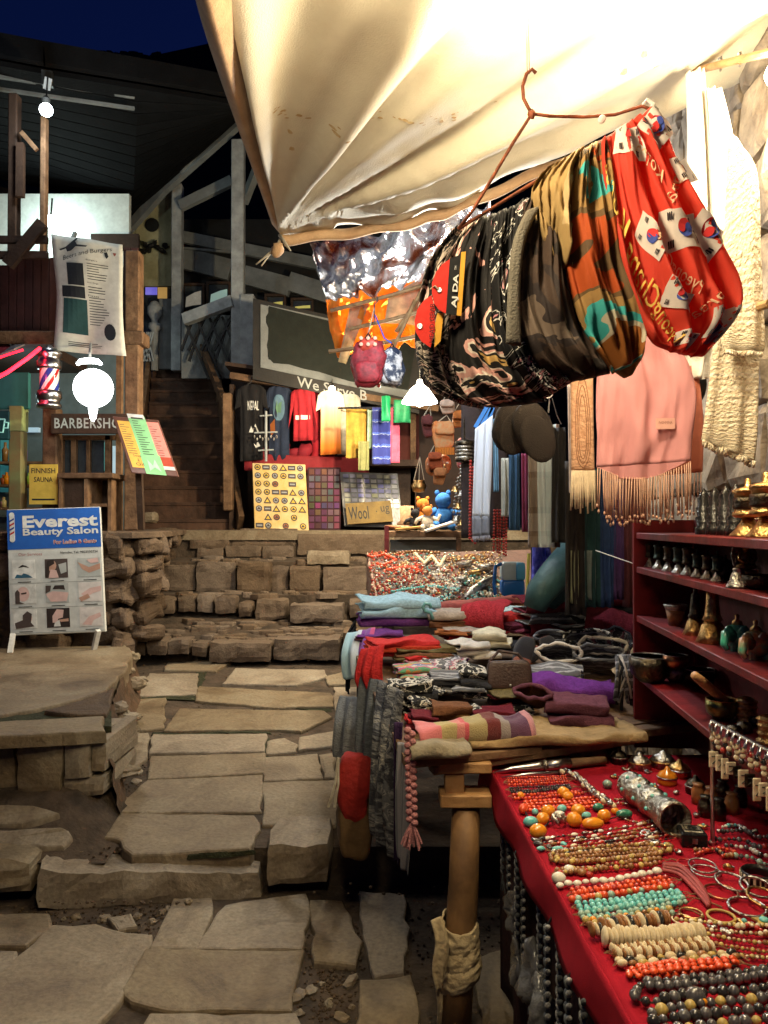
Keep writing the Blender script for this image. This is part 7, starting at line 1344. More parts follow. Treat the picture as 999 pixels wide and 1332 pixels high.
# back crate with toys
kc = T('crate_stand', 'low wooden crate stand behind the far jewellery table', 'stand', P(550, 722, 6.3)); bx(505, 691, 600, 699, 6.25, .5).build('top_plank', m_wood, kc, bevel=.005); bx(500, 684, 506, 726, 6.24, .06).build('leg', m_redpaint, kc); bx(594, 699, 600, 726, 6.24, .06).build('leg', m_wood, kc); bx(508, 702, 594, 716, 6.5, .03).build('panel', m_lodge, kc)
z0 = P(550, 690, 6.3).z
def TP(x, dy=0): q = P(x, 690, 6.35+dy); q.z = z0+.003; return q
tag(MB().soft(TP(520, .05)+V3((0, 0, .02)), (.24, .25, .04), (0, .05, .2), 0, .4, 20, 8, .3, 3).build('glitter_cloth', mat('glitter', (.3, .13, .06), .4, .3, ns=60, bump=.6), loc=TP(520), smooth=True), 'brown glittery cloth spread at the left of the crate', 'cloth')
tag(MB().lathe([(.001, 0), (.075, 0), (.085, .02), (.055, .05), (.06, .17), (.001, .175)], TP(529, .1)+V3((0, 0, .03)), 18).build('straw_hat', mat('tan_felt', (.36, .22, .12), .9, bump=.3), loc=TP(529), smooth=True), 'tan felt hat standing on the crate', 'hat')
def toy(name, lb, x, dy, s_, m, m2):
    p = TP(x, dy); t = T(name, lb, 'toy', p); MB().ell(p+V3((0, 0, .075*s_)), (.06*s_, .06*s_, .075*s_), None, 0, 14, 10, .15, x).build('body', m, t, smooth=True); MB().ell(p+V3((0, -.01, .185*s_)), (.05*s_, .05*s_, .05*s_), None, 0, 14, 10, .1, x).build('head', m2, t, smooth=True)
    for q in (-1, 1): MB().tube([p+V3((q*.04*s_, 0, .12*s_)), p+V3((q*.1*s_, -.02, .1*s_)), p+V3((q*.12*s_, -.03, .15*s_ if q > 0 else .05))], [.024*s_, .02*s_, .016*s_], 8).build('arm', m, t, smooth=True); MB().tube([p+V3((q*.03*s_, 0, .04*s_)), p+V3((q*.06*s_, -.09*s_, .02))], [.03*s_, .024*s_], 8).build('leg', m, t, smooth=True); MB().ell(p+V3((q*.035*s_, 0, .23*s_)), (.016*s_, .01*s_, .02*s_), None, 0, 8, 6).build('ear', m2, t, smooth=True)
m_blu = mat('blue_felt', (.02, .13, .42), .9, bump=.5, bs=200)
toy('felt_doll', 'blue felt doll sitting highest on the crate', 576, .15, 1.35, m_blu, m_blu); toy('plush_toy', 'white and orange plush toy in front of the blue doll', 556, 0, .85, wool('plush_white', (.65, .6, .52)), wool('plush_orange', (.55, .22, .06))); toy('plush_toy', 'small black plush toy left of the white one', 540, .02, .75, w_dk, w_dk); toy('plush_toy', 'little orange plush toy behind the black one', 550, .2, 1.15, wool('orange_plush', (.5, .16, .03)), wool('orange_plush', (.5, .16, .03)))
tag(MB().box(TP(572, -.1)+V3((0, 0, .03)), (.26, .16, .02), (0, -.3, .1)).build('booklet', flat('booklet_white', (.65, .6, .55)), loc=TP(572, -.1), bevel=.004), 'white booklet leaning at the front of the crate', 'booklet'); tag(MB().box(TP(530, -.08)+V3((0, 0, .015)), (.2, .1, .02), (0, -.1, .25)).build('ochre_box', flat('ochre_box', (.4, .22, .06)), loc=TP(530, -.08), bevel=.004), 'flat ochre box at the left front of the crate', 'box')
# jacket and bag behind the textile table
jk = T('teal_jacket', 'dark teal padded jacket slumped behind the textile table', 'jacket', P(720, 800, 3.5)); m_jk = mat('teal_nylon', (.02, .06, .065), .6, bump=.3, bs=20)
MB().soft(P(730, 745, 3.75), (.2, .2, .3), (0, .45, 0), 0, .6, 24, 14, .25, 5, 7).build('body', m_jk, jk, smooth=True); MB().tube([P(742, 722, 3.6), P(722, 748, 3.5), P(702, 772, 3.45), P(695, 792, 3.45)], [.07, .075, .065, .05], 14).build('sleeve', m_jk, jk, smooth=True)
bgg = cloth('blue_bag', mat('blue_poly', (.02, .025, .4), .3, ns=30, c2=(.1, .12, .6), bump=.8, bs=30), [(692, 690), (692, 730), (690, 770)], [(714, 690), (716, 730), (712, 772)], 3.7, None, 14, 14, 'shiny blue plastic bag hanging left of the teal jacket', 'bag', amp=.015, k=2, puff=.05, rough_=.02)
tag(MB().tube([P(688, 720, 3.65), P(686, 760, 3.65), P(690, 790, 3.62)], .008, 7).build('yellow_strap', flat('yellow_web', (.45, .4, .08)), loc=P(690, 790, 3.62)), 'yellow webbing strap hanging beside the blue bag', 'strap')
# ================= near jewellery table
ZT = .8
jn = T('jewellery_table', 'near jewellery table covered in crimson felt at right front', 'table', V3((.8, 1.8, 0)))
tpts = [V3((.345, 2.66, ZT)), V3((.41, .85, ZT)), V3((1.15, .85, ZT)), V3((1.12, 2.66, ZT))]
def topf(u, v):
    p = tpts[0].lerp(tpts[1], v).lerp(tpts[3].lerp(tpts[2], v), u); return p+V3((0, 0, .003*noise.noise(p*9)+.0022*(.4-abs(noise.noise(V3((p.x*5+p.y*3, p.y*7-p.x*4, 2))))))), V3((0, 0, 1))
MB().sheet(topf, 40, 60, .012).build('felt_top', m_red, jn, smooth=True)
def sidef(u, v):
    p = tpts[0].lerp(tpts[1], u); return p+V3((-.004-.012*v-.008*sin(u*30+v*2)*v, 0, -.105*v+.002)), V3((-1, 0, 0))
MB().sheet(sidef, 60, 6, .004).build('felt_drop', m_red, jn, smooth=True)
MB().sheet(lambda u, v: (tpts[0]+V3((.77*u, .012*sin(u*20)*v, -.1*v)), V3((0, 1, 0))), 30, 4, .004).build('felt_back_drop', m_red, jn, smooth=True)
MB().box((.78, 1.75, .76), (.7, 1.75, .045)).build('board', m_woodd, jn)
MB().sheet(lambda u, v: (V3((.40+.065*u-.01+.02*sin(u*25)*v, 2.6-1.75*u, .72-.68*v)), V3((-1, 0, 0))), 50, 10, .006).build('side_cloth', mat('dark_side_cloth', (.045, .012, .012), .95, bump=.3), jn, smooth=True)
for y in (1.0, 2.55): MB().tube([(1.0, y, .76), (1.0, y, 0)], .03, 8).build('leg', m_woodd, jn)
m_cord2 = mat('necklace_cord', (.22, .1, .05), .9)
def bead_mesh(shape):
    return {'round': (1, 1, 1), 'barrel': (1.35, .95, .95), 'disc': (.38, 1.15, 1.15), 'long': (1.7, .8, .8), 'oval': (1.2, 1, .8)}[shape]
def path_pts(px, z, closed=False):
    c = [G(x, y, z) for x, y in px]
    if len(c) == 2: return c
    out = []; n = len(c)
    for i in range(n if closed else n-1):
        p0, p1, p2, p3 = (c[(i-1) % n], c[i], c[(i+1) % n], c[(i+2) % n]) if closed else (c[max(i-1, 0)], c[i], c[i+1], c[min(i+2, n-1)])
        for k in range(8):
            a = k/8; out.append(.5*((2*p1)+(p2-p0)*a+(2*p0-5*p1+4*p2-p3)*a*a+(3*p1-p0-3*p2+p3)*a**3))
    if not closed: out.append(c[-1])
    else: out.append(out[0])
    return out
def march(pts, step):
    res = []; acc = 0; res.append((pts[0], (pts[1]-pts[0]).normalized()))
    for a, b in zip(pts, pts[1:]):
        L = (b-a).length
        if L < 1e-6: continue
        t = step-acc
        while t <= L: res.append((a.lerp(b, t/L), (b-a)/L)); t += step
        acc = (acc+L) % step if True else 0
    return res
def necklace(label, rows, r, cols, shape='round', closed=False, group=None, cat='necklace', name='necklace', big=False, jit=.24, sp=1.0, rnd=False, lift=0, seg=(8, 6)):
    p0 = G(rows[0][0][0], rows[0][0][1], ZT); t = T(name, label, cat, p0, group); mb = MB(); sx, sy, sz = bead_mesh(shape); ms = [jm[c] for c in cols]; i = 0; shared = {}
    for ri, row in enumerate(rows):
        pts = path_pts(row, ZT+r*sz+.003+lift, closed); step = 2*r*sx*sp
        for p, tn in march(pts, step):
            s_ = 1+random.uniform(-jit, jit); ang = math.atan2(tn.y, tn.x); q = p+V3((random.uniform(-.1, .1)*r, random.uniform(-.1, .1)*r, random.uniform(0, .3)*r)); mi = random.randrange(len(ms)) if rnd else i % len(ms); i += 1
            rot = (random.uniform(-.15, .15), random.uniform(-.15, .15), ang+random.uniform(-.12, .12))
            if big:
                if mi not in shared:
                    o = MB().ell(V3(), (r*sx, r*sy, r*sz), None, 0, 10, 7).build('bead', ms[mi], None, smooth=True); shared[mi] = o.data; bpy.data.objects.remove(o)
                o = bpy.data.objects.new('bead', shared[mi]); COL.objects.link(o); o.parent = t; o.location = q-p0; o.rotation_euler = rot; o.scale = (s_, s_, s_); ROOT[o.name] = p0
            else: mb.ell(q, (r*sx*s_, r*sy*s_, r*sz*s_), rot, mi, *seg)
    if not big: tag(mb.build('beads', ms, t, smooth=True), kind='stuff')
    tb_ = MB()
    for row in rows: tb_.tube(path_pts(row, ZT+r*sz+.003+lift, closed)[:-1 if closed else None], r*.22, 4, 0, closed)
    tb_.build('thread', m_black, t)
    if not closed and len(rows) > 1:                   # the strings gathered into a cord at the ends
        cb = MB()
        for e in (0, -1):
            ends = [G(row[e][0], row[e][1], ZT+r*sz+.003) for row in rows]; mid = sum(ends, V3())/len(ends); sg = -1 if e == 0 else 1
            k_ = mid+V3((sg*.018, random.uniform(-.01, .01), 0)); tl_ = k_+V3((sg*random.uniform(.015, .05) if e else sg*.004, random.uniform(-.04, .02), -.004))
            for q in ends: cb.tube([q, q.lerp(k_, .6)+V3((0, 0, .002)), k_], .0011, 4)
            if e: cb.tube([k_, k_.lerp(tl_, .5)+V3((0, .008, 0)), tl_], .0018, 5)
        tag(cb.build('cord', m_cord2, t), kind='stuff')
    return t
def rows(a, b, n, dy, dx=0, bend=0):
    out = []
    for k in range(n):
        (x0, y0), (x1, y1) = a, b; x0 += dx*k; x1 += dx*k; y0 += dy*k+random.uniform(-.7, .7); y1 += dy*k+random.uniform(-.7, .7); bend_ = bend+random.uniform(-1.2, 1.2)
        out.append([(x0, y0), ((x0*2+x1)/3, (y0*2+y1)/3+bend_), ((x0+2*x1)/3, (y0+2*y1)/3+bend-bend_*.4), (x1, y1)])
    return out
random.seed(55)
necklace('thin red coral necklace laid in tight rows below the silver horn', rows((661, 1013), (738, 1009), 4, 2.6, .5, .6), .0042, ['red', 'orange'])
necklace('black bead necklace between the thin red rows and orange coral', rows((664, 1025), (742, 1021), 3, 2.6, 1, .8), .004, ['dark'])
necklace('orange coral necklace with small rows in front of the black one', rows((668, 1035), (756, 1030), 2, 3.2, 2, .6), .0052, ['orange', 'red', 'orange'], lift=.004)
necklace('dense orange coral rows behind the amber beads', rows((684, 1043), (778, 1037), 4, 3.6, 2, .8), .0058, ['orange'], 'oval')
am = T('amber_necklace', 'chunky amber necklace with turquoise and silver pieces', 'necklace', G(720, 1060, ZT))
for (x, y, rx, ry, c, ang) in ((677, 1035, .012, .011, 'amber', 0), (681, 1052, .019, .014, 'orange', 1.2), (690, 1069, .02, .014, 'turq', .1), (700, 1081, .023, .018, 'amber', .2), (706, 1065, .021, .017, 'amber', .8), (713, 1055, .02, .017, 'amber', 0), (733, 1031, .019, .017, 'amber', 0), (739, 1036, .017, .014, 'amber', .4), (752, 1054, .02, .017, 'amber', 0), (747, 1066, .02, .02, 'amber', .8), (771, 1071, .03, .015, 'amber', .1), (786, 1061, .019, .017, 'amber', .3), (763, 1061, .014, .01, 'turq', .2), (728, 1062, .016, .015, 'white', 0), (731, 1052, .014, .011, 'turq', .4), (812, 1059, .023, .013, 'green', .1), (778, 1050, .017, .011, 'green', .2), (800, 1055, .012, .009, 'amber', 0), (696, 1056, .009, .009, 'turq', 0), (790, 1018+2, .014, .013, 'pale', 0), (777, 1073, .01, .01, 'pale', 0)):
    p = G(x, y, ZT+ry); MB().ell(p, (rx, ry, ry), (0, 0, ang), 0, 16, 11, .08, x).build('bead', jm[c], am, smooth=True)
sd = MB(); c = G(727, 1066, ZT+.02)
for k in range(9): sd.ell(c+V3((.016*cos(k*.7), .016*sin(k*.7), .006*(k % 2))), (.005, .005, .012), (.5, 0, k*.7), 0, 8, 5)
sd.build('silver_cap', m_silver, am, smooth=True)
MB().tube(path_pts([(681, 1052), (700, 1079), (720, 1066), (752, 1062), (786, 1066), (812, 1059)], ZT+.012), .002, 5).build('cord', m_black, am)
# strung chips, mixed
for i, (a, b, n_, cols, lb) in enumerate([((705, 1092), (860, 1068), 4, ['brown', 'white', 'red', 'silver', 'dark', 'brown'], 'mixed chip necklace with silver and red pieces before the amber'), ((716, 1103), (868, 1082), 3, ['red', 'dark', 'bone', 'brown', 'silver'], 'second mixed chip necklace of dark red and bone pieces')]):
    necklace(lb, rows(a, b, n_, 4, 4, 2), .0045, cols, 'long', rnd=True, jit=.5)
for k in range(6):
    x, y = ((698, 1093), (704, 1104), (714, 1101), (733, 1098), (700, 1097), (725, 1104))[k]; p = G(x, y, ZT+.008); tag(MB().ell(p, (.014, .007, .006), (.2, .2, .6*k), 0, 10, 7, .2, k).build('turquoise_chip', m_tq if k % 2 else jm['smoky'], loc=p, smooth=True), 'pale turquoise chip loose at the felt edge, %s from the left' % ordw[(0, 2, 3, 5, 1, 4)[k]], 'stone chip', 'loose chips at the felt edge')
loop = lambda x0, y0, x1, y1, w_: [(x0, y0), (x0+8, y0-w_*.7), ((x0+x1)/2, (y0+y1)/2-w_), (x1-8, y1-w_*.5), (x1, y1), (x1-12, y1+w_*.6), ((x0+x1)/2, (y0+y1)/2+w_), (x0+10, y0+w_*.6)]
necklace('brown wooden prayer bead loop, the larger of the wooden beads', [loop(717, 1116, 872, 1104, 9), loop(724, 1117, 862, 1108, 5)], .0062, ['brown', 'brown', 'olive'], closed=True)
necklace('wooden bead strand filling the middle of the brown loop', rows((735, 1113), (855, 1103), 3, 4, 2, .5), .0055, ['brown'])
necklace('sandalwood strand with red spacers in front of the brown loop', rows((725, 1132), (858, 1118), 2, 4.5, 4, 1), .0062, ['brown', 'brown', 'red', 'olive', 'brown'])
for k, (x, y, rr, c) in enumerate(((740, 1131, .013, 'white'), (727, 1142, .016, 'white'), (757, 1135, .011, 'brown'), (733, 1136, .008, 'red'), (767, 1138, .009, 'red'))):
    p = G(x, y, ZT+rr*.8); tag(MB().ell(p, (rr, rr*.85, rr*.8), None, 0, 14, 10, .05, k).build('loose_bead', jm[c], loc=p, smooth=True), '%s loose %s bead beside the white bead necklace' % (('small pearl', 'biggest pale', 'brown', 'tiny red left', 'tiny red right')[k], ('round', 'oval', 'wooden', 'coral', 'coral')[k]), 'bead')
necklace('white shell bead necklace in one curved row', [[(729, 1152), (760, 1148), (795, 1145), (830, 1139), (862, 1132)]], .0085, ['white'], 'oval', big=True)
necklace('red orange bead necklace laid in rows beside the white one', rows((744, 1159), (872, 1141), 3, 4.6, 3, .5), .0068, ['orange', 'red', 'orange', 'orange'])
necklace('mixed coral and pale green bead necklace before the red rows', rows((744, 1171), (880, 1152), 1, 5, 3, .5), .0075, ['orange', 'pale', 'orange', 'orange', 'olive'])
necklace('bright turquoise bead necklace in rows', rows((752, 1176), (888, 1159), 3, 4.8, 2, 1), .0072, ['turq'])
necklace('pale green bead necklace in front of the turquoise one', rows((757, 1190), (894, 1168), 2, 5, 2, 1.5), .0066, ['pale', 'pale', 'turq'])
necklace('golden olive bead necklace before the pale green beads', rows((763, 1199), (878, 1182), 2, 5, 3, .5), .0072, ['olive', 'amber', 'pale', 'olive', 'brown'])
necklace('carved brown shell disc necklace', [[(770, 1211), (800, 1207), (840, 1200), (872, 1196)]], .0135, ['brown', 'bone', 'dark', 'brown'], 'disc', big=True, sp=.8)
necklace('large cream bone disc necklace, thicker than the others', [[(788, 1220), (820, 1220), (860, 1219), (915, 1212)]], .0155, ['bone'], 'disc', big=True, sp=.72, jit=.12)
necklace('thin stacked cream bone disc necklace in two rows', rows((797, 1236), (925, 1226), 2, 6, 2, 0), .0095, ['bone', 'bone', 'brown'], 'disc', sp=.85, jit=.1)
necklace('bone and dark spacer necklace before the stacked discs', rows((806, 1250), (962, 1240), 2, 5.5, 4, 0), .0072, ['bone', 'dark', 'bone', 'brown', 'olive'], 'barrel')
for i, (a, b, c) in enumerate([((880, 1196), (1005, 1205), ['olive', 'bone']), ((900, 1207), (1012, 1216), ['bone', 'brown']), ((915, 1215), (1010, 1228), ['brown', 'olive', 'bone']), ((925, 1226), (1010, 1240), ['olive', 'brown']), ((930, 1238), (1005, 1247), ['bone', 'olive'])]):
    necklace('golden bone bead strand at the right of the bone necklaces, %s from the back' % ordw[i], [[a, ((a[0]+b[0])/2, (a[1]+b[1])/2+2), b]], .0045, c, 'round', group='golden strands right of the bone necklaces')
necklace('bright orange coral necklace doubled into a thick bundle', [loop(818, 1266, 958, 1252, 8), loop(826, 1266, 950, 1254, 4), [(845, 1264), (900, 1259), (960, 1255)]][:2], .0068, ['orange'], 'oval', closed=True); necklace('upper rows of bright orange coral lying on the thick bundle', rows((838, 1257), (955, 1247), 3, 4.6, 1, 0), .0064, ['orange'], 'oval', lift=.008)
for i, (row, r, c) in enumerate([([(826, 1296), (834, 1282), (870, 1277), (940, 1270), (1010, 1260)], .0085, ['smoky', 'smoky', 'dark']), ([(846, 1284), (900, 1280), (960, 1274), (1012, 1268)], .008, ['smoky']), ([(826, 1298), (850, 1304), (900, 1292), (960, 1290), (1012, 1284)], .009, ['smoky', 'dark']), ([(848, 1318), (900, 1308), (960, 1302), (1012, 1298)], .009, ['smoky', 'olive', 'smoky']), ([(850, 1330), (905, 1322), (960, 1316), (1012, 1312)], .0092, ['dark', 'smoky']), ([(868, 1342), (920, 1335), (970, 1330), (1012, 1326)], .0095, ['smoky', 'smoky', 'olive'])]):
    necklace('smoky grey stone necklace nearest the viewer, %s row from the back' % ordw[i], [row], r, c, big=True, group='smoky stone necklaces at the front corner')
p = G(905, 1296, ZT+.018); t = T('focal_bead', 'large grey and gold focal stone among the smoky necklaces', 'bead', p); MB().ell(p, (.017, .014, .015), None, 0, 16, 11).build('stone', jm['smoky'], t, smooth=True); MB().ell(p+V3((.006, -.01, -.004)), (.01, .007, .008), None, 0, 12, 8).build('gold_part', jm['amber'], t, smooth=True)
# horns and knives
def taper(name, lb, pts, rs_, m, cat, parts=()):
    t = T(name, lb, cat, pts[0]); MB().tube(pts, rs_, 14).build('blade' if 'knife' in name else 'horn', m, t, smooth=True)
    for nm, pp, rr, mm in parts: MB().tube(pp, rr, 14).build(nm, mm, t, smooth=True)
    return t
z = ZT
taper('silver_horn', 'long silver horn with a dark wooden end lying at the back edge of the felt', [G(641, 1005, z+.006), G(665, 1000, z+.014), G(700, 997, z+.02), G(707, 996, z+.02)], [.001, .008, .016, .0175], m_metal, 'horn', (('collar', [G(707, 996, z+.02), G(709, 996, z+.02), G(711, 996, z+.02)], [.0175, .02, .0175], m_silver), ('sleeve', [G(711, 996, z+.02), G(741, 993, z+.02)], [.0175, .018], m_metal), ('handle', [G(741, 993, z+.02), G(787, 989, z+.018)], [.015, .013], m_wood)))
taper('gold_horn', 'dark horn with gold collar behind the silver horn', [G(648, 997, z+.008), G(672, 988, z+.02), G(692, 983, z+.026)], [.001, .009, .014], m_darkmetal, 'horn', (('gold_collar', [G(686, 984, z+.026), G(708, 981, z+.026)], [.015, .017], m_brass), ('sleeve', [G(708, 981, z+.026), G(742, 977, z+.026)], [.016, .017], m_black), ('ring', [G(728, 979, z+.026), G(738, 978, z+.026)], [.018, .0185], m_brass), ('handle', [G(742, 981, z+.022), G(788, 980, z+.02)], [.014, .013], m_wood)))
taper('thin_knife', 'thin bluish steel knife in front of the silver horn', [G(652, 1011, z+.004), G(690, 1007, z+.007), G(735, 1005, z+.007)], [.001, .006, .007], m_metal, 'knife')
# thick silver chain
ch_ = T('silver_chain', 'thick tarnished silver chain lying slantwise behind the amber', 'chain', G(760, 1022, ZT)); pts = path_pts([(733, 1003), (750, 1011), (772, 1031), (798, 1048)], ZT+.014)
for k, (p, tn) in enumerate(march(pts, .011)):
    a = math.atan2(tn.y, tn.x); MB().ell(p+V3((.005*(k % 3-1), .008*((k*7) % 3-1), .004*(k % 2))), (.011, .008, .009), (.5*(k % 3), .3, a+.5*(k % 2)), 0, 8, 6, .2, k).build('link', m_silver if k % 4 else jm['bone'], ch_, smooth=True)
# engraved cylinder and silver ware
t = T('engraved_cylinder', 'engraved silver cylinder with turquoise bands lying open on the felt', 'cylinder', G(860, 1060, ZT)); a, b = G(818, 1020, ZT+.045), G(886, 1072, ZT+.045); b = a+(b-a).normalized()*.27
ax = (b-a).normalized(); x_ = ax.cross(V3((0, 0, 1))).normalized(); y_ = x_.cross(ax); L = (b-a).length
def cyl(prof, m, nm, n=28):
    mb = MB(); vs = []; fs = []
    for s_, r in prof: vs += [a+ax*s_*L+(x_*cos(2*PI*k/n)+y_*sin(2*PI*k/n))*r for k in range(n)]
    for i in range(len(prof)-1): fs += [(i*n+k, i*n+(k+1) % n, (i+1)*n+(k+1) % n, (i+1)*n+k) for k in range(n)]
    mb.add(vs, fs); return mb.build(nm, m, t, smooth=True)
cyl([(0, .001), (0, .036), (.03, .04), (.06, .037), (.2, .037), (.22, .042), (.26, .042), (.28, .037), (.5, .037), (.52, .041), (.56, .041), (.58, .037), (.8, .037), (.83, .042), (.97, .045), (1, .044), (1, .039), (.9, .036), (.7, .034), (.65, .001)], mat('engraved_silver', (.62, .58, .48), .3, 1, c2=(.25, .22, .16), ns=60, bump=.7, bs=60), 'tube')
for s_ in (.13, .4, .68):
    for k in range(6): q = a+ax*s_*L+(x_*cos(k*1.05+1)+y_*sin(k*1.05+1))*.037; MB().ell(q, (.006, .006, .006), None, 0, 8, 6).build('turquoise', m_tq, t, smooth=True)
for i, (x, y, r, m, lb) in enumerate(((832, 992, .035, m_silver, 'round embossed silver box behind the engraved cylinder'), (862, 990, .04, m_silver, 'shiny silver bowl ornament at the back of the felt'), (884, 1002, .035, m_brass, 'domed brass and turquoise piece right of the cylinder'), (905, 1024, .03, m_darkmetal, 'standing bronze cup right of the engraved cylinder'), (805, 985, .028, m_darkmetal, 'dark round tin behind the cylinder at left'), (868, 1012, .03, jm['amber'], 'big amber coloured dome beside the cylinder'))):
    p = G(x, y+8, ZT); lathe_thing('silver_box' if m is m_silver else 'ornament', 'ornament', lb, p, [(.001, 0), (r*.9, 0), (r, .008), (r*.96, .02), (r, .024), (r*.75, .036), (r*.3, .044), (r*.2, .052), (.001, .055)], m, 20, None, (('studded_rim', [(r*1.0, .019), (r*1.05, .022), (r*1.0, .025)], m_silver if m is not m_silver else m_brass),))
for i in range(7):
    x, y = ((925, 1050), (940, 1040), (918, 1062), (952, 1058), (935, 1066), (963, 1048), (908, 1045))[i]; p = G(x, y, ZT); lathe_thing('dark_pot', 'pot', 'small dark pot in the cluster below the key rings, %s in size' % ordw[i], p, [(.001, 0), (.018, 0), (.024-.001*i, .02), (.018, .04), (.012, .05), (.016, .056), (.001, .056)], m_darkmetal if i % 3 else jm['brown'], 14, 'dark pots below the key rings')
bxp = T('black_box', 'small square black box with a silver emblem on its lid', 'box', G(900, 1092, ZT)); p = G(900, 1088, ZT+.018); MB().box(p, (.062, .06, .034), (0, 0, -.15)).build('body', mat('black_lacquer', (.012, .012, .013), .2, bump=0), bxp, bevel=.004, seg=2); M_ = Euler((0, 0, -.15)).to_matrix()
MB().box(p+V3((0, 0, .0185)), (.044, .042, .003), (0, 0, -.15)).build('emblem_plate', mat('worn_tin', (.45, .4, .3), .4, .8, ns=60, bump=.5), bxp, bevel=.001); mb = MB(); mb.tube([p+M_@V3((.012*(1-k/40)*cos(k*.45), .012*(1-k/40)*sin(k*.45), .0215)) for k in range(32)], .0016, 5); mb.tube([p+M_@V3((x, y, .0215)) for x, y in ((-.018, -.014), (.018, -.014), (.018, .016), (-.018, .016))], .0014, 5, 0, True); mb.build('emblem', m_black, bxp)
MB().box(p+M_@V3((.0, -.031, .0)), (.012, .004, .012), (0, 0, -.15)).build('clasp', m_silver, bxp)
for i in range(16):                                    # small pendants lying about
    x, y = ((800, 1010), (815, 1000), (842, 1004), (852, 1022), (878, 1030), (905, 1060), (915, 1075), (838, 1085), (850, 1095), (866, 1100), (880, 1108), (925, 1095), (948, 1128), (925, 1205), (945, 1212), (968, 1200))[i]; p = G(x, y, ZT+.006); t = T('pendant', 'little silver pendant lying loose among the larger jewellery on the felt', 'pendant', p, 'loose silver pendants on the felt'); r = random.uniform(.007, .013); rz = random.random()*6
    MB().soft(p, (r*2, r*1.6, .008), (0, 0, rz), 0, .6, 14, 7, .3, i, 60).build('plate', m_silver if i % 3 else m_brass, t, smooth=True); MB().ell(p+V3((0, 0, .004)), (r*.45, r*.45, .004), None, 0, 10, 6).build('stone', (m_tq, m_rb, jm['smoky'])[i % 3], t, smooth=True)
    MB().tube([p+V3((r*1.2+.003*cos(k*.9), .003*sin(k*.9), 0)) for k in range(7)], .001, 5, 0, True).build('loop', m_silver, t)
# bangles, bracelets
def bangle(lb, x, y, r, tr, m, tilt=(0, 0, 0), ov=1.0, lift=0, name='bangle'):
    c = G(x, y, ZT+tr+.004+lift); M_ = Euler(tilt).to_matrix(); zoff = abs(r*sin(tilt[0]))
    return tag(MB().tube([c+V3((0, 0, zoff))+M_@V3((r*cos(q), r*ov*sin(q), 0)) for q in [2*PI*k/32 for k in range(32)]], tr, 8, 0, True).build(name, m, loc=c, smooth=True), lb, 'bangle')
bangle('pair of thin silver bangles, upper one near the black box', 914, 1128, .03, .0022, m_silver, (.12, 0, 0)); bangle('thin silver bangle lying just under the upper one', 918, 1133, .031, .0022, m_silver); bangle('broad silver bangle in the middle of the felt', 952, 1150, .034, .003, m_silver, (.15, .1, 0)); bangle('coppery bangle left of the broad silver one', 938, 1160, .034, .0026, mat('copper_bangle', (.6, .28, .15), .3, 1)); bangle('silver bangle at the right edge of the felt', 985, 1158, .034, .003, m_silver, (.2, 0, .3), lift=.006); bangle('big plain silver bangle nearest the front of the group', 972, 1181, .036, .0032, m_silver, (.06, 0, 0)); bangle('bronze bangle overlapping at the right edge', 994, 1172, .033, .003, m_brass, (.2, .1, 0), lift=.004); bangle('small brass bangle right of the turquoise rows', 899, 1188, .022, .0026, m_brass); bangle('twisted olive bangle before the small brass one', 938, 1192, .026, .003, jm['olive']); bangle('thin red bangle beside the black box', 893, 1122, .02, .0018, jm['red']); bangle('thin pinkish bangle right of the turquoise rows', 888, 1196, .02, .0018, jm['bone'])
sk_ = T('bone_letter_bracelet', 'black bracelet inlaid with white bone marks at the right edge', 'bracelet', G(985, 1145, ZT)); c = G(986, 1146, ZT+.004); n = 26
MB().lathe([(.033, 0), (.036, .003), (.036, .021), (.033, .024), (.031, .012), (.033, 0)], c, 32, cap=False).build('band', mat('ebony', (.015, .012, .012), .3), sk_, smooth=True)
for k in range(20):
    a = 2*PI*k/20; q = c+V3((.0365*cos(a), .0365*sin(a), .012)); MB().box(q, (.002, .0055 if k % 2 else .003, .015), (0, 0, a)).build('bone_inlay', m_bone, sk_)
rp = T('coral_cord_bundle', 'bundle of dull red cords looped beside the red bead rows', 'cord bundle', G(890, 1145, ZT))
for i in range(6):
    o_ = (i-2.5)*3; MB().tube(path_pts([(862, 1128+o_*.5), (884, 1132+o_*.8), (902, 1148+o_), (916, 1165+o_*.9), (922, 1176+o_*.4)], ZT+.006+.004*(i % 2)), .0048, 7).build('cord', mat('dull_red_%d' % i, (.26+.03*(i % 3), .05, .045), .6), rp, smooth=True)
for i, (a, b, c, r) in enumerate([((935, 1082), (1010, 1088), ['smoky', 'silver', 'dark', 'smoky'], .006), ((930, 1092), (1010, 1102), ['dark', 'smoky', 'red'], .006), ((945, 1100), (1010, 1116), ['smoky', 'white', 'dark'], .0055), ((905, 1106), (960, 1112), ['red', 'brown', 'dark'], .0055), ((950, 1112), (1010, 1128), ['pale', 'smoky', 'dark'], .006), ((940, 1076), (985, 1080), ['white', 'silver', 'turq'], .005), ((960, 1206), (1005, 1212), ['bone', 'red'], .005)]):
    necklace('dark glass bead string in the jumble at the right edge, %s from the back' % ordw[(1, 2, 3, 4, 5, 0, 6)[i]], [[a, ((a[0]+b[0])/2-3, (a[1]+b[1])/2-4), ((a[0]+b[0])/2+12, (a[1]+b[1])/2+4), b]], r, c, rnd=True, jit=.3, group='dark bead strings at the right edge')
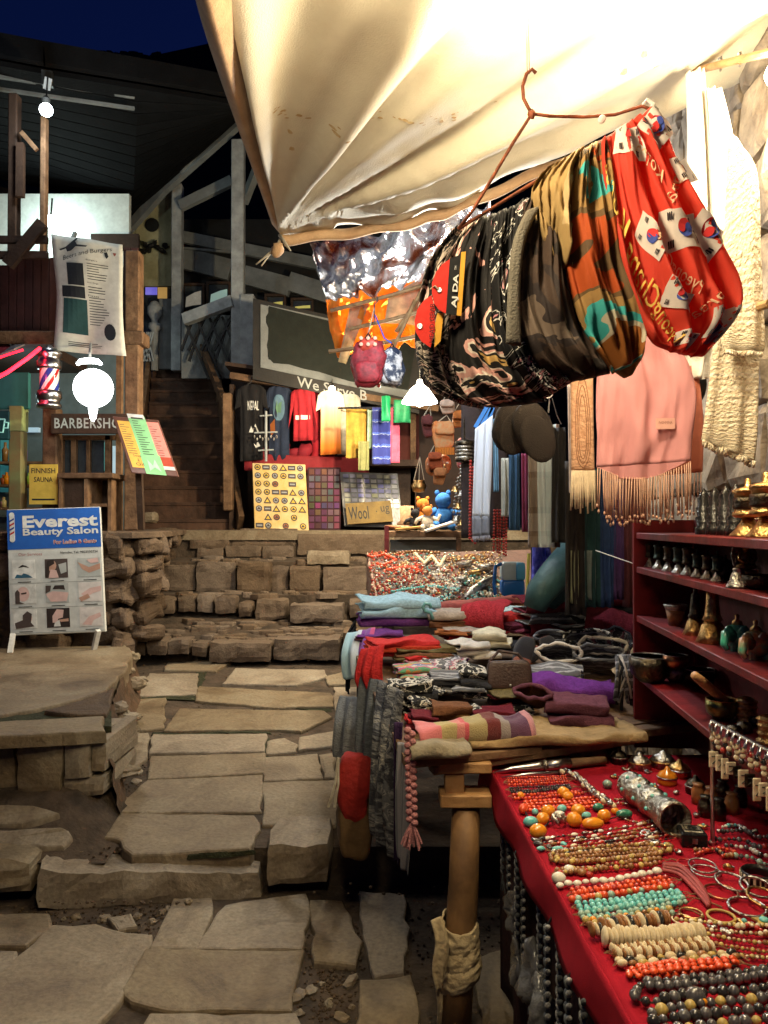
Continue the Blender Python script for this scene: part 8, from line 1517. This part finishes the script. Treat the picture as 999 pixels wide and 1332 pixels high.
st_ = T('turquoise_pendant', 'small star shaped turquoise pendant at the right edge', 'pendant', G(994, 1200, ZT)); c = G(994, 1200, ZT+.006); MB().prism([c+V3(((.024 if k % 2 == 0 else .012)*cos(PI*k/5), (.024 if k % 2 == 0 else .012)*sin(PI*k/5), 0)) for k in range(10)], (0, 0, .004)).build('star', jm['olive'], st_); MB().ell(c+V3((0, 0, .006)), (.01, .01, .005), None, 0, 12, 7).build('stone', m_tq, st_, smooth=True)
necklace('small red coral string looped behind the dark bead strings', [[(905, 1112), (930, 1104), (955, 1108), (940, 1114)]], .0045, ['red', 'orange']); necklace('long fine silver and red seed string behind the amber necklace', [[(792, 1046), (820, 1046), (838, 1056), (846, 1066), (830, 1070), (812, 1066)]], .0035, ['brown', 'silver', 'red']); necklace('second fine brown seed string beside the engraved cylinder', [[(800, 1040), (828, 1042), (850, 1054), (856, 1070)]], .0035, ['brown', 'bone'])
# braids hanging on the table side
m_gb = mat('grey_braid', (.38, .37, .34), .8, c2=(.04, .04, .04), ns=80, bump=.3); m_sb = mat('slate_braid', (.1, .11, .11), .8, c2=(.02, .02, .02), ns=80, bump=.3)
for i, (x, y0, y1, m) in enumerate(((657, 1050, 1150, m_sb), (665, 1075, 1170, m_gb), (684, 1115, 1265, m_gb), (676, 1100, 1230, m_sb), (706, 1165, 1320, m_sb), (716, 1185, 1345, m_gb), (732, 1215, 1360, m_sb), (744, 1225, 1390, m_gb), (764, 1270, 1400, m_sb), (780, 1290, 1420, m_gb))):
    X0 = .372 if i % 2 else .385; d = X0/((x-499.5)/1000); a = P(x, y0, d); b = P(x+3, y1, d); L_ = max(.16, (a-b).length*.9); a.x -= .008; a.z = .705; b = a+V3((0, 0, -L_)); n_ = int(L_/.012); mb = MB()
    t = T('hanging_braid', 'grey braided bracelet hanging on the table side, %s from the far end' % ordw[i], 'braided bracelet', b, 'braids hanging on the side of the jewellery table')
    for k in range(n_):
        p = a.lerp(b, k/n_); s_ = 1 if k % 2 else -1; mb.ell(p+V3((0, s_*.008, 0)), (.007, .014, .0065), (s_*.75, 0, 0), k % 2, 8, 5)
    mb.build('plait', [m, m_sb if m is m_gb else m_gb], t, smooth=True); MB().tube([a+V3((.012, 0, .02)), a], .003, 5).build('cord', m_black, t); mb = MB()
    for k in range(5): mb.tube([b, b+V3((random.uniform(-.006, .006), random.uniform(-.02, .02), -.05))], .0022, 4)
    mb.build('tail', m, t)
for i, (x, y) in enumerate(((672, 1245), (690, 1262), (702, 1300), (668, 1190))):
    d = .365/((x-499.5)/1000); p = P(x, y, d); tag(MB().soft(p, (.03, .09, .1), (0, .1, 0), 0, .6, 16, 10, .5, i*5, 20).build('plastic_pouch', mat('clear_pouch_%d' % i, (.12, .12, .12), .12, spec=.8, bump=.5, bs=30), loc=p, smooth=True), 'crinkled shiny plastic pouch hanging below the felt, %s from the far end' % ordw[(1, 2, 3, 0)[i]], 'plastic pouch', 'plastic pouches below the felt')
